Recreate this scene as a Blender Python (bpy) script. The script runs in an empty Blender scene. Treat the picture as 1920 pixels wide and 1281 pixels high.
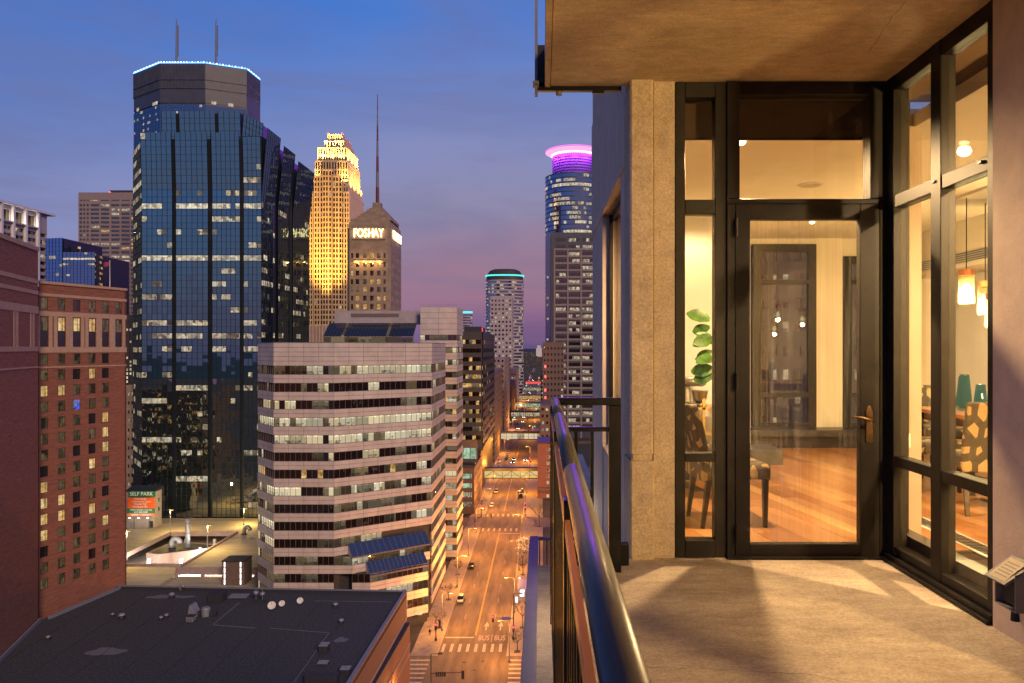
import bpy, math, random
from mathutils import Vector, Matrix
random.seed(7)
R = math.radians
scene = bpy.context.scene
col = scene.collection

# ------------------------------------------------------------------ camera
F, CX, CY, H = 1413.0, 1016.0, 652.0, 67.0      # focal length in photo pixels, vanishing point, eye height above the street
cam_data = bpy.data.cameras.new('camera')
cam = bpy.data.objects.new('camera', cam_data)
col.objects.link(cam)
cam.location = (0, 0, H)
cam.rotation_euler = (R(90), 0, 0)
cam_data.sensor_width = 36.0
cam_data.lens = 36.0 * F / 1920.0
cam_data.shift_x = -(CX - 960) / 1920.0
cam_data.shift_y = (CY - 640.5) / 1920.0
cam_data.clip_start = 0.05
cam_data.clip_end = 60000
scene.camera = cam

# ------------------------------------------------------------------ world: dusk sky
world = bpy.data.worlds.new('World'); scene.world = world; world.use_nodes = True
nt = world.node_tree; nt.nodes.clear()
N = nt.nodes.new; L = nt.links.new
out = N('ShaderNodeOutputWorld'); bg = N('ShaderNodeBackground')
tc = N('ShaderNodeTexCoord'); sep = N('ShaderNodeSeparateXYZ'); L(tc.outputs['Generated'], sep.inputs[0])
nz = N('ShaderNodeTexNoise'); nz.inputs['Scale'].default_value = 2.6; nz.inputs['Detail'].default_value = 7; nz.inputs['Roughness'].default_value = 0.6
mp = N('ShaderNodeMapping'); mp.inputs['Scale'].default_value = (1, 1, 7); L(tc.outputs['Generated'], mp.inputs[0]); L(mp.outputs[0], nz.inputs['Vector'])
m1 = N('ShaderNodeMath'); m1.operation = 'SUBTRACT'; L(nz.outputs['Fac'], m1.inputs[0]); m1.inputs[1].default_value = 0.5
m2 = N('ShaderNodeMath'); m2.operation = 'MULTIPLY_ADD'; L(m1.outputs[0], m2.inputs[0]); m2.inputs[1].default_value = 0.085; L(sep.outputs['Z'], m2.inputs[2])
# the glow is centred ahead; the sky is deeper to the left
ax = N('ShaderNodeMath'); ax.operation = 'MULTIPLY_ADD'; L(sep.outputs['X'], ax.inputs[0]); ax.inputs[1].default_value = -0.24; ax.inputs[2].default_value = -0.03
am = N('ShaderNodeMath'); am.operation = 'MAXIMUM'; L(ax.outputs[0], am.inputs[0]); am.inputs[1].default_value = 0.0
m3 = N('ShaderNodeMath'); m3.operation = 'ADD'; L(m2.outputs[0], m3.inputs[0]); L(am.outputs[0], m3.inputs[1])
rp = N('ShaderNodeValToRGB'); L(m3.outputs[0], rp.inputs[0])
def srgb(r, g, b):
    f = lambda c: (c/255/12.92) if c/255 <= 0.04045 else ((c/255+0.055)/1.055)**2.4
    return (f(r), f(g), f(b), 1)
stops = [(0.0, srgb(98, 82, 124)), (0.03, srgb(134, 98, 138)), (0.065, srgb(155, 114, 139)), (0.115, srgb(148, 118, 146)), (0.18, srgb(138, 134, 170)),
         (0.245, srgb(130, 137, 186)), (0.31, srgb(110, 129, 190)), (0.42, srgb(72, 119, 202)), (0.53, srgb(36, 106, 200)), (0.64, srgb(48, 88, 160)), (0.8, srgb(54, 72, 122)), (1.0, srgb(50, 60, 100))]
el = rp.color_ramp.elements
while len(el) < len(stops): el.new(0.5)
for e, (p, c) in zip(el, stops): e.position = p; e.color = c
sky = N('ShaderNodeTexSky'); sky.sky_type = 'NISHITA'; sky.sun_disc = False; sky.sun_elevation = R(0.5); sky.sun_rotation = R(153)
sb = N('ShaderNodeMix'); sb.data_type = 'RGBA'; sb.blend_type = 'ADD'; sb.inputs[0].default_value = 0.02
# thin darker cloud streaks
mp2 = N('ShaderNodeMapping'); mp2.inputs['Scale'].default_value = (1.6, 1.6, 9); mp2.inputs['Rotation'].default_value = (R(7), R(-9), 0); L(tc.outputs['Generated'], mp2.inputs[0])
nz2 = N('ShaderNodeTexNoise'); nz2.inputs['Scale'].default_value = 1.7; nz2.inputs['Detail'].default_value = 8; nz2.inputs['Roughness'].default_value = 0.62; nz2.inputs['Distortion'].default_value = 0.6; L(mp2.outputs[0], nz2.inputs['Vector'])
cr_ = N('ShaderNodeMapRange'); L(nz2.outputs['Fac'], cr_.inputs[0]); cr_.inputs[1].default_value = 0.42; cr_.inputs[2].default_value = 0.68; cr_.inputs[3].default_value = 0.0; cr_.inputs[4].default_value = 0.42
cm = N('ShaderNodeMix'); cm.data_type = 'RGBA'; L(cr_.outputs[0], cm.inputs[0]); L(rp.outputs[0], cm.inputs[6]); cm.inputs[7].default_value = srgb(104, 104, 148)
L(cm.outputs[2], sb.inputs[6]); L(sky.outputs[0], sb.inputs[7])
L(sb.outputs[2], bg.inputs[0]); bg.inputs[1].default_value = 1.0
L(bg.outputs[0], out.inputs[0])

sun_d = bpy.data.lights.new('city_glow_sun', 'SUN'); sun_d.energy = 2.2; sun_d.angle = R(14); sun_d.color = (1.0, 0.70, 0.50)
sun = bpy.data.objects.new('city_glow_sun', sun_d); col.objects.link(sun); sun.rotation_euler = (R(63), 0, R(27))      # added warm sun from behind the viewer, standing in for city glow

scene.view_settings.view_transform = 'Standard'; scene.view_settings.look = 'None'
scene.view_settings.exposure = 0.0; scene.view_settings.gamma = 1.0
scene.render.engine = 'CYCLES'
scene.cycles.use_denoising = True
try: scene.cycles.denoiser = 'OPENIMAGEDENOISE'
except Exception: pass
scene.cycles.use_adaptive_sampling = True; scene.cycles.adaptive_threshold = 0.02
scene.cycles.max_bounces = 8; scene.cycles.diffuse_bounces = 3; scene.cycles.glossy_bounces = 4
scene.cycles.transparent_max_bounces = 16; scene.cycles.transmission_bounces = 6
scene.cycles.sample_clamp_indirect = 6.0
scene.cycles.caustics_reflective = False; scene.cycles.caustics_refractive = False

# ------------------------------------------------------------------ helpers
def X(px, Y): return (px - CX) * Y / F
def Z(py, Y): return H - (py - CY) * Y / F
BASE = {}
def base(o): return BASE.get(o.name, Vector((0, 0, 0)))
def tag(o, label, cat, group=None):
    o['label'] = label; o['category'] = cat
    if group: o['group'] = group
    return o
def thing(name, loc, label, cat, group=None):
    o = bpy.data.objects.new(name, None); col.objects.link(o); o.location = loc
    o.empty_display_size = 0.2
    BASE[o.name] = Vector(loc)
    return tag(o, label, cat, group)
def link(name, me, parent=None, loc=None, rz=0.0, kind=None):
    o = bpy.data.objects.new(name, me); col.objects.link(o)
    if parent is not None:
        o.parent = parent; BASE[o.name] = base(parent)
    if loc is not None: o.location = Vector(loc) - (base(parent) if parent is not None else Vector((0, 0, 0)))
    o.rotation_euler.z = rz
    if kind: o['kind'] = kind
    return o
BOXF = [(0, 3, 2, 1), (4, 5, 6, 7), (0, 1, 5, 4), (1, 2, 6, 5), (2, 3, 7, 6), (3, 0, 4, 7)]
class MB:
    def __init__(s): s.v = []; s.f = []; s.m = []
    def add(s, vs, fs, mi=0):
        k = len(s.v); s.v += [tuple(v) for v in vs]
        s.f += [tuple(i + k for i in f) for f in fs]; s.m += [mi] * len(fs); return s
    def hexa(s, p, mi=0): return s.add(p, BOXF, mi)
    def box(s, a, b, mi=0):
        x0, y0, z0 = a; x1, y1, z1 = b
        return s.hexa([(x0,y0,z0),(x1,y0,z0),(x1,y1,z0),(x0,y1,z0),(x0,y0,z1),(x1,y0,z1),(x1,y1,z1),(x0,y1,z1)], mi)
    def fbox(s, fc, s0, s1, z0, z1, d0, d1, mi=0, lean=0.0):
        a = fc.at; l = lean
        return s.hexa([a(s0,d1,z0),a(s1,d1,z0),a(s1,d0,z0),a(s0,d0,z0),a(s0,d1+l,z1),a(s1,d1+l,z1),a(s1,d0+l,z1),a(s0,d0+l,z1)], mi)
    def quad(s, a, b, c, d, mi=0): return s.add([a, b, c, d], [(0, 1, 2, 3)], mi)
    def prism(s, poly, z0, z1, mi=0, ztop=None):
        n = len(poly); vs = [(x, y, z0) for x, y in poly] + [(x, y, z1) for x, y in poly]
        fs = [tuple(range(n - 1, -1, -1)), tuple(range(n, 2 * n))] + [(i, (i + 1) % n, n + (i + 1) % n, n + i) for i in range(n)]
        return s.add(vs, fs, mi)
    def loft(s, rings, mi=0, cap=True):
        n = len(rings[0]); vs = [p for r in rings for p in r]; fs = []
        for k in range(len(rings) - 1):
            for i in range(n):
                j = (i + 1) % n; fs.append((k*n+i, k*n+j, (k+1)*n+j, (k+1)*n+i))
        if cap: fs += [tuple(range(n - 1, -1, -1)), tuple(range((len(rings)-1)*n, len(rings)*n))]
        return s.add(vs, fs, mi)
    def tube(s, pts, r, n=8, mi=0, cap=True):
        pts = [Vector(p) for p in pts]; rs = r if isinstance(r, (list, tuple)) else [r] * len(pts)
        rings = []; prev = None
        for i, p in enumerate(pts):
            t = (pts[min(i+1, len(pts)-1)] - pts[max(i-1, 0)]).normalized()
            a = Vector((0, 0, 1)) if abs(t.z) < 0.95 else Vector((1, 0, 0))
            u = t.cross(a).normalized() if prev is None else (prev - t * prev.dot(t)).normalized()
            prev = u; w = t.cross(u)
            rings.append([p + (u * math.cos(2*math.pi*k/n) + w * math.sin(2*math.pi*k/n)) * rs[i] for k in range(n)])
        return s.loft(rings, mi, cap)
    def lathe(s, c, prof, n=16, mi=0):
        x, y, z = c
        return s.loft([[(x + r*math.cos(2*math.pi*k/n), y + r*math.sin(2*math.pi*k/n), z + h) for k in range(n)] for r, h in prof], mi)
    def mesh(s, name, mats, off=Vector((0, 0, 0)), smooth=False):
        me = bpy.data.meshes.new(name)
        me.from_pydata([(x-off[0], y-off[1], z-off[2]) for x, y, z in s.v], [], s.f)
        for m in (mats if isinstance(mats, (list, tuple)) else [mats]): me.materials.append(M[m] if isinstance(m, str) else m)
        if any(s.m): me.polygons.foreach_set('material_index', s.m)
        if smooth: me.polygons.foreach_set('use_smooth', [True] * len(s.f))
        me.update(); return me
    def build(s, name, mats, parent=None, smooth=False, kind=None, bevel=0, seg=2):
        me = s.mesh(name, mats, base(parent) if parent is not None else Vector((0, 0, 0)), smooth)
        o = link(name, me, parent, kind=kind)
        if bevel:
            b = o.modifiers.new('bevel', 'BEVEL'); b.width = bevel; b.segments = seg; b.limit_method = 'ANGLE'; b.angle_limit = R(40)
        return o
class Face:                                     # a vertical facade from p0 to p1 (left to right seen from outside)
    def __init__(s, p0, p1):
        s.p0 = Vector((p0[0], p0[1])); d = Vector((p1[0], p1[1])) - s.p0; s.len = d.length; s.u = d / s.len
        s.n = Vector((s.u.y, -s.u.x)); s.rz = math.atan2(s.u.y, s.u.x)
    def at(s, t, d, z):
        p = s.p0 + s.u * t + s.n * d; return (p.x, p.y, z)
    def tpx(s, px):                             # distance along the face of the point at photo column px
        k = (px - CX) / F
        return (k * s.p0.y - s.p0.x) / (s.u.x - k * s.u.y)
def dup_tree(o, parent=None):
    c = o.copy(); col.objects.link(c); c.parent = parent
    BASE[c.name] = base(o)
    for ch in list(o.children): dup_tree(ch, c)
    return c

# ------------------------------------------------------------------ materials
M = {}
def new_mat(name):
    m = bpy.data.materials.new(name); m.use_nodes = True; M[name] = m
    t = m.node_tree; t.nodes.clear(); o = t.nodes.new('ShaderNodeOutputMaterial')
    return m, t, o
def nd(t, ty, **kw):
    n = t.nodes.new(ty)
    for k, v in kw.items(): setattr(n, k, v)
    return n
def pos(t, scale=(1, 1, 1), obj=False):
    m = nd(t, 'ShaderNodeMapping'); m.inputs['Scale'].default_value = scale
    if obj: g = nd(t, 'ShaderNodeTexCoord'); t.links.new(g.outputs['Object'], m.inputs[0])
    else: g = nd(t, 'ShaderNodeNewGeometry'); t.links.new(g.outputs['Position'], m.inputs[0])
    return m
def surf(name, c, rough=0.6, metal=0.0, var=0.15, scale=3.0, bump=0.0, bscale=40.0, c2=None, stretch=(1, 1, 1), spec=0.5, detail=6, coat=0, obj=False):
    m, t, o = new_mat(name); l = t.links.new
    b = nd(t, 'ShaderNodeBsdfPrincipled'); l(b.outputs[0], o.inputs[0])
    b.inputs['Roughness'].default_value = rough; b.inputs['Metallic'].default_value = metal; b.inputs['Specular IOR Level'].default_value = spec
    if coat: b.inputs['Coat Weight'].default_value = coat; b.inputs['Coat Roughness'].default_value = 0.08
    p = pos(t, stretch, obj)
    n1 = nd(t, 'ShaderNodeTexNoise'); n1.inputs['Scale'].default_value = scale; n1.inputs['Detail'].default_value = detail; n1.inputs['Roughness'].default_value = 0.65; l(p.outputs[0], n1.inputs['Vector'])
    r = nd(t, 'ShaderNodeValToRGB'); l(n1.outputs['Fac'], r.inputs[0])
    c2 = c2 or tuple(max(0, x * (1 - 2 * var)) for x in c); c1 = tuple(min(1, x * (1 + var)) for x in c)
    r.color_ramp.elements[0].position = 0.3; r.color_ramp.elements[0].color = (*c2, 1)
    r.color_ramp.elements[1].position = 0.7; r.color_ramp.elements[1].color = (*c1, 1)
    l(r.outputs[0], b.inputs['Base Color'])
    if bump:
        n2 = nd(t, 'ShaderNodeTexNoise'); n2.inputs['Scale'].default_value = bscale; n2.inputs['Detail'].default_value = 4; l(p.outputs[0], n2.inputs['Vector'])
        bp = nd(t, 'ShaderNodeBump'); bp.inputs['Strength'].default_value = bump; bp.inputs['Distance'].default_value = 0.02
        l(n2.outputs['Fac'], bp.inputs['Height']); l(bp.outputs[0], b.inputs['Normal'])
    return m
def emit(name, c, s, sample=True):
    m, t, o = new_mat(name); e = nd(t, 'ShaderNodeEmission'); e.inputs[0].default_value = (*c, 1); e.inputs[1].default_value = s
    t.links.new(e.outputs[0], o.inputs[0])
    if not sample: m.cycles.emission_sampling = 'NONE'
    return m
def lit(name, c1, c2, lo, hi, sx=0.8, sz=1.6, gloss=0.12):
    # a lit window: uneven room light behind reflective glass
    m, t, o = new_mat(name); l = t.links.new
    p = pos(t, (sx, sx, sz))
    n1 = nd(t, 'ShaderNodeTexVoronoi', distance='CHEBYCHEV'); n1.inputs['Scale'].default_value = 1.0; n1.inputs['Randomness'].default_value = 0.85; l(p.outputs[0], n1.inputs['Vector'])
    sp = nd(t, 'ShaderNodeSeparateColor'); l(n1.outputs['Color'], sp.inputs[0])
    oi = nd(t, 'ShaderNodeObjectInfo')
    a = nd(t, 'ShaderNodeMath', operation='ADD'); l(sp.outputs[0], a.inputs[0]); l(oi.outputs['Random'], a.inputs[1])
    f = nd(t, 'ShaderNodeMath', operation='FRACT'); l(a.outputs[0], f.inputs[0])
    mr = nd(t, 'ShaderNodeMapRange'); l(f.outputs[0], mr.inputs[0]); mr.inputs[3].default_value = lo; mr.inputs[4].default_value = hi
    p2 = pos(t, (1.3, 1.3, 1.9)); n2 = nd(t, 'ShaderNodeTexNoise'); n2.inputs['Scale'].default_value = 1.0; n2.inputs['Detail'].default_value = 4; l(p2.outputs[0], n2.inputs['Vector'])
    mr2 = nd(t, 'ShaderNodeMapRange'); l(n2.outputs['Fac'], mr2.inputs[0]); mr2.inputs[1].default_value = 0.35; mr2.inputs[2].default_value = 0.6; mr2.inputs[3].default_value = 0.62; mr2.inputs[4].default_value = 1.08
    ml = nd(t, 'ShaderNodeMath', operation='MULTIPLY'); l(mr.outputs[0], ml.inputs[0]); l(mr2.outputs[0], ml.inputs[1])
    mx = nd(t, 'ShaderNodeMix', data_type='RGBA'); l(sp.outputs[1], mx.inputs[0]); mx.inputs[6].default_value = (*c1, 1); mx.inputs[7].default_value = (*c2, 1)
    e = nd(t, 'ShaderNodeEmission'); l(mx.outputs[2], e.inputs[0]); l(ml.outputs[0], e.inputs[1])
    g = nd(t, 'ShaderNodeBsdfGlossy'); g.inputs['Roughness'].default_value = 0.03
    ms = nd(t, 'ShaderNodeMixShader'); ms.inputs[0].default_value = gloss; l(e.outputs[0], ms.inputs[1]); l(g.outputs[0], ms.inputs[2])
    l(ms.outputs[0], o.inputs[0]); m.cycles.emission_sampling = 'NONE'
    return m
def fresnel(t, ior):
    # same reflectance from either side of a pane
    g = nd(t, 'ShaderNodeNewGeometry'); m = nd(t, 'ShaderNodeMapRange'); t.links.new(g.outputs['Backfacing'], m.inputs[0])
    m.inputs[3].default_value = ior; m.inputs[4].default_value = 1.0/ior
    f = nd(t, 'ShaderNodeFresnel'); t.links.new(m.outputs[0], f.inputs[0]); return f
def dark_glass(name, tint, refl=0.35, bump=0.0, bscale=0.3, rough=0.02, body=(0.01, 0.012, 0.015)):
    m, t, o = new_mat(name); l = t.links.new
    d = nd(t, 'ShaderNodeBsdfDiffuse'); d.inputs[0].default_value = (*body, 1)
    g = nd(t, 'ShaderNodeBsdfGlossy'); g.inputs[0].default_value = (*tint, 1); g.inputs['Roughness'].default_value = rough
    if bump:
        p = pos(t, (1, 1, 0.45)); n = nd(t, 'ShaderNodeTexNoise'); n.inputs['Scale'].default_value = bscale; n.inputs['Detail'].default_value = 1.5; l(p.outputs[0], n.inputs['Vector'])
        b = nd(t, 'ShaderNodeBump'); b.inputs['Strength'].default_value = bump; b.inputs['Distance'].default_value = 0.1; l(n.outputs['Fac'], b.inputs['Height']); l(b.outputs[0], g.inputs['Normal'])
    fr = fresnel(t, 1.6)
    mr = nd(t, 'ShaderNodeMapRange'); l(fr.outputs[0], mr.inputs[0]); mr.inputs[3].default_value = refl; mr.inputs[4].default_value = 1.0
    ms = nd(t, 'ShaderNodeMixShader'); l(mr.outputs[0], ms.inputs[0]); l(d.outputs[0], ms.inputs[1]); l(g.outputs[0], ms.inputs[2]); l(ms.outputs[0], o.inputs[0])
    return m
def clear_glass(name, tint=(0.97, 0.97, 0.95), ior=1.45, streak=0.0, add=0.0):
    m, t, o = new_mat(name); l = t.links.new
    tr = nd(t, 'ShaderNodeBsdfTransparent'); tr.inputs[0].default_value = (*tint, 1)
    g = nd(t, 'ShaderNodeBsdfGlossy'); g.inputs['Roughness'].default_value = 0.0
    fr = fresnel(t, ior)
    ad = nd(t, 'ShaderNodeMath', operation='ADD'); l(fr.outputs[0], ad.inputs[0]); ad.inputs[1].default_value = add
    ms = nd(t, 'ShaderNodeMixShader'); l(ad.outputs[0], ms.inputs[0]); l(tr.outputs[0], ms.inputs[1]); l(g.outputs[0], ms.inputs[2])
    last = ms
    if streak:
        p = pos(t, (60, 60, 1.5)); n = nd(t, 'ShaderNodeTexNoise'); n.inputs['Scale'].default_value = 1.0; n.inputs['Detail'].default_value = 5; l(p.outputs[0], n.inputs['Vector'])
        mr = nd(t, 'ShaderNodeMapRange'); l(n.outputs['Fac'], mr.inputs[0]); mr.inputs[1].default_value = 0.45; mr.inputs[2].default_value = 0.8; mr.inputs[4].default_value = streak
        df = nd(t, 'ShaderNodeBsdfDiffuse'); df.inputs[0].default_value = (0.7, 0.7, 0.68, 1)
        m2 = nd(t, 'ShaderNodeMixShader'); l(mr.outputs[0], m2.inputs[0]); l(ms.outputs[0], m2.inputs[1]); l(df.outputs[0], m2.inputs[2]); last = m2
    l(last.outputs[0], o.inputs[0]); return m

def concrete(name, c, stain, speck=0.5, stretch=(1, 1, 1), rough=0.78, bump=0.4, big=0.9):
    m, t, o = new_mat(name); l = t.links.new
    b = nd(t, 'ShaderNodeBsdfPrincipled'); l(b.outputs[0], o.inputs[0]); b.inputs['Roughness'].default_value = rough; b.inputs['Specular IOR Level'].default_value = 0.3
    p = pos(t, stretch); q = pos(t)
    def ns(src, sc, det, a, b_, lo, hi):
        n = nd(t, 'ShaderNodeTexNoise'); n.inputs['Scale'].default_value = sc; n.inputs['Detail'].default_value = det; n.inputs['Roughness'].default_value = 0.7; l(src.outputs[0], n.inputs['Vector'])
        r = nd(t, 'ShaderNodeMapRange'); l(n.outputs['Fac'], r.inputs[0]); r.inputs[1].default_value = a; r.inputs[2].default_value = b_; r.inputs[3].default_value = lo; r.inputs[4].default_value = hi; return r, n
    r1, _ = ns(p, big, 8, .38, .66, 0, 1); r2, _ = ns(p, 9, 14, .3, .72, .78, 1.16); r3, n3 = ns(q, 70, 3, .35, .7, 1 - speck*.5, 1 + speck*.3); r4, _ = ns(p, 3.2, 12, .62, .70, 1, .74)
    mx = nd(t, 'ShaderNodeMix', data_type='RGBA'); l(r1.outputs[0], mx.inputs[0]); mx.inputs[6].default_value = (*stain, 1); mx.inputs[7].default_value = (*c, 1)
    last = mx.outputs[2]
    for r in (r2, r3, r4):
        k = nd(t, 'ShaderNodeMix', data_type='RGBA', blend_type='MULTIPLY'); k.inputs[0].default_value = 1; l(last, k.inputs[6]); l(r.outputs[0], k.inputs[7]); last = k.outputs[2]
    l(last, b.inputs['Base Color'])
    bp = nd(t, 'ShaderNodeBump'); bp.inputs['Strength'].default_value = bump; bp.inputs['Distance'].default_value = 0.004; l(n3.outputs['Fac'], bp.inputs['Height']); l(bp.outputs[0], b.inputs['Normal'])
concrete('balcony_concrete', (0.56, 0.47, 0.37), (0.36, 0.29, 0.23), stretch=(1, 2.2, 1), big=1.1)
concrete('soffit_concrete', (0.72, 0.55, 0.36), (0.54, 0.39, 0.25), stretch=(.9, 1.8, 1), big=1.4, speck=.35)
concrete('precast', (0.62, 0.51, 0.39), (0.50, 0.40, 0.30), speck=.55, bump=.5, big=1.6)
surf('precast_grey', (0.66, 0.52, 0.42), 0.85, var=0.10, scale=5, bump=0.10, bscale=80, detail=10)
surf('bronze_frame', (0.014, 0.011, 0.009), 0.5, 0.1, var=0.25, scale=6, spec=0.3)
surf('black_steel', (0.012, 0.012, 0.014), 0.4, 0.5, var=0.3, scale=8)
surf('rail_metal', (0.11, 0.105, 0.10), 0.36, 0.35, var=0.06, scale=30, bump=0.03, bscale=300)
surf('cream_paint', (0.78, 0.70, 0.56), 0.75, var=0.03, scale=2)
surf('tan_paint', (0.46, 0.36, 0.26), 0.75, var=0.03, scale=2)
surf('drum_stone', (0.07, 0.05, 0.07), 0.7, var=0.08)
surf('white_paint', (0.78, 0.76, 0.70), 0.7, var=0.03, scale=2)
surf('ceiling_paint', (0.84, 0.76, 0.60), 0.8, var=0.03, scale=2)
surf('shade_fabric', (0.07, 0.045, 0.03), 0.95, var=0.1, scale=60)
surf('dark_wood', (0.035, 0.024, 0.018), 0.4, var=0.3, scale=6, stretch=(1, 1, 8))
surf('table_wood', (0.30, 0.13, 0.05), 0.3, var=0.2, scale=5, stretch=(6, 1, 1))
surf('stone_bench', (0.05, 0.045, 0.04), 0.35, var=0.3, scale=8)
surf('brass', (0.55, 0.36, 0.12), 0.3, 1.0, var=0.05)
surf('steel', (0.5, 0.5, 0.5), 0.3, 0.9, var=0.08)
surf('bronze_handle', (0.16, 0.10, 0.05), 0.35, 0.9, var=0.15)
surf('leaf', (0.07, 0.19, 0.025), 0.38, var=0.45, scale=14, spec=0.5)
surf('bark', (0.06, 0.045, 0.035), 0.9, var=0.3, scale=12)
surf('pot', (0.2, 0.19, 0.18), 0.6)
surf('copper', (0.45, 0.16, 0.05), 0.45, 0.4, var=0.1)
surf('plastic_white', (0.75, 0.72, 0.62), 0.5, var=0.03)
surf('plastic_grey', (0.17, 0.16, 0.16), 0.5, var=0.1)
surf('label_tan', (0.55, 0.45, 0.28), 0.6, var=0.1, scale=40)
surf('black_rubber', (0.012, 0.012, 0.012), 0.7)
clear_glass('glass', (0.97, 0.96, 0.93))
clear_glass('glass_dirty', (0.96, 0.95, 0.92), streak=0.10)
clear_glass('night_glass', (0.9, 0.9, 0.9), ior=1.5, add=0.05)
clear_glass('teal_glass', (0.52, 0.74, 0.80), ior=1.4)
def glow_glass(name, c):
    m, t, o = new_mat(name); l = t.links.new
    tr = nd(t, 'ShaderNodeBsdfTransparent'); tr.inputs[0].default_value = (.95, .92, .7, 1); tl = nd(t, 'ShaderNodeBsdfTranslucent'); tl.inputs[0].default_value = (*c, 1)
    ms = nd(t, 'ShaderNodeMixShader'); ms.inputs[0].default_value = .3; l(tr.outputs[0], ms.inputs[1]); l(tl.outputs[0], ms.inputs[2]); l(ms.outputs[0], o.inputs[0])
glow_glass('lamp_glass', (0.42, 0.40, 0.17))
def wood_mat():
    m, t, o = new_mat('plank_wood'); l = t.links.new
    b = nd(t, 'ShaderNodeBsdfPrincipled'); l(b.outputs[0], o.inputs[0]); b.inputs['Roughness'].default_value = 0.28
    oi = nd(t, 'ShaderNodeObjectInfo'); r = nd(t, 'ShaderNodeValToRGB'); l(oi.outputs['Random'], r.inputs[0])
    cs = [(0, (0.28, 0.115, 0.035)), (0.35, (0.46, 0.23, 0.085)), (0.7, (0.36, 0.155, 0.05)), (1, (0.58, 0.33, 0.13))]
    while len(r.color_ramp.elements) < 4: r.color_ramp.elements.new(0.5)
    for e, (p, c) in zip(r.color_ramp.elements, cs): e.position = p; e.color = (*c, 1)
    mp = pos(t, (1, 1, 1)); mp.inputs['Rotation'].default_value = (0, 0, R(80)); m2 = nd(t, 'ShaderNodeMapping'); m2.inputs['Scale'].default_value = (2, 40, 1); l(mp.outputs[0], m2.inputs[0])
    n = nd(t, 'ShaderNodeTexNoise'); n.inputs['Scale'].default_value = 1.5; n.inputs['Detail'].default_value = 6; l(m2.outputs[0], n.inputs['Vector'])
    mr = nd(t, 'ShaderNodeMapRange'); l(n.outputs['Fac'], mr.inputs[0]); mr.inputs[3].default_value = 0.75; mr.inputs[4].default_value = 1.2
    mx = nd(t, 'ShaderNodeMix', data_type='RGBA', blend_type='MULTIPLY'); mx.inputs[0].default_value = 1; l(r.outputs[0], mx.inputs[6]); l(mr.outputs[0], mx.inputs[7]); l(mx.outputs[2], b.inputs['Base Color'])
wood_mat()
def lattice_fabric():
    m, t, o = new_mat('lattice_fabric'); l = t.links.new
    b = nd(t, 'ShaderNodeBsdfPrincipled'); l(b.outputs[0], o.inputs[0]); b.inputs['Roughness'].default_value = 0.8
    tcn = nd(t, 'ShaderNodeTexCoord'); mp = nd(t, 'ShaderNodeMapping'); mp.inputs['Rotation'].default_value = (.5, .6, .3); mp.inputs['Scale'].default_value = (1, 1, .7); l(tcn.outputs['Object'], mp.inputs[0])
    vo = nd(t, 'ShaderNodeTexVoronoi', feature='DISTANCE_TO_EDGE'); vo.inputs['Scale'].default_value = 9.0; vo.inputs['Randomness'].default_value = 0.8; l(mp.outputs[0], vo.inputs['Vector'])
    c = nd(t, 'ShaderNodeMath', operation='LESS_THAN'); c.inputs[1].default_value = 0.21; l(vo.outputs['Distance'], c.inputs[0])
    mx = nd(t, 'ShaderNodeMix', data_type='RGBA'); l(c.outputs[0], mx.inputs[0]); mx.inputs[6].default_value = (0.36, 0.25, 0.10, 1); mx.inputs[7].default_value = (0.055, 0.042, 0.024, 1)
    l(mx.outputs[2], b.inputs['Base Color'])
lattice_fabric()
# city
surf('hotel_brick', (0.29, 0.112, 0.07), 0.85, var=0.24, scale=0.9, stretch=(0.6, 0.6, 7), detail=15)
surf('hotel_stone', (0.48, 0.32, 0.22), 0.85, var=0.1, scale=1.5)
surf('orange_brick', (0.36, 0.15, 0.07), 0.85, var=0.1, scale=1.2, stretch=(1, 1, 5), detail=10)
surf('granite', (0.60, 0.50, 0.43), 0.55, var=0.10, scale=0.35, detail=10)
surf('granite_joint', (0.16, 0.12, 0.11), 0.8, var=0.1)
surf('roof_gravel', (0.048, 0.05, 0.058), 0.95, var=0.5, scale=2.6, detail=15, bump=0.7, bscale=3, c2=(.012, .013, .016))
surf('roof_cap', (0.20, 0.20, 0.25), 0.6, var=0.1)
surf('roof_metal', (0.30, 0.31, 0.34), 0.5, 0.4, var=0.15)
surf('roof_dark', (0.03, 0.03, 0.035), 0.7, var=0.2)
surf('roof_patch', (0.15, 0.15, 0.17), 0.9, var=0.2)
surf('asphalt', (0.16, 0.12, 0.088), 0.8, var=0.3, scale=0.42, stretch=(1, 0.13, 1), detail=14, bump=0.2, bscale=6)
surf('far_ground', (0.05, 0.05, 0.055), 0.9, var=0.4, scale=0.02)
surf('sidewalk', (0.30, 0.25, 0.20), 0.85, var=0.15, scale=0.6, detail=10)
surf('kerb', (0.33, 0.29, 0.25), 0.8, var=0.1)
surf('road_paint', (0.50, 0.44, 0.36), 0.7, var=0.3, scale=2.5, detail=10, c2=(0.20, 0.165, 0.13))
surf('road_yellow', (0.62, 0.42, 0.10), 0.7, var=0.18, scale=3)
surf('deck_concrete', (0.40, 0.34, 0.22), 0.85, var=0.16, scale=0.25, stretch=(0.4, 1.5, 1), detail=12)
surf('deck_wall', (0.36, 0.27, 0.24), 0.85, var=0.1)
surf('lower_deck', (0.62, 0.57, 0.55), 0.8, var=0.08)
surf('dark_stone', (0.05, 0.042, 0.04), 0.5, var=0.2)
surf('brown_stone', (0.16, 0.105, 0.085), 0.8, var=0.15, scale=1)
surf('grey_stone', (0.27, 0.205, 0.20), 0.8, var=0.1, scale=0.6)
surf('pale_concrete', (0.40, 0.36, 0.34), 0.8, var=0.1, scale=0.5)
surf('white_concrete', (0.70, 0.68, 0.66), 0.7, var=0.05)
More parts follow.
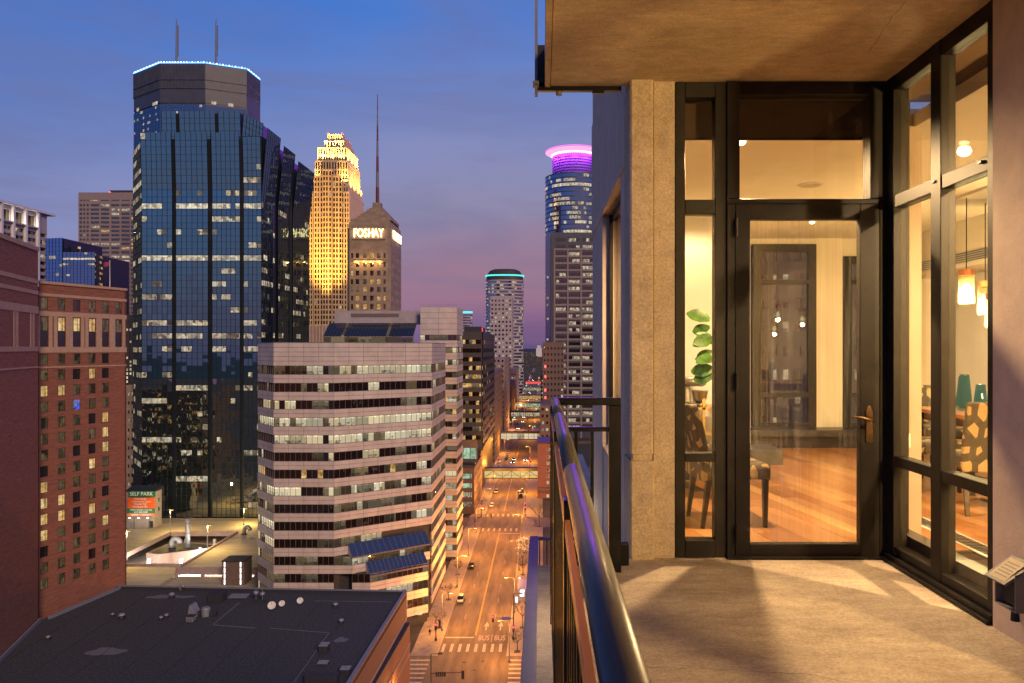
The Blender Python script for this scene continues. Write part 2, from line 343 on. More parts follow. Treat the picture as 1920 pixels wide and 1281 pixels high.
surf('limestone', (0.31, 0.23, 0.165), 0.85, var=0.18, scale=0.35, detail=10)
surf('gold_stone', (0.58, 0.42, 0.24), 0.6, var=0.08, scale=0.3)
surf('mauve_stone', (0.30, 0.22, 0.24), 0.6, var=0.08, scale=0.3)
surf('ids_stone', (0.055, 0.06, 0.085), 0.5, var=0.15, scale=0.2)
surf('red_steel', (0.16, 0.03, 0.03), 0.6)
surf('mast_grey', (0.18, 0.17, 0.19), 0.6)
surf('concrete_band', (0.40, 0.34, 0.33), 0.7, var=0.1, scale=0.3)
surf('mullion_dark', (0.012, 0.018, 0.028), 0.5, 0.3, var=0.1)
surf('blue_panel', (0.03, 0.08, 0.30), 0.35, 0.2, var=0.12, scale=0.5)
surf('hill', (0.03, 0.035, 0.05), 0.95, var=0.3, scale=0.004)
dark_glass('tower_glass', (0.31, 0.56, 0.66), 0.48, body=(0.005, 0.018, 0.028))
dark_glass('tower_glass_low', (0.75, 0.78, 0.72), 0.40, bump=0.35, bscale=0.5, body=(0.006, 0.012, 0.012))
dark_glass('ids_glass', (0.42, 0.50, 0.62), 0.42, body=(0.008, 0.013, 0.024))
dark_glass('tower_side_glass', (0.30, 0.42, 0.52), 0.28, body=(0.006, 0.012, 0.018))
dark_glass('capella_glass', (0.55, 0.62, 0.9), 0.38, body=(0.008, 0.014, 0.04))
dark_glass('office_glass', (0.8, 0.7, 0.62), 0.16, bump=0.25, bscale=0.6, body=(0.016, 0.010, 0.009))
dark_glass('brown_glass', (0.8, 0.65, 0.5), 0.12, body=(0.012, 0.007, 0.005))
dark_glass('hotel_glass', (0.8, 0.75, 0.7), 0.13, body=(0.02, 0.015, 0.013))
dark_glass('blue_glass', (0.35, 0.5, 0.9), 0.5, body=(0.01, 0.02, 0.06))
dark_glass('skylight_glass', (0.45, 0.52, 0.75), 0.26, body=(0.03, 0.055, 0.13))
dark_glass('penthouse_glass', (0.38, 0.40, 0.48), 0.22, body=(0.025, 0.03, 0.045))
surf('curtain', (0.20, 0.14, 0.10), 0.9, var=0.25, scale=3, stretch=(3, 3, 0.2))
def lit_rooms(name, c1, c2, lo, hi, z0, fh, wh, room=3.4, gloss=0.10):
    # lit storeys: bright ceiling with fittings, walls that differ room by room, furniture along the sill
    m, t, o = new_mat(name); l = t.links.new
    def mt(op, a, b=None, c=None):
        n = nd(t, 'ShaderNodeMath', operation=op)
        for k, v in enumerate((a, b, c)):
            if v is None: continue
            if isinstance(v, (int, float)): n.inputs[k].default_value = v
            else: l(v, n.inputs[k])
        return n.outputs[0]
    g = nd(t, 'ShaderNodeNewGeometry'); sp = nd(t, 'ShaderNodeSeparateXYZ'); l(g.outputs['Position'], sp.inputs[0])
    s = mt('ADD', mt('MULTIPLY', sp.outputs[0], .8), mt('MULTIPLY', sp.outputs[1], .6)); f = mt('DIVIDE', mt('SUBTRACT', z0, sp.outputs[2]), fh)
    v = mt('MULTIPLY', mt('FRACT', f), fh/wh)
    cb_ = nd(t, 'ShaderNodeCombineXYZ'); l(mt('FLOOR', mt('DIVIDE', s, room)), cb_.inputs[0]); l(mt('FLOOR', f), cb_.inputs[1])
    wn = nd(t, 'ShaderNodeTexWhiteNoise', noise_dimensions='2D'); l(cb_.outputs[0], wn.inputs[0]); sc_ = nd(t, 'ShaderNodeSeparateColor'); l(wn.outputs['Color'], sc_.inputs[0])
    br = mt('MULTIPLY_ADD', sc_.outputs[0], hi - lo, lo)
    ceil = mt('LESS_THAN', v, .24); low = mt('GREATER_THAN', v, .6)
    fit = mt('MULTIPLY', mt('LESS_THAN', mt('FRACT', mt('DIVIDE', s, 1.9)), .38), mt('MULTIPLY', mt('GREATER_THAN', v, .07), mt('LESS_THAN', v, .15)))
    p2 = pos(t, (1.6, 1.6, 1.2)); n2 = nd(t, 'ShaderNodeTexVoronoi', distance='CHEBYCHEV'); n2.inputs['Scale'].default_value = 1.0; l(p2.outputs[0], n2.inputs['Vector']); s2 = nd(t, 'ShaderNodeSeparateColor'); l(n2.outputs['Color'], s2.inputs[0])
    furn = mt('MULTIPLY_ADD', s2.outputs[0], .75, .2)
    blind = mt('GREATER_THAN', sc_.outputs[2], .66)
    low = mt('MULTIPLY', low, mt('SUBTRACT', 1.0, blind))
    lv_ = mt('ADD', mt('MULTIPLY', mt('SUBTRACT', 1.0, low), .86), mt('MULTIPLY', low, furn))
    lv_ = mt('ADD', mt('ADD', lv_, mt('MULTIPLY', ceil, .14)), mt('MULTIPLY', fit, .9))
    e = nd(t, 'ShaderNodeEmission'); l(mt('MULTIPLY', lv_, br), e.inputs[1])
    mx = nd(t, 'ShaderNodeMix', data_type='RGBA'); l(sc_.outputs[1], mx.inputs[0]); mx.inputs[6].default_value = (*c1, 1); mx.inputs[7].default_value = (*c2, 1); l(mx.outputs[2], e.inputs[0])
    gl = nd(t, 'ShaderNodeBsdfGlossy'); gl.inputs['Roughness'].default_value = 0.03
    ms = nd(t, 'ShaderNodeMixShader'); ms.inputs[0].default_value = gloss; l(e.outputs[0], ms.inputs[1]); l(gl.outputs[0], ms.inputs[2]); l(ms.outputs[0], o.inputs[0]); m.cycles.emission_sampling = 'NONE'
OB0 = H - (686 - CY)*174.6/F
lit_rooms('lit_office', (1.0, 0.78, 0.44), (0.92, 0.84, 0.60), 0.42, 0.95, OB0, 4.02, 2.05)
lit_rooms('lit_office_dim', (0.42, 0.28, 0.14), (0.40, 0.34, 0.22), 0.10, 0.55, OB0, 4.02, 2.05)
lit('lit_tower', (1.0, 0.74, 0.42), (0.92, 0.86, 0.66), 0.08, 0.85, 0.9, 0.7)
lit('lit_tower_strong', (1.0, 0.78, 0.48), (1.0, 0.90, 0.68), 0.3, 1.05, 0.8, 0.7)
lit('lit_amber', (1.0, 0.50, 0.12), (1.0, 0.68, 0.28), 0.25, 1.0, 0.8, 1.2)
lit('lit_hotel', (1.0, 0.56, 0.16), (1.0, 0.74, 0.34), 0.45, 1.0, 1.6, 0.6)
lit('lit_curtain', (0.30, 0.19, 0.08), (0.36, 0.26, 0.13), 0.05, 0.42, 1.2, 0.4)
lit('lit_green', (0.55, 0.85, 0.50), (0.70, 0.95, 0.70), 0.3, 0.9, 0.5, 0.6)
lit('lit_blue_tv', (0.03, 0.05, 0.9), (0.3, 0.4, 1.0), 0.2, 1.1, 1.2, 1.4)
emit('led_blue', (0.12, 0.35, 1.0), 4.0, False); emit('led_white', (0.75, 0.85, 1.0), 4.0, False); emit('led_green', (0.6, 0.9, 0.5), 3.0, False)
emit('crown_pink', (1.0, 0.50, 0.86), 1.0); emit('crown_magenta', (0.95, 0.12, 0.75), 1.3); emit('crown_purple', (0.30, 0.06, 0.75), 0.6, False)
emit('teal_light', (0.10, 0.75, 0.70), 1.6, False)
emit('sign_letters', (1.0, 0.66, 0.25), 9.0); emit('red_lamp', (1.0, 0.03, 0.05), 9.0, False); emit('red_small', (1.0, 0.05, 0.06), 5.0, False)
emit('headlight', (1.0, 0.93, 0.78), 30.0, False); emit('tail_light', (1.0, 0.03, 0.03), 4.0, False)
emit('sodium', (1.0, 0.55, 0.14), 8.0, False); emit('lamp_warm', (1.0, 0.72, 0.36), 14.0, False); emit('bulb_white', (1.0, 0.86, 0.62), 5.0, False)
emit('tube_light', (1.0, 0.95, 0.88), 2.2, False); emit('fairy', (1.0, 0.62, 0.25), 3.0, False); emit('neon_red', (1.0, 0.10, 0.10), 3.0, False)
emit('skyway_light', (1.0, 0.72, 0.28), 0.75, False); emit('white_panel', (0.95, 0.95, 1.0), 1.6, False); emit('bus_red', (1.0, 0.1, 0.08), 1.2, False)
surf('car_black', (0.012, 0.012, 0.014), 0.25, 0.2, coat=1); surf('car_silver', (0.45, 0.45, 0.45), 0.3, 0.7, coat=1); surf('car_white', (0.7, 0.7, 0.7), 0.3, coat=1); surf('car_red', (0.25, 0.03, 0.03), 0.3, 0.2, coat=1)
dark_glass('car_glass', (0.9, 0.9, 0.9), 0.1)
surf('sign_green', (0.01, 0.16, 0.07), 0.5, var=0.05); surf('sign_orange', (0.75, 0.13, 0.02), 0.5, var=0.05); surf('sign_white', (0.8, 0.8, 0.75), 0.5, var=0.03); surf('sign_blue', (0.05, 0.06, 0.35), 0.5)
surf('cloth_dark', (0.02, 0.02, 0.025), 0.9); surf('skin', (0.45, 0.28, 0.2), 0.6)
surf('flag_red', (0.35, 0.06, 0.08), 0.9)
surf('lower_rail', (0.055, 0.05, 0.09), 0.55, 0.2, var=0.15)

# ================================================================== THE SETTING: ground, street
def flat(name, x0, x1, y0, y1, z, m, parent=None, kind='structure'):
    mb = MB(); mb.quad((x0,y0,z),(x1,y0,z),(x1,y1,z),(x0,y1,z)); return mb.build(name, m, parent, kind=kind)
flat('ground', -20000, 20000, -3000, 40000, -0.02, 'far_ground')
KL, KR = -22.7, -7.7                               # kerb lines
CROSS = [(138.0, 163.5), (281.0, 297.0), (405, 421), (525, 541), (650, 666), (775, 791), (900, 916)]
flat('road', KL, KR, -60, 2500, 0.0, 'asphalt')
for k, (a, b) in enumerate(CROSS):
    flat('cross_street', -260, KL, a, b, 0.004, 'asphalt'); flat('cross_street', KR, 260, a, b, 0.004, 'asphalt')
edges = [-60] + [v for ab in CROSS for v in ab] + [2500]
for i in range(0, len(edges), 2):
    y0, y1 = edges[i], edges[i+1]
    for (x0, x1) in ((-28.6, KL), (KR, 0.4)):
        mb = MB(); inner = x1 if x0 < -20 else x0
        xs0, xs1 = (x0, x1 - 0.25) if x0 < -20 else (x0 + 0.25, x1)
        mb.box((xs0, y0, -0.01), (xs1, y1, 0.13))
        p = mb.build('pavement', 'sidewalk', kind='structure')
        kb = MB(); kx = (x1 - 0.25, x1) if x0 < -20 else (x0, x0 + 0.25)
        kb.box((kx[0], y0, -0.01), (kx[1], y1, 0.145)); kb.build('kerb', 'kerb', p)
def mark(rects, name='road_marking', m='road_paint', z=0.006):
    for (x0, x1, y0, y1) in rects: flat(name, x0, x1, y0, y1, z, m)
# double yellow line, broken by the crossings
for i in range(0, len(edges), 2):
    y0, y1 = max(edges[i], 60) + (12 if i else 0), edges[i+1] - 8
    if y0 < 900: mark([(-15.58, -15.46, y0, y1), (-15.34, -15.22, y0, y1)], 'yellow_line', 'road_yellow', 0.008)
for y in list(range(186, 274, 12)): mark([(-19.1, -19.0, y, y + 3.5), (-11.6, -11.5, y, y + 3.5)], 'lane_dash')
for y in list(range(312, 400, 12)): mark([(-19.1, -19.0, y, y + 3.5), (-11.6, -11.5, y, y + 3.5)], 'lane_dash')
mark([(KL + 0.4, -15.7, 173.9, 174.5)], 'stop_line'); mark([(-15.0, KR - 0.4, 271.5, 272.2)], 'stop_line')
for k in range(8): mark([(-22.3 + 1.82*k, -21.65 + 1.82*k, 166.0, 170.4)], 'crosswalk_bar')
for k in range(7): mark([(-22.0 + 2.05*k, -21.3 + 2.05*k, 275.2, 279.6)], 'crosswalk_bar')
for k in range(7): mark([(-22.0 + 2.05*k, -21.3 + 2.05*k, 299.2, 303.6)], 'crosswalk_bar')
for k in range(11): mark([(-28.2, -24.0, 139.6 + 2.15*k, 140.35 + 2.15*k)], 'crosswalk_bar', z=0.010)
for k in range(11): mark([(-6.9, -3.0, 139.6 + 2.15*k, 140.35 + 2.15*k)], 'crosswalk_bar', z=0.010)
for k in range(7): mark([(-28.2, -23.4, 282.5 + 2.0*k, 283.1 + 2.0*k), (-7.2, -3.0, 282.5 + 2.0*k, 283.1 + 2.0*k)], 'crosswalk_bar', z=0.010)
def text_mesh(txt, size, extrude=0.0, spacing=1.0):
    cu = bpy.data.curves.new('lettering', 'FONT'); cu.body = txt; cu.size = size; cu.extrude = extrude; cu.space_character = spacing
    cu.align_x = 'CENTER'; cu.align_y = 'CENTER'; cu.resolution_u = 3
    ob = bpy.data.objects.new('lettering_tmp', cu); col.objects.link(ob)
    bpy.context.view_layer.update()
    me = bpy.data.meshes.new_from_object(ob.evaluated_get(bpy.context.evaluated_depsgraph_get()))
    bpy.data.objects.remove(ob); return me
bus = text_mesh('BUS', 1.75); bus.materials.clear(); bus.materials.append(M['road_paint'])
for x in (-13.4, -9.7):
    o = link('bus_lane_lettering', bus, loc=(x, 173.8, 0.008), kind='structure'); o.scale = (0.86, 2.5, 1)
mark([(-11.62, -11.5, 171.4, 176)], 'lane_dash', z=0.007)
for x in (-13.3, -9.9):
    mb = MB(); mb.quad((x-.14,178.6,.008),(x+.14,178.6,.008),(x+.14,181.6,.008),(x-.14,181.6,.008)); mb.add([(x-.62,181.2,.009),(x+.62,181.2,.009),(x,184.2,.009)], [(0,1,2)])
    mb.build('lane_arrow', 'road_paint', kind='structure')
for (x, y) in ((-16.6, 160.5), (-12.6, 161), (-14, 156.5), (-18, 240), (-13, 250)):
    mb = MB(); mb.lathe((x, y, 0.0), [(0.4, 0.0), (0.4, 0.009)], 14); mb.build('manhole_cover', 'roof_dark', kind='structure')
# far hills
mb = MB(); nH = 60
ring = [(-9000 + 18000*i/nH, 12000 + 400*math.sin(i*0.8)) for i in range(nH+1)]
for i in range(nH):
    h = lambda j: 70 + 38*math.sin(j*0.37) + 22*math.sin(j*1.3+1)
    a, b = ring[i], ring[i+1]
    mb.quad((a[0],a[1],0),(b[0],b[1],0),(b[0],b[1]+600,h(i+1)),(a[0],a[1]+600,h(i)))
mb.build('hills', 'hill', kind='structure')

# ================================================================== THE CONDO: balcony, glazing and room
zf, zc = H - 1.39, H + 1.76                        # balcony floor and soffit
YD = 5.0; XW = 2.28                                # door wall, window wall
condo = thing('condominium_building', (3.0, 4.0, 0), 'condominium with the concrete balcony, black framed glazing and lit room', 'building')
mb = MB(); mb.box((0.075, -2.5, zf - 0.25), (2.6, 5.1, zf)); mb.build('balcony_floor', 'balcony_concrete', condo)
mb = MB(); mb.box((0.06, -2.5, zc), (5.6, 5.07, zc + 0.25)); soff = mb.build('balcony_ceiling', 'soffit_concrete', condo)
mb = MB(); mb.box((0.02, -2.5, zc - 0.008), (0.056, 5.07, zc + 0.24)); mb.build('drip_edge', 'soffit_concrete', soff)
mb = MB(); mb.box((-0.045, 5.072, zc - 0.03), (0.535, 5.11, zc + 0.22)); mb.box((0.34, 5.075, zc - 0.045), (0.42, 5.10, zc - 0.031)); mb.build('edge_channel', 'black_steel', soff)
# columns
def chamfered(x0, x1, y0, y1, z0, z1, c=0.012): return [(x0+c,y0),(x1-c,y0),(x1,y0+c),(x1,y1),(x0,y1),(x0,y0+c)]
mb = MB(); mb.prism(chamfered(0.58, 0.733, 4.95, 5.3, 0, 0), H - 0.70, zc); mb.build('column_panel', 'precast', condo)
mb = MB(); mb.prism(chamfered(0.578, 0.738, 4.94, 5.3, 0, 0), zf, H - 0.745)
mb.prism(chamfered(0.59, 0.73, 4.97, 5.29, 0, 0), H - 0.745, H - 0.70); mb.build('column_panel', 'precast', condo)
mb = MB(); mb.prism(chamfered(0.735, 0.881, 4.985, 5.3, 0, 0, 0.008), zf, zc); mb.build('column_panel', 'precast', condo)
for (ya, yb, za, zz_) in ((-2.5, 0.1, zf, zc), (2.75, 3.755, zf, zc), (0.101, 2.749, zf, zf + .3), (0.101, 2.749, H + 1.5, zc)):
    mb = MB(); mb.box((2.247, ya, za), (2.44, yb, zz_)); mb.build('balcony_wall', 'precast_grey', condo)
mb = MB()  # assumed window, out of view, letting the globe's warm light onto the balcony
for (ya, yb) in ((.101, .17), (1.39, 1.46), (2.68, 2.749)): mb.box((2.30, ya, zf + .301), (2.38, yb, H + 1.499))
for (za, zz_) in ((zf + .301, zf + .37), (H + 1.43, H + 1.499)): mb.box((2.302, .171, za), (2.378, 2.679, zz_))
w2 = mb.build('window', 'bronze_frame', condo); w2['label'] = 'assumed second window in the balcony wall beside the viewer'
for (ya, yb) in ((.172, 1.388), (1.462, 2.678)): mb = MB(); mb.box((2.335, ya, zf + .371), (2.345, yb, H + 1.429)); mb.build('pane', 'glass', w2)
mb = MB(); mb.box((0.35, -2.75, zf - .25), (2.44, -2.505, zc + .25)); mb.build('balcony_wall', 'precast_grey', condo)  # unseen end wall, added to keep the sun from behind off the balcony
# outer side wall with its window opening
def swall(y0, y1, z0, z1, x0=0.6, m='precast_grey', name='wall_panel'):
    b = MB(); b.box((x0, y0, z0), (0.78, y1, z1)); return b.build(name, m, condo)
swall(5.302, 5.745, H - 60, H + 1.30); swall(7.455, 8.9, H - 60, H + 1.30)
swall(5.302, 8.9, H + 1.305, H + 2.6, 0.588); swall(5.302, 8.9, H + 2.61, H + 14)
swall(5.75, 7.45, H - 60, H - 1.0, 0.605)
mb = MB(); mb.hexa([(0.60,5.75,H-1.0),(0.78,5.75,H-0.93),(0.78,7.45,H-0.93),(0.60,7.45,H-1.0),(0.60,5.75,H-0.97),(0.78,5.75,H-0.90),(0.78,7.45,H-0.90),(0.60,7.45,H-0.97)]); mb.build('window_sill', 'precast', condo)
mb = MB(); mb.box((0.665, 7.452, H - 0.93), (0.70, 7.39, H + 1.30)); mb.box((0.69, 5.75, H - 0.93), (0.73, 5.83, H + 1.30)); mb.box((0.69, 5.83, H + 1.24), (0.73, 7.39, H + 1.30)); mb.box((0.69, 5.83, H - 0.93), (0.73, 7.39, H - 0.86))
sw = mb.build('window', 'bronze_frame', condo)
mb = MB(); mb.box((0.705, 5.83, H - 0.86), (0.715, 7.39, H + 1.24)); mb.build('pane', 'glass', sw)
# building below and behind
mb = MB(); mb.box((0.785, 5.4, 0.0), (14, 10.9, H - 1.75)); mb.box((1.2, -3, 0), (14, 5.4, H - 1.75)); mb.build('lower_storeys', 'precast_grey', condo)

# glazed front: frames from photo columns and rows at the door plane
def fr(b, a0, a1, b0, b1, y0=4.985, y1=5.085, mi=0):
    b.box((X(a0, YD), y0, Z(b1, YD)), (X(a1, YD), y1, Z(b0, YD)), mi)
mb = MB()
fr(mb, 1265.2, 1284, 155, 1045); fr(mb, 1340, 1361, 155, 1045); fr(mb, 1284.2, 1339.8, 155, 183); fr(mb, 1284.2, 1339.8, 375, 402); fr(mb, 1284.2, 1339.8, 850, 866, 4.99); fr(mb, 1284.2, 1339.8, 1012, 1045, 4.978)
side = mb.build('window', 'bronze_frame', condo, bevel=0.004); side['label'] = 'tall narrow sidelight left of the door'
for a, b in ((183, 375), (402, 850), (866, 1012)):
    m_ = MB(); fr(m_, 1284.3, 1339.7, a + .3, b - .3, 5.035, 5.045); m_.build('pane', 'glass', side)
mb = MB()
fr(mb, 1361.2, 1385, 155, 374, 4.97, 5.09); fr(mb, 1628, 1661, 155, 374, 4.97, 5.09); fr(mb, 1385.2, 1627.8, 155, 180, 4.975); fr(mb, 1361.2, 1661, 374.4, 384, 4.972)
fr(mb, 1361.2, 1376, 384.2, 1047, 4.97); fr(mb, 1646, 1661, 384.2, 1047, 4.97)
tran = mb.build('window', 'bronze_frame', condo, bevel=0.004); tran['label'] = 'wide transom light over the door'
m_ = MB(); fr(m_, 1385.3, 1627.7, 180.3, 374, 5.035, 5.045); m_.build('pane', 'glass', tran)
mb = MB()
fr(mb, 1377, 1404, 384.6, 1044, 4.965, 5.03); fr(mb, 1609, 1645, 384.6, 1044, 4.965, 5.03); fr(mb, 1404.2, 1608.8, 384.6, 413, 4.966, 5.03); fr(mb, 1404.2, 1608.8, 1018, 1044, 4.966, 5.03)
door = mb.build('door', 'bronze_frame', condo, bevel=0.003); door['label'] = 'black framed full height glass balcony door'
m_ = MB(); fr(m_, 1404.3, 1608.7, 413.3, 1017.7, 4.992, 5.002); m_.build('pane', 'glass_dirty', door)
for y in (428, 713, 998):
    m_ = MB(); p = (X(1377.5, YD), 4.952); m_.tube([(p[0], p[1], Z(y + 16, YD)), (p[0], p[1], Z(y - 16, YD))], 0.0095, 10); m_.build('hinge', 'black_steel', door)
m_ = MB(); prof = [(0.008, 0), (0.022, 0.012), (0.022, 0.225), (0.012, 0.25), (0.004, 0.262)]
cxh, zh = X(1625, YD), Z(831, YD)
m_.loft([[(cxh - w, 4.9645 - d, zh + h), (cxh + w, 4.9645 - d, zh + h), (cxh + w, 4.9645, zh + h), (cxh - w, 4.9645, zh + h)] for w, h, d in [(0.01, 0, .006), (0.023, .014, .008), (0.023, .215, .008), (0.012, .24, .006), (0.006, .25, .004)]])
hp = m_.build('handle_plate', 'bronze_handle', door, bevel=0.002)
m_ = MB(); zl = Z(784, YD)
m_.tube([(cxh, 4.957, zl), (cxh, 4.915, zl)], 0.010, 10); m_.tube([(cxh + .008, 4.915, zl - .004), (cxh - .03, 4.912, zl - .002), (cxh - .07, 4.912, zl + .012), (cxh - .105, 4.914, zl + .016), (cxh - .125, 4.918, zl + .010)], [0.010, 0.010, 0.008, 0.007, 0.005], 10)
m_.build('handle', 'bronze_handle', door, smooth=True)
m_ = MB(); fr(m_, 1361, 1661, 1040, 1047, 4.93, 5.2); m_.build('threshold', 'bronze_frame', condo)

# glazed side wall on the right
ys = [3.765, 3.845, 4.295, 4.407, 4.87, 4.965]     # post edges, near to far
zt, zb = H + 1.665, H - 1.285
def wb(b, y0, y1, z0, z1, x0=2.272, x1=2.36): b.box((x0, y0, z0), (x1, y1, z1))
mb = MB()
wb(mb, 3.765, 3.845, zf, zc); wb(mb, 4.295, 4.407, zf, zc); wb(mb, 4.87, 4.967, zf, zc)
for y0, y1 in ((3.846, 4.294), (4.408, 4.869)):
    wb(mb, y0, y1, zt, zc, 2.276); wb(mb, y0, y1, zf, zb, 2.276); wb(mb, y0, y1, H + 0.905, H + 0.985, 2.278); wb(mb, y0, y1, H - 0.765, H - 0.70, 2.278)
wwin = mb.build('window', 'bronze_frame', condo, bevel=0.004); wwin['label'] = 'tall six pane window wall on the right'
mb = MB(); mb.box((2.245, 3.77, zf), (2.271, 4.96, zf + 0.05)); mb.box((2.225, 3.77, zf), (2.2445, 4.96, zf + 0.022)); mb.build('sill_track', 'bronze_frame', wwin, bevel=0.003)
for y0, y1 in ((3.846, 4.294), (4.408, 4.869)):
    for z0, z1 in ((H + 0.986, zt - .001), (H - 0.699, H + 0.904), (zb + .001, H - 0.766)):
        m_ = MB(); m_.box((2.315, y0, z0), (2.325, y1, z1)); m_.build('pane', 'glass', wwin)
mb = MB(); mb.box((2.30, 4.969, zf), (2.42, 5.10, zc)); mb.build('corner_post', 'bronze_frame', condo)
for y, z in ((4.36, H+.96), (3.9, H+.96)):
    m_ = MB(); m_.box((2.262, y - .015, z - .006), (2.2775, y + .015, z + .006)); m_.build('latch', 'black_steel', wwin)

# ------------------------------------------------------------------ the room
zi, zk = H - 1.38, H + 1.55
def part(name, m, a, b, parent=condo, **k):
    q = MB(); q.box(a, b); return q.build(name, m, parent, **k)
part('subfloor', 'dark_wood', (0.8, 5.10, zi - 0.1), (5.6, 10.7, zi - 0.012)); part('subfloor', 'dark_wood', (2.44, -2.4, zi - 0.1), (5.6, 5.098, zi - 0.012))
def clip(poly, ax, val, keep_less):
    outp = []
    for i in range(len(poly)):
        a, b = poly[i], poly[(i+1) % len(poly)]
        ia = (a[ax] <= val) == keep_less or a[ax] == val; ib = (b[ax] <= val) == keep_less or b[ax] == val
        if ia: outp.append(a)
        if ia != ib:
            t = (val - a[ax]) / (b[ax] - a[ax]); outp.append((a[0] + t*(b[0]-a[0]), a[1] + t*(b[1]-a[1])))
    return outp
wf = part('wood_floor', 'dark_wood', (0.8, 5.09, zi - 0.011), (5.6, 5.14, zi - 0.003))
ang = R(-80); ux = Vector((math.cos(ang), math.sin(ang))); uy = Vector((-ux.y, ux.x)); PW, PL = 0.14, 1.9
rooms = [(0.8, 5.6, 5.145, 10.7), (2.44, 5.6, 1.6, 5.143)]
for i in range(-50, 70):
    offs = random.random() * PL
    for j in range(-7, 8):
        a = ux * (j*PL + offs) + uy * (i*PW) + Vector((3.2, 7.0))
        q = [a, a + ux*(PL-.002), a + ux*(PL-.002) + uy*(PW-.0025), a + uy*(PW-.0025)]
        q = [(p.x, p.y) for p in q]
        for (x0, x1, y0, y1) in rooms:
            c = q
            for ax, v, less in ((0, x0, False), (0, x1, True), (1, y0, False), (1, y1, True)):
                if c: c = clip(c, ax, v, less)
            if len(c) < 3: continue
            cx_ = sum(p[0] for p in c)/len(c); cy_ = sum(p[1] for p in c)/len(c)
            rr = cx_/cy_
            if not (0.17 < rr < 0.62): continue
            b = MB(); b.prism(c, zi - 0.010, zi + random.uniform(-0.0006, 0.0006)); b.build('plank', 'plank_wood', wf)
part('room_ceiling', 'ceiling_paint', (0.8, 5.32, zk), (5.6, 10.7, zk + 0.1)); part('room_ceiling', 'ceiling_paint', (2.62, -2.4, zk), (5.6, 5.318, zk + 0.1))
part('ceiling_pocket', 'ceiling_paint', (0.8, 5.101, zc - 0.02), (5.6, 5.34, zc + 0.04)); part('ceiling_pocket', 'ceiling_paint', (2.445, -2.4, zc - 0.02), (2.63, 5.10, zc + 0.04))
part('ceiling_pocket', 'ceiling_paint', (0.8, 5.322, zk + .101), (2.6, 5.36, zc - .021))
for (ya, yb, za, zz_) in ((5.31, 5.76, zi, zk), (7.44, 9.0, zi, zk), (5.761, 7.439, zi, H - .93), (5.761, 7.439, H + 1.28, zk)): part('room_wall', 'cream_paint', (0.785, ya, za), (0.845, yb, zz_))
part('room_wall', 'white_paint', (0.786, 9.0, zi), (2.49, 9.15, zk))
part('room_wall', 'cream_paint', (2.45, 9.151, zi), (2.49, 10.7, zk)); part('room_wall', 'white_paint', (5.6, -2.6, zi), (5.75, 10.9, zk + .1))
part('room_wall', 'cream_paint', (2.445, -2.6, zi), (5.599, -2.4, zk + .1))
part('room_wall', 'cream_paint', (3.89, 10.7, zi), (4.27, 10.9, zk)); part('room_wall', 'cream_paint', (5.05, 10.7, zi), (5.599, 10.9, zk))
part('room_wall', 'cream_paint', (2.49, 10.71, zi), (3.889, 10.9, H - 1.13)); part('room_wall', 'cream_paint', (4.271, 10.71, zi), (5.049, 10.9, H - 1.13))
part('room_wall', 'cream_paint', (2.49, 10.71, H + 1.47), (3.889, 10.9, zk)); part('room_wall', 'cream_paint', (4.271, 10.71, H + 1.30), (5.049, 10.9, zk))
part('room_column', 'tan_paint', (2.50, 5.28, zi), (2.66, 5.55, zk))
for (x0, x1, top) in ((2.99, 3.885, 1.465), (4.275, 5.045, 1.295)):
    b = MB(); z0, z1 = H - 1.125, H + top; y0, y1 = 10.66, 10.74
    b.box((x0, y0, z0), (x0 + .11, y1, z1)); b.box((x1 - .11, y0, z0), (x1, y1, z1)); b.box((x0 + .11, y0, z1 - .11), (x1 - .11, y1, z1)); b.box((x0 + .11, y0, z0), (x1 - .11, y1, z0 + .06))
    for z in (H + 0.93, H - 0.67): b.box((x0 + .11, y0, z - .03), (x1 - .11, y1, z + .03))
    w = b.build('window', 'bronze_frame', condo)
    for za, zz in ((z0 + .061, H - .701), (H - .639, H + .899), (H + .961, z1 - .111)):
        b = MB(); b.box((x0 + .111, 10.70, za), (x1 - .111, 10.71, zz)); b.build('pane', 'night_glass', w)
part('window_ledge', 'stone_bench', (2.495, 10.25, H - 1.21), (5.59, 10.655, H - 1.125)); part('ledge_plinth', 'dark_wood', (2.495, 10.36, zi), (5.59, 10.655, H - 1.211))
# dropped duct with a slatted grille
duct = part('duct_casing', 'ceiling_paint', (5.12, -2.39, H + 0.98), (5.598, 10.69, zk - .001))
for k in range(5): part('grille_slat', 'roof_metal', (5.105, 6.5, H + 1.035 + .026*k), (5.119, 10.4, H + 1.047 + .026*k), duct)
# floor register along the window wall
reg = part('floor_register', 'plastic_white', (2.93, 4.3, zi - .005), (3.10, 6.3, zi + .004))
for k in range(48): part('grille_slat', 'black_steel', (2.95, 4.32 + .041*k, zi + .0045), (3.08, 4.345 + .041*k, zi + .007), reg)
part('baseboard', 'stone_bench', (2.37, 3.85, zi), (2.47, 5.1, zi + .16))
# wall socket by the far window
part('socket_plate', 'plastic_white', (4.02, 10.693, H - 0.98), (4.10, 10.699, H - 0.86))

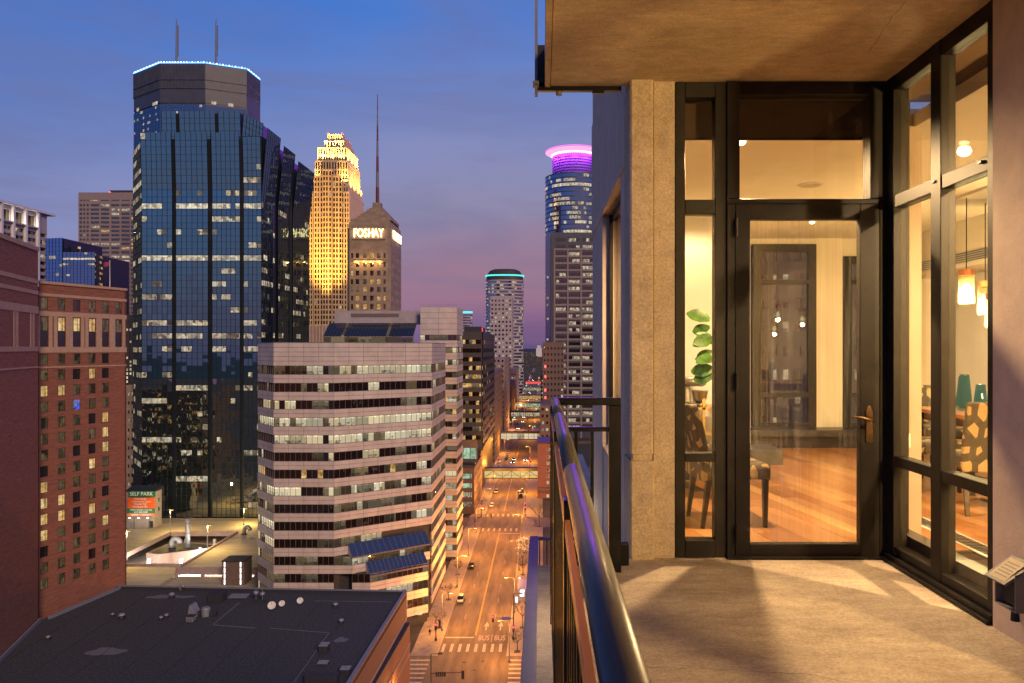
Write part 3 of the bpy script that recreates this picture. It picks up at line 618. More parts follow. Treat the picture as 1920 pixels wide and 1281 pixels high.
def point(name, loc, w, colr, rad, parent=None, spot=None, rot=None):
    ld = bpy.data.lights.new(name, 'SPOT' if spot else 'POINT'); ld.energy = w; ld.color = colr; ld.shadow_soft_size = rad
    if spot: ld.spot_size = R(spot); ld.spot_blend = 0.5
    o = bpy.data.objects.new(name, ld); col.objects.link(o)
    if parent is not None: o.parent = parent; o.location = Vector(loc) - base(parent)
    else: o.location = loc
    if rot: o.rotation_euler = rot
    return o
WARM = (1.0, 0.66, 0.33)
def downlight(x, y, w, label, rad=0.035):
    t = thing('ceiling_downlight', (x, y, zk), label, 'light', 'recessed ceiling lights')
    b = MB(); b.lathe((x, y, zk), [(0.055, -0.001), (0.062, -0.006), (0.062, -0.012), (0.045, -0.014)], 18); b.build('trim_ring', 'plastic_white', t)
    b = MB(); b.lathe((x, y, zk), [(0.024, -0.015), (0.028, -0.025), (0.018, -0.036)], 14); b.build('lamp', 'lamp_warm', t)
    point('downlight_beam', (x, y, zk - 0.085), w, WARM, rad, t, spot=172)
downlight(1.49, 5.62, 680, 'bright recessed spotlight in the ceiling just inside the transom')
downlight(1.75, 8.45, 60, 'assumed recessed light washing the white wall behind the plant', 0.05)  # unseen fitting, assumed from the brightness of the wall
downlight(3.3, 9.2, 60, 'added recessed light near the far window of the room', 0.05)  # unseen fitting, added to brighten the room
downlight(4.35, 5.9, 50, 'added recessed light over the dining chairs', 0.05)  # another unseen fitting, added to fill the room with light
downlight(3.3, 3.0, 1000, 'assumed recessed light behind the balcony wall that throws the window pattern on the floor')  # lamp itself unseen, assumed from the edges of light on the floor
t = thing('assumed_globe_lamp', (3.75, -0.45, zi), 'assumed floor lamp with a round globe, out of view in the room beside the viewer', 'lamp')  # unseen lamp, assumed and put in to warm the column and soffit
b = MB(); b.tube([(3.75, -0.45, zi), (3.75, -0.45, H + .62)], .012, 8); b.lathe((3.75, -0.45, zi), [(.16, 0), (.16, .02), (.02, .03)], 18); b.build('stand', 'brass', t)
b = MB(); b.lathe((3.75, -0.45, H + .62), [(.02, 0), (.11, .04), (.15, .13), (.15, .19), (.11, .28), (.02, .32)], 20); b.build('globe', 'lamp_glass', t, smooth=True)
point('assumed_globe_glow', (3.75, -0.45, H + .78), 2300, (1.0, .66, .33), .13, t)
# speaker, smoke sensor
t = thing('ceiling_speaker', (2.55, 7.16, zk), 'round flush ceiling speaker seen through the transom', 'speaker')
b = MB(); b.lathe((2.55, 7.16, zk), [(0.10, -.001), (0.115, -.004), (0.115, -.010), (0.10, -.012)], 28); b.build('rim', 'plastic_white', t)
b = MB(); b.lathe((2.55, 7.16, zk), [(0.098, -.0125), (0.05, -.0155)], 28); b.build('grille', 'label_tan', t)
# roller shades
for a0, a1, lb in ((0.89, 1.20, 'dark roller shade behind the sidelight'), (1.24, 2.27, 'dark roller shade behind the transom over the door')):
    t = thing('roller_shade', (a0, 5.2, H + 1.4), lb, 'shade', 'roller shades')
    b = MB(); b.box((a0, 5.175, H + 1.44), (a1, 5.178, H + 1.70)); b.build('fabric', 'shade_fabric', t)
    b = MB(); b.tube([(a0, 5.2, H + 1.715), (a1, 5.2, H + 1.715)], 0.018, 10); b.build('roller', 'plastic_white', t)
    b = MB(); b.box((a0, 5.170, H + 1.425), (a1, 5.183, H + 1.4395)); b.build('hem_bar', 'black_steel', t)
t = thing('blind_cord', (2.56, 5.27, H - 0.7), 'beaded blind cord with its weight on the cream column', 'cord')
for dx in (0.0, 0.03): 
    b = MB(); b.tube([(2.545 + dx, 5.268, zk), (2.545 + dx, 5.268, H - 0.62)], 0.0025, 6); b.build('cord', 'label_tan', t)
b = MB(); b.box((2.55, 5.258, H - 0.70), (2.575, 5.276, H - 0.60)); b.build('weight', 'plastic_white', t, bevel=.004)

# ------------------------------------------------------------------ furniture
def taper_leg(b, x, y, z1, r0=0.014, r1=0.022, lx=0, ly=0):
    b.loft([[(x+lx-r0,y+ly-r0,0),(x+lx+r0,y+ly-r0,0),(x+lx+r0,y+ly+r0,0),(x+lx-r0,y+ly+r0,0)], [(x-r1,y-r1,z1),(x+r1,y-r1,z1),(x+r1,y+r1,z1),(x-r1,y+r1,z1)]])
def chair(loc, rz, label):
    t = thing('dining_chair', (0, 0, 0), label, 'chair', 'patterned dining chairs'); BASE[t.name] = Vector((0, 0, 0))
    b = MB(); b.box((-0.24, -0.25, 0.37), (0.27, 0.25, 0.49)); b.build('seat', 'lattice_fabric', t, smooth=False, bevel=0.035, seg=3)
    b = MB(); rings = []
    for k in range(7):
        f = k/6; x = -0.235 - 0.10*f*f; w = 0.25 - 0.015*f
        z = 0.36 + 0.58*f
        rings.append([(x - .035, -w, z), (x - .055, 0, z), (x - .035, w, z), (x + .035, w, z), (x + .018, 0, z), (x + .035, -w, z)])
    b.loft(rings); b.build('backrest', 'lattice_fabric', t, bevel=0.015)
    for sx, sy, lx in ((-0.21, -0.21, -.05), (-0.21, 0.21, -.05), (0.23, -0.21, 0), (0.23, 0.21, 0)):
        b = MB(); taper_leg(b, sx, sy, 0.372, lx=lx); b.build('leg', 'dark_wood', t)
    t.location = (loc[0], loc[1], zi); t.rotation_euler.z = rz; return t
chair((1.47, 5.98), R(4), 'patterned chair right behind the sidelight with one leg in the door glass')
chair((1.52, 6.95), R(-20), 'patterned chair farther in behind the sidelight, below the console')
chair((3.73, 6.38), R(80), 'patterned dining chair nearest the window wall with its back turned')
chair((3.72, 7.35), R(5), 'patterned dining chair at the left end of the dining table')
chair((4.55, 8.55), R(-95), 'patterned dining chair on the far side of the table beside the vases')
chair((4.35, 6.45), R(92), 'patterned dining chair on the near side of the table, half hidden')
t = thing('dining_table', (4.55, 7.5, zi), 'wooden dining table under the pendant lamps', 'table')
b = MB(); b.box((3.92, 6.95, zi + .71), (5.05, 8.1, zi + .75)); b.build('table_top', 'table_wood', t, bevel=.006)
for x in (4.0, 4.97):
    for y in (7.05, 8.0): b = MB(); b.box((x - .035, y - .035, zi), (x + .035, y + .035, zi + .709)); b.build('leg', 'dark_wood', t)
b = MB(); b.box((4.04, 7.02, zi + .62), (4.93, 8.03, zi + .708)); b.build('apron', 'table_wood', t)
def vase(x, y, h, r, label):
    o = MB(); o.lathe((x, y, zi + .752), [(r*.62, 0), (r*.9, .01), (r, .05), (r*.96, h*.35), (r*.72, h*.8), (r*.62, h), (r*.56, h), (r*.66, h*.8), (r*.88, h*.35), (r*.9, .06), (r*.5, .02)], 18)
    return tag(o.build('vase', 'teal_glass', smooth=True), label, 'vase', 'teal glass vases')
vase(4.23, 7.55, 0.36, 0.075, 'tallest teal glass vase on the dining table'); vase(4.28, 7.35, 0.27, 0.068, 'shorter teal glass vase at the front, right of the tallest'); vase(4.17, 7.7, 0.30, 0.06, 'teal glass vase half hidden behind the window post')
def pendant(x, y, z0, z1, label, w):
    t = thing('pendant_lamp', (x, y, z0), label, 'lamp', 'pendant lamps over the dining table')
    b = MB(); b.tube([(x, y, zk - .03), (x, y, z1)], 0.005, 6); b.build('cord', 'black_steel', t)
    b = MB(); b.lathe((x, y, z1 - .06), [(0.03, .065), (0.073, .06), (0.073, 0), (0.03, -.002)], 20); b.build('cap', 'copper', t)
    b = MB(); r = 0.07
    b.loft([[(x + q*math.cos(2*math.pi*k/20), y + q*math.sin(2*math.pi*k/20), z) for k in range(20)] for q, z in ((r, z1 - .061), (r, z0))], cap=False); b.build('shade', 'lamp_glass', t, smooth=True)
    b = MB(); b.lathe((x, y, z0 + .13), [(0.012, .085), (0.032, .05), (0.036, .02), (0.02, -.01), (.004, -.018)], 14); b.build('bulb', 'bulb_white', t, smooth=True)
    point('pendant_glow', (x, y, z0 + .06), w, (1.0, 0.78, 0.45), 0.03, t)
pendant(4.31, 7.65, H + .445, H + .79, 'pendant lamp with copper cap hanging nearest the middle window post', 85)
pendant(4.66, 7.92, H + .35, H + .70, 'pendant lamp with copper cap beside the right window post', 70)
pendant(4.36, 7.28, H + .19, H + .52, 'lowest pendant lamp, mostly hidden by the right window post', 25)
tag(part('pendant_canopy', 'plastic_white', (4.25, 6.9, zk - .03), (4.75, 8.1, zk - .001), None), 'long white ceiling canopy the pendant lamps hang from', 'canopy')
# console with mixer, plant, hearth bench
t = thing('console_table', (1.8, 8.5, zi), 'slim brass framed console in front of the white wall', 'table')
for z in (.70, .42, .06): b = MB(); b.box((1.3, 8.25, zi + z), (2.2, 8.75, zi + z + .025)); b.build('shelf', 'brass', t)
for x in (1.3, 1.76, 2.17):
    for y in (8.25, 8.72): b = MB(); b.box((x, y, zi), (x + .03, y + .03, zi + .82)); b.build('leg', 'brass', t)
t = thing('stand_mixer', (1.68, 8.5, zi + .727), 'grey stand mixer on the brass console', 'mixer')
b = MB(); b.box((1.60, 8.4, zi + .7255), (1.84, 8.6, zi + .76)); b.build('mixer_base', 'steel', t, bevel=.01)
b = MB(); b.box((1.60, 8.45, zi + .755), (1.67, 8.55, zi + .95)); b.build('mixer_column', 'steel', t, bevel=.015)
b = MB(); b.tube([(1.57, 8.5, zi + .99), (1.62, 8.5, zi + 1.0), (1.74, 8.5, zi + 1.0), (1.82, 8.5, zi + .985), (1.85, 8.5, zi + .98)], [.03, .055, .058, .045, .02], 14); b.build('mixer_head', 'steel', t, smooth=True)
b = MB(); b.lathe((1.78, 8.5, zi + .762), [(.04, 0), (.075, .03), (.095, .13), (.097, .14)], 18); b.build('bowl', 'steel', t, smooth=True)
t = thing('potted_plant', (1.80, 7.6, zi), 'broad leaved fig plant rising behind the sidelight mullion', 'plant')
b = MB(); b.lathe((1.80, 7.6, zi), [(.11, 0), (.16, .30), (.165, .34), (.14, .34), (.13, .30)], 20); b.build('pot', 'pot', t, smooth=True)
b = MB(); b.tube([(1.80, 7.6, zi + .28), (1.79, 7.6, zi + .8), (1.76, 7.6, zi + 1.3), (1.73, 7.6, zi + 1.62)], [.016, .013, .01, .005], 8); b.build('stem', 'bark', t)
lm = MB(); nL = 7
lv = []
for k in range(nL):
    f = k/(nL-1); w = 0.07*math.sin(math.pi*min(1, f*.92 + .06))**.7 * (0.8 + .35*f); z = 0.05*f - .09*f*f
    lv += [(f*.22, -w, z + .012), (f*.22, 0, z), (f*.22, w, z + .012)]
lm.add(lv, [(3*k + j, 3*k + 3 + j, 3*k + 4 + j, 3*k + 1 + j) for k in range(nL-1) for j in (0, 1)])
lme = lm.mesh('leaf', 'leaf', smooth=True)
lr = random.Random(14)
for k in range(15):
    f = k/14; side = -1 if k % 3 else 1
    el_ = R(lr.uniform(-35, 45)); yaw = lr.uniform(-.45, .45)
    d = Vector((side*math.cos(el_)*math.cos(yaw), math.sin(yaw)*math.cos(el_), math.sin(el_))); nrm = Vector((lr.uniform(-.35, .35), -1, lr.uniform(.1, .8)))
    nrm = (nrm - d*nrm.dot(d)).normalized(); wv = nrm.cross(d); s = lr.uniform(.8, 1.1)
    o = link('leaf', lme, t); pz = Vector((1.79 - .06*f, 7.6, zi + 1.08 + .56*f)) - base(t) + d*.04
    o.matrix_local = Matrix.Translation(pz) @ Matrix((d, wv, nrm)).transposed().to_4x4() @ Matrix.Scale(s, 4)
t = thing('hearth_bench', (2.1, 8.2, zi), 'low black bench along the white wall, end showing in the door glass', 'bench')
b = MB(); b.box((1.3, 7.75, zi + .17), (2.48, 8.2, zi + .33)); b.build('slab', 'stone_bench', t, bevel=.004)
for x in (1.5, 2.3): b = MB(); b.box((x, 7.85, zi), (x + .08, 8.1, zi + .169)); b.build('leg', 'dark_wood', t)

# ------------------------------------------------------------------ balcony railing
rail = thing('balcony_railing', (0.08, 2.0, zf), 'black balcony railing with a round brushed metal top rail', 'railing')
XR, zr = 0.083, H - 0.335
joints = [-1.2, 0.35, 2.02, 3.62, 4.66]
for a, c in zip(joints[:-1], joints[1:]):
    b = MB(); b.tube([(XR, a + .002, zr), (XR, c - .002, zr)], 0.0255, 32); b.build('top_rail', 'rail_metal', rail, smooth=True)
for y in joints[1:-1]:
    b = MB(); b.tube([(XR, y - .0025, zr), (XR, y + .0025, zr)], 0.0248, 24); b.build('joint_ring', 'black_rubber', rail)
b = MB(); b.box((XR - .018, 4.66, zr - .022), (0.49, 4.70, zr + .024)); b.build('end_rail', 'black_steel', rail, bevel=.003)
b = MB(); b.box((XR - .030, -1.2, H - .435), (XR - .018, 4.66, H - .40)); b.build('flat_rail', 'copper', rail)  # copper colour stands in for orange street light reflected in the bar
b = MB(); b.box((XR + .02, 4.665, H - .52), (0.42, 4.695, H - .492)); b.build('end_rail', 'black_steel', rail)
b = MB(); b.box((0.415, 4.655, zf), (0.49, 4.715, zr - .023)); b.build('post', 'black_steel', rail, bevel=.003)
for x in (XR - .01, 0.30, 0.20):
    b = MB(); b.box((x, 4.67, zf - .1 if x < .1 else zf + .06), (x + .022, 4.69, H - .521 if x > .1 else zr - .023)); b.build('picket', 'black_steel', rail)
b = MB(); b.box((XR + .012, 4.668, zf + .04), (.414, 4.692, zf + .06)); b.build('end_rail', 'black_steel', rail)
for y in (0.3, 1.75, 3.2, 4.6):
    b = MB(); b.box((XR - .032, y, zf - .30), (XR - .012, y + .05, zr - .02)); b.build('post', 'black_steel', rail)
y = -1.0
while y < 4.62:
    b = MB(); b.box((XR - .027, y, zf - .12), (XR - .015, y + .014, H - .436)); b.build('picket', 'black_steel', rail); y += 0.105
b = MB(); b.box((XR - .031, -1.2, zf - .14), (XR - .011, 4.66, zf - .115)); b.build('bottom_rail', 'black_steel', rail)
# dark utility gap fitting beside the column
tag(part('drain_fitting', 'black_steel', (0.50, 4.80, zf), (0.555, 4.86, zf + .14), None, bevel=.004), 'small black drain fitting on the floor beside the column', 'drain')
# railing of the balcony above
t = thing('upper_railing', (-0.04, 5.0, zc), 'dark railing post and plate hanging at the slab edge above', 'railing')
b = MB(); b.box((-0.047, 5.0, H + 1.68), (-0.028, 5.05, H + 3.2)); b.build('post', 'mast_grey', t)
b = MB(); b.box((-0.03, 5.03, H + 1.77), (0.019, 5.068, H + 2.02)); b.build('plate', 'black_steel', t)
b = MB(); b.box((-0.06, 4.98, H + 1.745), (-0.02, 5.06, H + 1.765)); b.build('bracket', 'mast_grey', t)
b = MB(); b.tube([(0.115, 5.09, H + 1.728), (0.115, 5.09, H + 1.705)], .02, 12); b.build('foot', 'mast_grey', t)

# socket box on the right wall
t = thing('outlet_box', (2.24, 3.55, zf + .25), 'grey weatherproof outlet box with its lid open on the balcony wall', 'outlet box')
x1 = 2.2465; x0 = x1 - .085; y0, y1 = 3.44, 3.60; z0, z1 = H - 1.215, H - 1.07
b = MB(); w = .008
b.box((x0, y0, z0), (x1, y0 + w, z1 + .03)); b.box((x0, y1 - w, z0), (x1, y1, z1)); b.box((x0, y0 + w, z0), (x1, y1 - w, z0 + w)); b.box((x1 - w, y0 + w, z0 + w), (x1, y1 - w, z1)); b.build('housing', 'plastic_grey', t, bevel=.002)
b = MB(); b.hexa([(x0 - .045, y0, z1 - .02), (x0 - .045, y1, z1 - .02), (x1, y1, z1 + .07), (x1, y0, z1 + .07), (x0 - .05, y0, z1 - .012), (x0 - .05, y1, z1 - .012), (x1, y1, z1 + .08), (x1, y0, z1 + .08)]); lid = b.build('lid', 'plastic_grey', t)
b = MB(); b.hexa([(x0 - .038, y0 + .02, z1 - .006), (x0 - .038, y1 - .02, z1 - .006), (x1 - .02, y1 - .02, z1 + .0725), (x1 - .02, y0 + .02, z1 + .0725), (x0 - .038, y0 + .02, z1 - .003), (x0 - .038, y1 - .02, z1 - .003), (x1 - .02, y1 - .02, z1 + .0755), (x1 - .02, y0 + .02, z1 + .0755)]); b.build('label_plate', 'label_tan', lid)
for k in range(5):
    f = .15 + .15*k; xa = x0 - .038 + f*(x1 - .02 - x0 + .038); za = z1 - .0025 + f*.0785
    b = MB(); b.hexa([(xa, y0 + .035, za), (xa, y1 - .035, za), (xa + .006, y1 - .035, za + .0045), (xa + .006, y0 + .035, za + .0045), (xa, y0 + .035, za + .0005), (xa, y1 - .035, za + .0005), (xa + .006, y1 - .035, za + .005), (xa + .006, y0 + .035, za + .005)]); b.build('print_line', 'plastic_grey', lid)
b = MB(); b.box((x0 + .02, y0 + .03, z0 + .02), (x1 - .009, y1 - .03, z1 - .02)); b.build('socket', 'black_rubber', t, bevel=.006)
b = MB(); b.tube([(x0 + .03, y0 + .05, z0), (x0 + .03, y0 + .05, z0 - .05)], [.016, .019], 12); b.build('conduit', 'black_rubber', t)
b = MB(); b.tube([(x0 + .06, y0 + .02, z0), (x0 + .065, y0 + .01, z0 - .07), (x0 + .068, y0 + .01, z0 - .12)], .003, 6); b.tube([(x0 + .068, y0 + .004, z0 - .135), (x0 + .068, y0 + .016, z0 - .135)], .017, 14); b.build('tether_cap', 'copper', t)

# ------------------------------------------------------------------ balcony of the storey below, past the rail
t = thing('lower_balcony', (0.2, 10.5, H - 4.0), 'neighbouring balcony below with a broad blue painted parapet rail', 'balcony')
b = MB(); b.box((-0.10, 4.2, H - 4.15), (0.62, 13.5, H - 3.90)); b.build('slab', 'balcony_concrete', t)
b = MB(); b.box((-0.22, 4.2, H - 3.46), (-0.06, 13.6, H - 3.40)); b.build('rail', 'lower_rail', t, bevel=.005)
b = MB(); b.box((-0.059, 13.52, H - 3.46), (0.62, 13.6, H - 3.41)); b.build('rail', 'lower_rail', t)
yy = 4.4
while yy < 13.5:
    b = MB(); b.box((-0.13, yy, H - 4.10), (-0.105, yy + .03, H - 3.461)); b.build('picket', 'black_steel', t); yy += .3
for k in range(5): b = MB(); b.box((-.05 + .13*k, 13.55, H - 4.1), (-.03 + .13*k, 13.57, H - 3.461)); b.build('picket', 'black_steel', t)
b = MB(); b.box((-0.06, 8.3, H - 3.80), (0.4, 8.36, H - 3.76)); b.box((0.16, 8.25, H - 3.89), (0.34, 8.75, H - 3.60)); b.build('bracket', 'black_steel', t, bevel=.02)

point('lower_unit_fill', (0.45, 10.6, H - 2.3), 130, (1.0, .72, .42), .05, t)  # added lamp and fitting, standing in for window light of the lower unit
b = MB(); b.lathe((0.45, 10.6, H - 2.25), [(.03, .12), (.06, .1), (.07, .02), (.03, .01)], 14); b.tube([(0.5, 10.6, H - 2.2), (0.6, 10.6, H - 2.2)], .02, 8); b.build('added_lamp', 'steel', t)
b = MB(); b.box((0.6, 8.905, H - 60), (0.78, 14.5, H - 2.05)); b.build('wall', 'precast_grey', t)

def crack(pts, z, dz, name, parent):
    b = MB(); rr = random.Random(len(pts)); P = []
    for (a, c) in zip(pts[:-1], pts[1:]):
        for k in range(10): f = k/10; P.append((a[0] + (c[0]-a[0])*f + rr.uniform(-.006, .006), a[1] + (c[1]-a[1])*f + rr.uniform(-.006, .006)))
    for a, c in zip(P[:-1], P[1:]):
        w = rr.uniform(.0007, .0016); b.quad((a[0], a[1] - w, z + dz), (c[0], c[1] - w, z + dz), (c[0], c[1] + w, z + dz), (a[0], a[1] + w, z + dz)) if abs(c[0]-a[0]) > abs(c[1]-a[1]) else b.quad((a[0] - w, a[1], z + dz), (a[0] + w, a[1], z + dz), (c[0] + w, c[1], z + dz), (c[0] - w, c[1], z + dz))
    b.build(name, 'black_rubber', parent, kind='stuff')
fl_ = [o for o in condo.children if o.name.startswith('balcony_floor')][0]
crack([(.45, 3.28), (.8, 3.25), (1.15, 3.2), (1.45, 3.02)], zf, .0012, 'hairline_crack', fl_); crack([(1.5, 4.75), (1.62, 4.73)], zf, .0012, 'hairline_crack', fl_)
crack([(1.95, 4.5), (1.86, 4.0), (1.83, 3.6), (1.74, 3.2)], zc, -.0012, 'hairline_crack', soff)

# ================================================================== THE CITY: builders
BANK = {}
def bank(parent, name, m):
    k = (parent.name, name, m)
    if k not in BANK: BANK[k] = (MB(), parent, name, m)
    return BANK[k][0]
def flush():
    for mb, parent, name, m in BANK.values():
        if mb.f: mb.build(name, m, parent, kind='stuff')
    BANK.clear()
PM = {}
def pane_mesh(w, h, m, style='pane', frame='mullion_dark'):
    k = (round(w, 2), round(h, 2), m, style)
    if k in PM: return PM[k]
    b = MB()
    if style == 'pane': b.box((-w/2, 0, 0), (w/2, 0.06, h), 0)
    else:                                            # framed window with a meeting stile
        f = 0.07; b.box((-w/2 + f, 0.05, f), (w/2 - f, 0.09, h - f), 0)
        b.box((-w/2, 0, 0), (-w/2 + f, .1, h), 1); b.box((w/2 - f, 0, 0), (w/2, .1, h), 1); b.box((-w/2 + f, 0, 0), (w/2 - f, .1, f), 1); b.box((-w/2 + f, 0, h - f), (w/2 - f, .1, h), 1)
        b.box((w*.18, 0.01, f), (w*.18 + .05, .1, h - f), 1)
        if m != 'hotel_glass' and style == 'curtain': b.box((-w/2 + f, .045, f), (-w/2 + w*.2, .0495, h - f), 2)
    me = b.mesh(style, [m, frame, 'curtain']); PM[k] = me; return me
def put_pane(parent, fc, s0, s1, z0, z1, d, m, name='window', style='pane', frame='mullion_dark'):
    x, y, _ = fc.at((s0 + s1)/2, d, 0)
    return link(name, pane_mesh(s1 - s0, z1 - z0, m, style, frame), parent, (x, y, z0), fc.rz)
def curtain(parent, fc, z0, z1, cw, fh, glass, litf, lean=0.0, mull='mullion_dark', jit=0.02, vis=0.55, mw=0.1, low=None, gap=0.0, indiv=True, proud=0.04):
    n = max(1, round(fc.len/cw)); nf = max(1, round((z1 - z0)/fh)); cw = fc.len/n; fh = (z1 - z0)/nf
    d_at = lambda z: lean*(z - z0)/(z1 - z0)
    pb = bank(parent, 'glass_panes', glass); mb_ = bank(parent, 'mullions', mull)
    for f in range(nf):
        zb = z0 + f*fh; zm = zb + fh*(1 - vis)
        for i in range(n):
            for (a, b) in ((zb, zm), (zm, zb + fh)):
                j = [random.uniform(-jit, jit) for _ in range(2)]
                g = low if (low and b < low[1]) else None
                (bank(parent, 'glass_panes_lower', low[0]) if g else pb).quad(fc.at(i*cw, d_at(a) + j[0], a), fc.at((i+1)*cw, d_at(a) + j[1], a), fc.at((i+1)*cw, d_at(b) - j[0], b), fc.at(i*cw, d_at(b) - j[1], b))
        i = 0
        while i < n:
            m = litf((i + .5)*cw, (zm + zb + fh)/2)
            if m:
                k = i + 1
                while k < n and k - i < 5 and litf((k + .5)*cw, (zm + zb + fh)/2) == m: k += 1
                a, b = zm + fh*.10, zb + fh - fh*.06; s0, s1 = i*cw + mw*.5, k*cw - mw*.5
                if indiv and not lean: put_pane(parent, fc, s0, s1, a, b, jit + proud, m, 'lit_window')
                else: bank(parent, 'lit_windows', m).fbox(fc, s0, s1, a, b, d_at(a) + jit, d_at(a) + jit + .03, lean=d_at(b) - d_at(a))
                i = k
            else: i += 1
        for z in (zb, zm): mb_.fbox(fc, 0, fc.len, z - mw*.4, z + mw*.4, d_at(z) - .1, d_at(z) + .07 + jit)
    for i in range(n + 1): mb_.fbox(fc, i*cw - mw/2, i*cw + mw/2, z0, z1, -.1, .10 + jit, lean=lean)
def banded(parent, fc, z0, z1, fh, wh, stone, glass, litf, depth=.35, cw=4.0, mull=True, indiv=0, first=0.0, pier=0.0, pierw=.6):
    # storey bands: proud spandrels, recessed strip windows
    nf = max(1, int((z1 - z0)/fh)); off = (z1 - z0) - nf*fh
    sp = bank(parent, 'spandrel_bands', stone); gl = bank(parent, 'window_strips', glass)
    sp.fbox(fc, 0, fc.len, z1 - off - (fh - wh)*.5, z1, -depth, 0)
    n = max(1, round(fc.len/cw)); w = fc.len/n; used = 0
    for f in range(nf):
        zt = z1 - off - (fh - wh)*.5 - f*fh; zb = zt - wh
        sp.fbox(fc, 0, fc.len, max(z0, zb - (fh - wh)), zb, -depth, 0)
        for i in range(n):
            m = litf(i*w + w/2, (zt + zb)/2, f, i) or glass
            if used < indiv: put_pane(parent, fc, i*w + .06, (i+1)*w - .06, zb + .01, zt - .01, -depth*.7, m); used += 1
            else: bank(parent, 'window_strips', m).fbox(fc, i*w + .04, (i+1)*w - .04, zb + .01, zt - .01, -depth, -depth*.7)
    bank(parent, 'window_backs', 'dark_stone').fbox(fc, .02, fc.len - .02, z0, z1 - .5, -depth - .5, -depth - .002)
    if mull:
        for i in range(n + 1): bank(parent, 'mullions', 'mullion_dark').fbox(fc, max(0, i*w - .05), min(fc.len, i*w + .05), z0, z1 - off - (fh - wh)*.5 - .005, -depth*.95, -depth*.55)
    if pier:
        for i in range(n + 1): sp.fbox(fc, max(0, i*w - pierw/2), min(fc.len, i*w + pierw/2), z0, z1 - .01, -depth*.9, pier)
def punched(parent, fc, z0, z1, ops, stone, depth=.3, name='wall'):
    # a wall with real openings: ops = (s0, s1, za, zb)
    S = sorted({0.0, fc.len} | {v for o in ops for v in o[:2]}); Zs = sorted({z0, z1} | {v for o in ops for v in o[2:4]})
    b = MB()
    for i in range(len(S) - 1):
        sm = (S[i] + S[i+1])/2
        for j in range(len(Zs) - 1):
            zm = (Zs[j] + Zs[j+1])/2
            if any(o[0] < sm < o[1] and o[2] < zm < o[3] for o in ops): continue
            b.quad(fc.at(S[i], 0, Zs[j]), fc.at(S[i+1], 0, Zs[j]), fc.at(S[i+1], 0, Zs[j+1]), fc.at(S[i], 0, Zs[j+1]))
    for s0, s1, a, c in [o[:4] for o in ops]:
        q = [(s0, a), (s1, a), (s1, c), (s0, c)]
        for k in range(4):
            (sa, za), (sb_, zb) = q[k], q[(k+1) % 4]
            b.quad(fc.at(sa, 0, za), fc.at(sa, -depth, za), fc.at(sb_, -depth, zb), fc.at(sb_, 0, zb))
    return b.build(name, stone, parent)
def core(parent, poly, z0, z1, m, name='core'):
    b = MB(); b.prism(poly, z0, z1); return b.build(name, m, parent)
rnd = random.Random(11)
def P2(px, Y): return (X(px, Y), Y)

# ------------------------------------------------------------------ brick hotel at the left
hotel = thing('hotel_building', (-92, 135, 0), 'tall red brick hotel with stone bands and a grid of bedroom windows', 'building')
h0 = Vector((-88.8, 134)); hu = Vector((0.31, 0.951)).normalized()
fw = Face((-89.0, 133.3), (-89.0 + hu.x*18.6, 133.3 + hu.y*18.6))
top = 78.4; ops = []
cols = [83, 115.6, 144, 173, 198, 222.5]
ts = [fw.tpx(c) for c in cols]; ww = 1.62
def hz(py, Y=134.3): return Z(py, Y)
rows = [(hz(581), hz(558), 6), (hz(650), hz(594), 6)]
z = hz(684); 
zz = z
while zz > 22: rows.append((zz, zz + 1.95, 5)); zz -= 2.86
for (a, c, n) in rows:
    for i in range(n): ops.append((ts[i] - ww/2, ts[i] + ww/2, a, c))
punched(hotel, fw, 0, top, ops, 'hotel_brick', .28)
litset = {(1, 1), (1, 2), (1, 3), (3, 3), (4, 0), (4, 1), (6, 4), (7, 4), (8, 4), (9, 3), (10, 0), (11, 0), (12, 0), (13, 0), (11, 1), (12, 3), (13, 4), (12, 1), (18, 0), (17, 4)}
bluset = {(5, 2): 'lit_blue_tv'}
for r, (a, c, n) in enumerate(rows):
    for i in range(n):
        m = 'lit_hotel' if (r, i) in litset else bluset.get((r, i), 'lit_curtain' if rnd.random() < .8 else 'hotel_glass')
        if r == 1:
            mid = a + (c - a)*.53
            put_pane(hotel, fw, ts[i] - ww/2, ts[i] + ww/2, mid, c, -.16, m, 'window', 'curtain', 'dark_stone')
            put_pane(hotel, fw, ts[i] - ww/2, ts[i] + ww/2, a, mid - .01, -.16, 'hotel_glass', 'window', 'curtain', 'dark_stone')
        else: put_pane(hotel, fw, ts[i] - ww/2, ts[i] + ww/2, a, c, -.16, m, 'window', 'curtain', 'dark_stone')
def belt(fc, z0, z1, p=.10, m='hotel_stone', s0=0, s1=None, name='stone_band'):
    b = MB(); b.fbox(fc, s0, fc.len if s1 is None else s1, z0, z1, .002, p); return b.build(name, m, hotel)
belt(fw, top - .02, top + .45, .25, name='cornice'); belt(fw, hz(558) + .25, hz(558) + .75, .10); belt(fw, hz(594) + .15, hz(581) - .25, .08); belt(fw, hz(650) - 1.1, hz(650) - .1, .09); belt(fw, hz(684) - .6, hz(684) - .35, .06)
for i in range(6):
    for sgn in (-1, 1):
        s = ts[i] + sgn*(ww/2 + .38)
        b = MB(); b.fbox(fw, s - .33, s + .33, hz(650) - .1, hz(594) + .15, .002, .07); b.build('pilaster', 'hotel_stone', hotel)
core(hotel, [fw.at(0, -.4, 0)[:2], fw.at(fw.len, -.4, 0)[:2], fw.at(fw.len, -16, 0)[:2], fw.at(0, -16, 0)[:2]], 0, top - .6, 'dark_stone')
fe = Face(fw.at(fw.len, 0, 0)[:2], fw.at(fw.len, -16, 0)[:2]); b = MB(); b.fbox(fe, 0, 16, 0, top, -.39, 0); b.build('wall', 'hotel_brick', hotel)
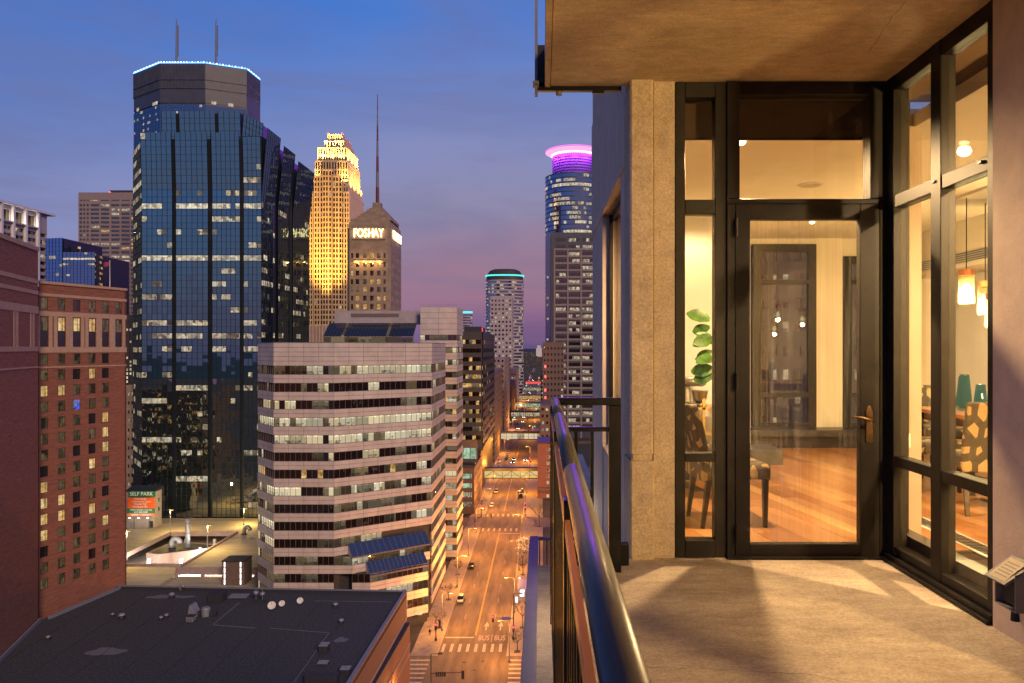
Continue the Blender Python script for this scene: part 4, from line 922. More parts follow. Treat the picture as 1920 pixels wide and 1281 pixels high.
near = Face((-80.6, 110.0), (-86.9, 130.0)); nf_ = Face((-86.9, 130.0), (-89.2, 133.4))
zn = 83.6
b = MB(); b.fbox(near, -14, near.len, 0, zn, -5, 0); b.build('wall', 'hotel_brick', hotel)
core(hotel, [(-86.9, 130), (-89.3, 133.6), (-100, 133.6), (-100, 128)], 0, zn, 'hotel_brick', 'wall')
belt(near, zn - .02, zn + .7, .2, name='cornice', s0=-14)
for (a, c) in ((Z(528, 125), Z(520, 125)), (Z(549, 125), Z(542, 125)), (Z(586, 125), Z(572, 125)), (Z(659, 125), Z(650, 125)), (Z(691, 125), Z(688, 125))): belt(near, a, c, .08, s0=-14)
for px in (27, 58):
    s = near.tpx(px)
    for dx in (0, 1.3): b = MB(); b.fbox(near, s + dx - .4, s + dx + .4, Z(650, 125), Z(586, 125), .002, .06); b.build('pilaster', 'hotel_stone', hotel)
b = MB(); b.box((-92.5, 124, zn + .72), (-90.6, 126, zn + 1.6)); b.box((-93, 118, zn + .72), (-88, 122, zn + 1.2)); b.build('roof_plant', 'roof_dark', hotel)
# flag on the hotel roof
t = thing('flagpole', (X(206, 152), 152, top - .6), 'thin white flagpole with a flag behind the hotel parapet', 'flagpole')
b = MB(); q = (X(206, 152), 152); b.tube([(q[0], q[1], top - .6), (q[0], q[1], Z(488, 152))], [.09, .05], 8); b.build('pole', 'plastic_white', t)
b = MB(); zt = Z(490, 152)
vs = []; nn = 8
for k in range(nn + 1): vs += [(q[0] - .06 - .16*k, q[1] + .12*math.sin(k*.9), zt - .04*k), (q[0] - .06 - .16*k, q[1] + .12*math.sin(k*.9 + .3), zt - .85 - .05*k)]
b.add(vs, [(2*k, 2*k + 1, 2*k + 3, 2*k + 2) for k in range(nn)]); b.build('flag', 'flag_red', t, smooth=True)

# ------------------------------------------------------------------ near flat roof building
roofb = thing('flat_roof_building', (-55, 125, 0), 'low orange brick building with a dark gravel roof below the balcony', 'building')
zr_ = 20.0; yF = 144.0; xR = -25.8; yL = 147.3; xL = -83.0
rp_ = [(-78, 60), (xR - 1.6, 60), (xR, yF), (xL, yL), (-86.6, 129.0), (-79, 105)]
core(roofb, rp_, zr_ - .5, zr_, 'roof_gravel', 'roof')
def wallrun(parent, p0, p1, z0, z1, m, th=.5, name='wall'):
    f = Face(p0, p1); b = MB(); b.fbox(f, 0, f.len, z0, z1, -th, 0); return f, b.build(name, m, parent)
fE, _ = wallrun(roofb, (xR - 1.6, 60), (xR, yF), 0, zr_ + .55, 'orange_brick')
fN, _ = wallrun(roofb, (xR - .5, yF), (xL, yL), 0, zr_ + .50, 'roof_dark')
b = MB(); b.fbox(fE, 0, fE.len, zr_ + .552, zr_ + .66, -.55, .08); b.build('parapet_cap', 'roof_cap', roofb)
b = MB(); b.fbox(fN, 0, fN.len, zr_ + .502, zr_ + .60, -.55, .08); b.build('parapet_cap', 'roof_cap', roofb)
b = MB(); b.fbox(Face((-79, 105), (-86.4, 129.6)), -2, 25.5, zr_, zr_ + .55, .02, .35); b.build('parapet_cap', 'roof_cap', roofb)
b = MB(); b.fbox(Face((-86.4, 129.6), (xL, yL)), 1, 18, zr_, zr_ + .55, .75, 1.1); b.build('parapet_cap', 'roof_cap', roofb)
# stepped bay on the street side
fB, _ = wallrun(roofb, (xR - .3, 112), (xR + .85, yF - 1.5), 0, zr_ - 5.2, 'orange_brick', .9, 'bay_wall')
b = MB(); b.fbox(fB, -.2, fB.len + .1, zr_ - 5.19, zr_ - 5.0, -.9, .1); b.build('parapet_cap', 'roof_dark', roofb)
for k in (7.0, 10.5): b = MB(); b.fbox(fB, 0, fB.len, zr_ - 5.2 - k*.55, zr_ - 4.95 - k*.55, .002, .09); b.build('stone_band', 'hotel_stone', roofb)
for k in (4.6, 9.0, 13.0): b = MB(); b.fbox(fE, 0, fE.len, zr_ - k, zr_ - k + .3, .002, .10); b.build('stone_band', 'hotel_stone', roofb)
for k in range(12):
    b = MB(); s = 20 + 5.2*k; b.fbox(fE, s, s + 2.6, zr_ - 12.4, zr_ - 10.2, .001, .05); b.build('window', 'hotel_glass', roofb)
def rz_(px, py): Yq = (H - zr_)*F/(py - CY); return X(px, Yq), Yq
def lift(name, px, py, label, cat, group=None):
    x, y = rz_(px, py); return thing(name, (x, y, zr_), label, cat, group), x, y
for k in range(9):
    f_ = Face((-80 + 6.4*k, 108), (-82 + 6.9*k, 144.5)); b = MB(); b.fbox(f_, 0, f_.len, zr_ + .001, zr_ + .02, -.06, .06); b.build('membrane_seam', 'roof_dark', roofb)
def roofline(p, q, w=.10):
    a = Vector(rz_(*p)); c = Vector(rz_(*q)); f = Face(a, c); b = MB(); b.fbox(f, 0, f.len, zr_ + .002, zr_ + .05, -w/2, w/2); b.build('roof_conduit', 'roof_patch', roofb)
roofline((505, 1178), (617, 1187)); roofline((617, 1187), (550, 1281), .14); roofline((590, 1127), (735, 1129), .06); roofline((400, 1171), (448, 1131), .2); roofline((400, 1172), (480, 1178), .2)
for (px, py, w, d) in ((320, 1119, 9, 2.0), (200, 1222, 6, 3), (640, 1200, 2.2, 2.2)):
    x, y = rz_(px, py); b = MB(); nn = 12
    b.prism([(x + w/2*math.cos(2*math.pi*k/nn)*(1 + .2*math.sin(k*2.1)), y + d/2*math.sin(2*math.pi*k/nn)*(1 + .25*math.cos(k*1.7))) for k in range(nn)], zr_ + .001, zr_ + .012); b.build('roof_patch', 'roof_patch', roofb)
def mushroom(px, py, s, label):
    t, x, y = lift('roof_vent', px, py, label, 'vent', 'mushroom vents on the dark roof')
    b = MB(); b.box((x - .55*s, y - .55*s, zr_ + .012), (x + .55*s, y + .55*s, zr_ + .3*s)); b.build('curb', 'roof_dark', t)
    b = MB(); b.lathe((x, y, zr_ + .3*s), [(.28*s, 0), (.28*s, .35*s), (.6*s, .45*s), (.62*s, .62*s), (.4*s, .85*s), (.1*s, .92*s)], 16); b.build('hood', 'roof_metal', t, smooth=True)
mushroom(629, 1140, .8, 'mushroom vent on the dark roof nearest the far right corner'); mushroom(640, 1170, .75, 'mushroom vent in the middle right of the dark roof'); mushroom(228, 1162, .95, 'mushroom vent in the left part of the dark roof')
mushroom(302, 1163, .6, 'left one of two small roof vents standing together'); mushroom(312, 1159, .65, 'right one of two small roof vents standing together'); mushroom(90, 1200, .6, 'lone vent by the hotel wall on the dark roof'); mushroom(211, 1156, .5, 'low dark vent just left of the larger left vent')
mushroom(322, 1122, .9, 'tall vent at the far edge of the dark roof')
def gooseneck(x, y, z0, h, r, name, label, cat, rz=0):
    t = thing(name, (x, y, z0), label, cat)
    c, s = math.cos(rz), math.sin(rz); pts = [(x, y, z0), (x, y, z0 + h*.55)]
    for k in range(1, 9):
        a = math.pi*k/8; d = r*1.5*(1 - math.cos(a)); pts.append((x + c*d, y + s*d, z0 + h*.55 + r*1.5*math.sin(a)*1.2))
    b = MB(); b.tube(pts, r, 12, cap=True); b.build('duct', 'roof_metal', t, smooth=True)
    b = MB(); b.lathe((x, y, z0), [(r*1.5, 0.0), (r*1.5, .08*h), (r*1.05, .1*h)], 14); b.build('flange', 'roof_dark', t)
x, y = rz_(338, 1108); gooseneck(x, y, zr_, 1.2, .22, 'gooseneck_vent', 'small gooseneck vent at the far edge of the dark roof', 'vent')
def unit(name, px, py, w, d, h, label, cat, m='roof_metal', top='roof_dark', rz=0.0):
    t, x, y = lift(name, px, py, label, cat)
    b = MB(); b.box((x - w/2, y - d/2, zr_ + .013), (x + w/2, y + d/2, zr_ + .15)); b.build('curb', 'roof_dark', t)
    b = MB(); b.box((x - w/2 + .05, y - d/2 + .05, zr_ + .151), (x + w/2 - .05, y + d/2 - .05, zr_ + h)); bo = b.build('cabinet', m, t, bevel=.03)
    b = MB(); b.box((x - w/2, y - d/2, zr_ + h + .002), (x + w/2, y + d/2, zr_ + h + .09)); b.build('top_panel', top, t)
    for k in range(4): b = MB(); b.box((x - w/2 + .15, y - d/2 + .03, zr_ + .25 + (h - .4)*k/4), (x + w/2 - .15, y - d/2 + .048, zr_ + .25 + (h - .4)*k/4 + .05)); b.build('louvre', 'roof_dark', bo)
    return t, x, y
unit('roof_cabinet', 408, 1127, 2.6, 2.6, 1.6, 'square dark equipment cabinet near the far edge of the roof', 'equipment', 'roof_dark')
unit('roof_cabinet', 358, 1166, 1.3, 1.3, 1.0, 'small grey cabinet by the tilted duct on the roof', 'equipment')
unit('roof_cabinet', 608, 1222, 1.4, 1.6, 1.1, 'pale topped cabinet in the right part of the dark roof', 'equipment', 'roof_dark', 'roof_metal')
unit('roof_cabinet', 606, 1246, 1.5, 1.3, .3, 'low pale roof hatch in front of the pale topped cabinet', 'hatch', 'roof_metal', 'roof_metal')
unit('roof_cabinet', 648, 1262, 1.4, 1.3, .7, 'small box nearest the right edge of the dark roof', 'equipment', 'roof_dark', 'roof_metal')
unit('roof_cabinet', 604, 1281, 4.6, 1.6, 1.2, 'wide equipment unit at the bottom edge of the roof', 'equipment', 'roof_dark', 'roof_dark')
unit('roof_cabinet', 448, 1121, 3.4, 2.2, .35, 'low pale skylight curb beside the square cabinet', 'skylight', 'roof_metal', 'roof_cap')
t, x, y = lift('roof_air_handler', 372, 1155, 'cluster of ducts with a tilted hood in the middle of the roof', 'duct')
b = MB(); b.hexa([(x-1.5,y-1,zr_+.1),(x+.1,y-1,zr_+.1),(x+.1,y+1,zr_+.1),(x-1.5,y+1,zr_+.1),(x-1.2,y-1,zr_+2.1),(x-.8,y-1,zr_+2.1),(x-.8,y+1,zr_+2.1),(x-1.2,y+1,zr_+2.1)]); b.build('hood', 'roof_metal', t)
b = MB(); b.lathe((x + 1.3, y, zr_ + .02), [(.75, 0), (.75, 1.3), (.7, 1.4), (.6, 1.5)], 18); b.build('fan_drum', 'roof_metal', t)
b = MB(); b.box((x + .12, y - .6, zr_ + .02), (x + .6, y + .6, zr_ + 1.0)); b.build('duct', 'roof_dark', t, bevel=.05)
b = MB(); b.box((x + 2.1, y - .5, zr_ + .02), (x + 3.2, y + .5, zr_ + .9)); b.build('motor_box', 'roof_dark', t, bevel=.05)
def dish(px, py, r, label):
    t, x, y = lift('satellite_dish', px, py, label, 'satellite dish', 'satellite dishes on the dark roof')
    b = MB(); b.tube([(x, y, zr_), (x, y, zr_ + r*1.1)], .05, 8); b.lathe((x, y, zr_ + .001), [(.4, 0), (.4, .05)], 10); b.build('mast', 'roof_dark', t)
    b = MB(); c = Vector((x, y - .1, zr_ + r*1.15)); ax = Vector((.15, -.8, .6)).normalized(); u = ax.cross(Vector((0, 0, 1))).normalized(); w = ax.cross(u)
    b.loft([[c + ax*(.35*q*q*r - .1) + (u*math.cos(2*math.pi*k/20) + w*math.sin(2*math.pi*k/20))*q*r for k in range(20)] for q in (.05, .35, .7, 1.0)], cap=False); b.build('reflector', 'plastic_white', t, smooth=True)
    b = MB(); b.tube([c - w*r*.9 + ax*.2, c + ax*r*.9], .03, 6); b.build('feed_arm', 'roof_dark', t)
dish(510, 1144, .72, 'largest white satellite dish on the dark roof'); dish(529, 1138, .55, 'middle one of the three white satellite dishes'); dish(563, 1133, .58, 'rightmost of the three white satellite dishes')
for px, py, lb in ((480, 1128, 'antenna stand left of the satellite dishes'), (492, 1130, 'antenna stand directly beside the largest satellite dish')):
    t, x, y = lift('antenna_stand', px, py, lb, 'antenna', 'antenna stands on the dark roof')
    b = MB(); b.tube([(x, y, zr_), (x, y, zr_ + 2.4)], .05, 6); b.build('mast', 'roof_metal', t)
    b = MB(); b.lathe((x, y, zr_ + 1.3), [(.1, 0), (.45, .1), (.45, .55), (.1, .62)], 12); b.build('radome', 'roof_metal', t, smooth=True)
    b = MB(); b.box((x - .6, y - .5, zr_ + .01), (x + .6, y + .5, zr_ + .5)); b.build('ballast_box', 'roof_dark', t)
flush()

# ------------------------------------------------------------------ banded granite office at the corner
off = thing('granite_office_building', (-50, 195, 0), 'pale granite office block with strip windows and blue sloped glazing at the corner', 'building')
YA = 174.6
pts = [(X(483, 183.3), 183.3), (X(513, YA), YA), (X(626, YA), YA), (-27.7, 190.0), (-27.7, 217.0)]
TOPZ, B0, FH, WH = Z(643, YA), Z(686, YA), 4.02, 2.05
faces = [Face(pts[i], pts[i+1]) for i in range(4)]
LITP = [  # per storey: (chamfer, front, corner, street): probability of lit, dim
 ((0,.3),(.12,.75),(.55,.3),(.3,.3)), ((.1,.2),(.03,.12),(.06,.15),(.05,.2)), ((.3,.3),(.10,.1),(.14,.2),(.05,.2)), ((.95,.05),(.82,.1),(.85,.12),(.5,.3)),
 ((0,.2),(.85,.0),(.5,.5),(.2,.5)), ((.1,.3),(.15,.05),(.08,.35),(.1,.4)), ((.1,.2),(.15,.05),(.35,.3),(.2,.4)), ((.9,.1),(.8,.1),(.75,.2),(.3,.5)),
 ((.4,.3),(.02,.05),(.18,.5),(.2,.5)), ((.8,.2),(.0,.25),(.12,.5),(.2,.4)), ((.3,.3),(0,.3),(.2,.6),(.2,.5)), ((.1,.6),(.05,.6),(.2,.6),(.2,.5)), ((.2,.3),(.1,.4),(.3,.5),(.2,.5)), ((.3,.3),(.1,.4),(.5,.4),(.2,.5)), ((.2,.3),(.1,.3),(.3,.4),(.2,.5))]
npane = npan = 0
def office_face(fc, fi, z_hi_floor, z_lo_floor, cw, panelw, parapet=True, tag_parts=True, top=None, offs=0.0, b0=B0, fh=FH, wh=WH, base_=off, topz=TOPZ, litp=None):
    global npane, npan
    n = max(1, round(fc.len/cw)); w = fc.len/n; np_ = max(1, round(fc.len/panelw)); pw = fc.len/np_
    def panel(s0, s1, a, c):
        global npan
        if tag_parts and npan < 300:
            x, y, _ = fc.at((s0 + s1)/2, 0, 0); k = (round(s1 - s0, 2), round(c - a, 2), 'clad')
            if k not in PM:
                bb = MB(); bb.box((-(s1 - s0)/2 + .04, 0, .04), ((s1 - s0)/2 - .04, .12, (c - a) - .04)); PM[k] = bb.mesh('cladding_panel', 'granite')
            link('cladding_panel', PM[k], base_, (x, y, a), fc.rz); npan += 1
        else: bank(base_, 'cladding', 'granite').fbox(fc, s0 + .04, s1 - .04, a + .04, c - .04, -.12, 0)
    spans = []
    if parapet: spans.append((b0, topz, 5))
    for k in range(z_hi_floor, z_lo_floor + 1):
        zt = b0 - k*fh; zb = zt - wh; zn_ = max(0.02, b0 - (k+1)*fh)
        if zb < 0.3: break
        spans.append((zn_, zb, 2))
        pl, pd = (litp or LITP[min(k, 14)])[fi]
        run = 0; m = None
        for i in range(n):
            if run <= 0:
                r = rnd.random(); m = 'lit_office' if r < pl else ('lit_office_dim' if r < pl + pd else 'office_glass'); run = rnd.choice((1, 1, 2, 3))
                if m == 'lit_office' and k in (5, 6, 8): m = 'lit_amber' if rnd.random() < .5 else m
            run -= 1
            if tag_parts and npane < 300: put_pane(base_, fc, i*w + .03, (i+1)*w - .03, zb + .01, zt - .01, -.2, m); npane += 1
            else: bank(base_, 'window_panes', m).fbox(fc, i*w + .03, (i+1)*w - .03, zb + .01, zt - .01, -.28, -.2)
        for i in range(n + 1): bank(base_, 'mullions', 'granite_joint').fbox(fc, max(0, i*w - .035), min(fc.len, i*w + .035), zb + .01, zt - .01, -.27, -.10)
        bank(base_, 'window_frames', 'granite_joint').fbox(fc, .01, fc.len - .01, zb, zb + .06, -.27, -.11); bank(base_, 'window_frames', 'granite_joint').fbox(fc, .01, fc.len - .01, zt - .06, zt, -.27, -.11)
    for a, c, nr in spans:
        bank(base_, 'joints', 'granite_joint').fbox(fc, .02, fc.len - .02, a, c, -.5, -.10)
        for r in range(nr):
            for i in range(np_): panel(i*pw, (i+1)*pw, a + (c - a)*r/nr, a + (c - a)*(r+1)/nr)
cws = [1.25, 1.25, 1.4, 1.5]; pws = [3.1, 3.6, 3.9, 4.5]
for fi in (1, 2): office_face(faces[fi], fi, 0, 14 if fi == 1 else 9, cws[fi], pws[fi])
for fi in (0, 3): office_face(faces[fi], fi, 0, 14, cws[fi], pws[fi], tag_parts=False)
ins = .52
def inset_poly(p, d):
    outp = []
    n = len(p); cx_ = sum(q[0] for q in p)/n; cy_ = sum(q[1] for q in p)/n
    for q in p:
        v = Vector((cx_ - q[0], cy_ - q[1])).normalized()*d; outp.append((q[0] + v.x, q[1] + v.y))
    return outp
body = pts + [(-30, 237), (-75, 237)]
core(off, inset_poly(body, .75), 0, TOPZ - .9, 'dark_stone')
b = MB(); b.prism(inset_poly(body, .7), TOPZ - .88, TOPZ - .8); b.build('roof', 'roof_gravel', off)
for fc in faces: b = MB(); b.fbox(fc, -.05, fc.len + .05, TOPZ + .002, TOPZ + .14, -.6, .06); b.build('parapet_cap', 'roof_cap', off)
# projecting base with two tiers of blue sloped glazing
u3 = faces[2].u
def tier(px, floors, ztop, zlow, prev_s):
    p0 = (X(px, YA), YA); L_ = (-27.7 - p0[0])/u3.x; p1 = (p0[0] + u3.x*L_, p0[1] + u3.y*L_)
    fc = Face(p0, p1)
    f0 = Face((prev_s[0], YA), p0)
    office_face(fc, 2, floors[0], floors[1], 1.4, 3.9, parapet=False, tag_parts=False)
    office_face(f0, 1, floors[0], floors[1], 1.25, 3.6, parapet=False, tag_parts=False)
    fm = Face((prev_s[0], YA), (prev_s[0] + u3.x*30, YA + u3.y*30))
    nP = 14; A = fc.len
    sky_ = MB(); 
    dep = (Vector((p0[0], p0[1])) - Vector(prev_s)).dot(fc.n)
    d_in = -dep
    for i in range(nP):
        s0, s1 = A*i/nP + .06, A*(i+1)/nP - .06
        t0, t1 = s0, s1
        q = MB(); q.quad(fc.at(s0, .02, zlow), fc.at(s1, .02, zlow), fc.at(t1, d_in + .02, ztop), fc.at(t0, d_in + .02, ztop)); q.build('skylight_pane', 'skylight_glass', off)
    q = MB()
    for i in range(nP + 1):
        s = A*i/nP; q.hexa([fc.at(s-.05,.0,zlow),fc.at(s+.05,.0,zlow),fc.at(s+.05,d_in,ztop-.1),fc.at(s-.05,d_in,ztop-.1),fc.at(s-.05,.08,zlow+.06),fc.at(s+.05,.08,zlow+.06),fc.at(s+.05,d_in+.06,ztop+.08),fc.at(s-.05,d_in+.06,ztop+.08)])
    q.fbox(fc, -.1, A, zlow - .35, zlow, -.3, .08); q.build('skylight_frame', 'granite_joint', off)
    w_ = MB(); a0 = fc.at(0, .0, zlow); a1 = fc.at(0, d_in, ztop); a2 = fc.at(0, d_in, zlow)
    w_.add([a0, a1, a2, ], [(0, 1, 2)]); w_.build('skylight_cheek', 'granite', off)
    core(off, [p0, p1, (p1[0], p1[1] + 2), (prev_s[0] + u3.x*3, YA + u3.y*3 + 1), (prev_s[0], YA + .4)], 0, zlow - .36, 'dark_stone') if False else None
    b_ = MB(); b_.prism([fc.at(.55, -.55, 0)[:2], fc.at(A, -.55, 0)[:2], fc.at(A, d_in - 3, 0)[:2], fc.at(.55, d_in - 3, 0)[:2]], 0, zlow - .4); b_.build('core', 'dark_stone', off)
    return p0
q1 = tier(660, (11, 11), Z(1024, YA), Z(1045, YA), pts[2])
q2 = tier(694, (12, 14), Z(1059, YA), Z(1080, YA), q1)
office_face(Face(pts[2], (pts[2][0] + u3.x*12, pts[2][1] + u3.y*12)), 2, 10, 10, 1.4, 3.9, parapet=False, tag_parts=False)
# ground floor canopy by the corner
b = MB(); b.box((-35, 181.5, 2.6), (-29, 188, 2.9)); b.build('canopy', 'white_concrete', off)
# tall wing and penthouse behind
YT = 238.0; fT = Face((X(788, YT), YT), (-26.8, YT)); fT2 = Face((-26.8, YT), (-26.8, 256))
lp = ((.3,.4),)*4
office_face(fT, 2, 0, 19, 1.5, 5.6, parapet=True, tag_parts=False, b0=Z(628, YT), fh=3.9, wh=1.75, topz=Z(576, YT), litp=((.2,.3),(.2,.3),(.28,.4),(.2,.4)))
office_face(fT2, 3, 0, 19, 1.6, 5.6, parapet=True, tag_parts=False, b0=Z(628, YT), fh=3.9, wh=1.75, topz=Z(576, YT), litp=((.2,.3),(.2,.3),(.28,.4),(.2,.4)))
core(off, [(fT.p0.x + .5, YT + .55), (-27.4, YT + .55), (-27.4, 255.5), (fT.p0.x + .5, 255.5)], 0, Z(576, YT) - .5, 'dark_stone')
fP = Face((X(627, 242), 242), (X(790, 242), 242)); zp0, zp1 = TOPZ - .8, Z(583, 242)
b = MB(); b.fbox(fP, 0, fP.len, Z(607, 242), zp1, -10, 0); b.build('penthouse', 'concrete_band', off)
b = MB(); b.fbox(fP, fP.tpx(658), fP.tpx(748), Z(595, 242), Z(588, 242), .01, .06); b.build('louvre', 'granite_joint', off)
nP = 26
for i in range(nP):
    s0, s1 = fP.len*i/nP - 1.5 + .05, fP.len*(i+1)/nP - 1.5 - .05
    q = MB(); m = 'lit_office_dim' if i in (5, 18) else 'penthouse_glass'
    q.quad(fP.at(s0, 7, Z(631, 235)), fP.at(s1, 7, Z(631, 235)), fP.at(s1, .1, Z(606, 242)), fP.at(s0, .1, Z(606, 242))); q.build('skylight_pane', m, off)
q = MB()
for i in range(nP + 1):
    s = fP.len*i/nP - 1.5; q.hexa([fP.at(s-.05,6.9,Z(631,235)-.1),fP.at(s+.05,6.9,Z(631,235)-.1),fP.at(s+.05,0,Z(606,242)-.1),fP.at(s-.05,0,Z(606,242)-.1),fP.at(s-.05,7.05,Z(631,235)+.08),fP.at(s+.05,7.05,Z(631,235)+.08),fP.at(s+.05,0,Z(606,242)+.1),fP.at(s-.05,0,Z(606,242)+.1)])
q.build('skylight_frame', 'mullion_dark', off)
b = MB(); b.fbox(fP, -1.5, fP.len - 1.5, zp0, Z(632, 235), 5.5, 6.9); b.build('penthouse_base', 'lit_office_dim', off)
q = MB()
for i in range(30): q.tube([(fT.p0.x + .4*i, YT + .4, Z(576, YT)), (fT.p0.x + .4*i, YT + .4, Z(576, YT) + .9)], .02, 4)
q.tube([(fT.p0.x, YT + .4, Z(576, YT) + .9), (-27, YT + .4, Z(576, YT) + .9)], .02, 4); q.build('roof_railing', 'roof_metal', off)
flush()

# ------------------------------------------------------------------ blue faceted glass tower
gt = thing('blue_glass_tower', (-118, 285, 0), 'faceted blue glass office tower with stepped flared top', 'building')
YG = 262.0; sc = YG/F
LR = {350: .62, 394: .8, 414: .3, 438: .3, 463: .2, 490: .97, 515: .5, 540: .45, 563: .22, 588: .2, 612: .35, 637: .55, 661: .6, 686: .25, 710: .3, 735: .45, 760: .3, 785: .25, 810: .2, 835: .2, 860: .15}  # the lower rows put reflected city lights in as glowing panes
SEED = {}
def glit(fi, base_p=None):
    r = random.Random(100 + fi); cache = {}
    def f(s, z):
        py = CY - (z - H)/sc; k = min(LR, key=lambda q: abs(q - py))
        key = (round(z, 1), int(s/1.72))
        if key not in cache:
            p = LR[k] if abs(k - py) < 13 else .06
            if base_p is not None: p = base_p*(1.5 if LR[k] > .5 else .8)
            st = cache.get((round(z, 1), int(s/1.72) - 1))
            rr = r.random()
            if rr < .66 and st is not None: v = st[0]
            else: v = 'y' if r.random() < p else None
            mm = None
            if v: mm = 'lit_tower_strong' if (abs(py - 490) < 10 or abs(py - 394) < 10 or abs(py - 350) < 10) else ('lit_tower' if r.random() < .8 else 'lit_office_dim')
            cache[key] = (v, mm)
        return cache[key][1]
    return f
bays = [(266, 323), (330, 390), (398, 450), (457, 490)]
zsplit = Z(356, YG); ztopb = Z(250, YG); zlow = Z(700, YG)
for i, (a, c) in enumerate(bays):
    fc = Face((X(a, YG), YG), (X(c, YG), YG))
    curtain(gt, fc, 0, zsplit, 1.72, 4.52, 'tower_glass', glit(i), low=('tower_glass_low', zlow))
    curtain(gt, fc, zsplit, ztopb - (0 if i < 3 else 1.5), 1.72, 4.52, 'tower_glass', glit(i), lean=1.0)
for a, c in ((323, 330), (390, 398), (450, 457)):
    fc = Face((X(a, YG), YG + 1.6), (X(c, YG), YG + 1.6)); b = MB(); b.fbox(fc, 0, fc.len, 0, ztopb - .5, -.3, 0); b.build('notch', 'mullion_dark', gt)
XS = X(490, YG)
fcl = Face((X(250, 278), 278), (X(266, YG), YG)); curtain(gt, fcl, 0, Z(262, YG), 1.8, 4.52, 'tower_glass', glit(8, .5), low=('tower_glass_low', zlow))
sides = [(262, 275, Z(240, YG)), (277, 289.4, Z(252, YG)), (291, 311, 139.0)]
for i, (a, c, zt_) in enumerate(sides):
    fc = Face((XS + (0, .6, 1.4)[i], a), (XS + (0, .6, 1.4)[i], c)); zs_ = 118
    curtain(gt, fc, 0, zs_, 1.9, 4.52, 'tower_side_glass', glit(10 + i, .30), indiv=False, jit=.006); curtain(gt, fc, zs_, zt_, 1.9, 4.52, 'tower_side_glass', lambda s, z: None, lean=2.2, jit=.004)
# upper set-back tier
YU = 268.0
up = [(305, 332), (338, 405), (411, 452)]
for i, (a, c) in enumerate(up):
    fc = Face((X(a, YU), YU), (X(c, YU), YU)); curtain(gt, fc, ztopb - 4, Z(210, YU), 1.8, 4.3, 'tower_glass', lambda s, z: None, lean=1.0)
fc = Face((X(452, YU), YU), (X(489, 279), 279)); curtain(gt, fc, ztopb - 4, Z(210, YU) - .8, 1.8, 4.3, 'tower_glass', lambda s, z: None, lean=1.0)
b = MB(); b.box((X(300, YU), YU - .2, ztopb - .6), (X(455, YU), YU + .4, ztopb + .9)); b.build('set_back_shade_strip', 'mullion_dark', gt)  # dark strip put in for the shade under the upper tier
core(gt, [(X(305, YU) + .3, YU + .5), (X(452, YU) - .3, YU + .5), (X(489, 279) - .5, 280), (X(489, 279) - .5, 300), (X(305, YU), 300)], 0, Z(212, YU), 'mullion_dark')
core(gt, [(X(266, YG), YG + 1.7), (XS - .3, YG + 1.7), (XS - .3, 311), (X(250, 278) + .5, 311), (X(250, 278) + .5, 279)], 0, ztopb - 1.5, 'mullion_dark')
core(gt, [(XS - 8, 290), (XS + 1, 291), (XS + 1, 311), (XS - 8, 311)], 0, 138.5, 'mullion_dark'); core(gt, [(XS - 8, 263), (XS - .2, 263), (XS + .3, 289), (XS - 8, 289)], 0, Z(254, YG), 'mullion_dark')
flush()

# ------------------------------------------------------------------ tallest tower behind with a light string on top
idt = thing('tall_dark_tower', (-210, 480, 0), 'tallest tower with blue light string and two masts on its dark top', 'building')
ch = [(251, 478), (300, 460), (385, 460), (462, 470), (487, 489)]
S2 = 460/F
ilit = random.Random(5)
for i in range(4):
    p0 = (X(ch[i][0], ch[i][1]), ch[i][1]); p1 = (X(ch[i+1][0], ch[i+1][1]), ch[i+1][1]); fc = Face(p0, p1)
    zt = Z(118, 460); zs_ = Z(196, 460)
    pr = (.45, .15, .15, .12)[i]
    curtain(idt, fc, 40, zs_, 1.9, 3.9, 'ids_glass', lambda s, z, pr=pr: ('lit_tower' if ilit.random() < pr*.35 else None), jit=.01, mw=.12)
    b = MB(); b.fbox(fc, 0, fc.len, zs_ + 1, zt, -2, 0); 
    nR = int(fc.len/1.9)
    for k in range(nR + 1): b.fbox(fc, k*fc.len/nR - .22, k*fc.len/nR + .22, zs_ + 9, zt - .4, 0, .35)
    b.fbox(fc, 0, fc.len, Z(150, 460), Z(147, 460), 0, .5); b.fbox(fc, 0, fc.len, Z(166, 460), Z(164, 460), 0, .5); b.build('stone_crown', 'ids_stone', idt)
    for k in range(int(fc.len/3.2)):
        if ilit.random() < (.25 if i != 2 else .35): put_pane(idt, fc, k*3.2 + .2, k*3.2 + 3.0, Z(194, 460), Z(188, 460), .08, 'lit_tower_strong', 'lit_window')
    nl = int(fc.len/1.7)
    for k in range(nl):
        b = MB(); x, y, _ = fc.at((k + .5)*fc.len/nl, .3, 0); b.box((x - .28, y - .28, zt), (x + .28, y + .28, zt + .6)); b.build('rim_light', 'led_white' if k % 2 else ('led_green' if (i == 1 and k < nl*.6) else 'led_blue'), idt)
    b = MB(); b.fbox(fc, 0, fc.len, zt - .35, zt - .02, .36, .6); b.build('rim_strip', 'led_blue', idt)
core(idt, [(X(a, c)*.999, c + .4) for a, c in ch] + [(X(482, 540), 540), (X(256, 540), 540)], 0, Z(119.5, 460), 'ids_stone')
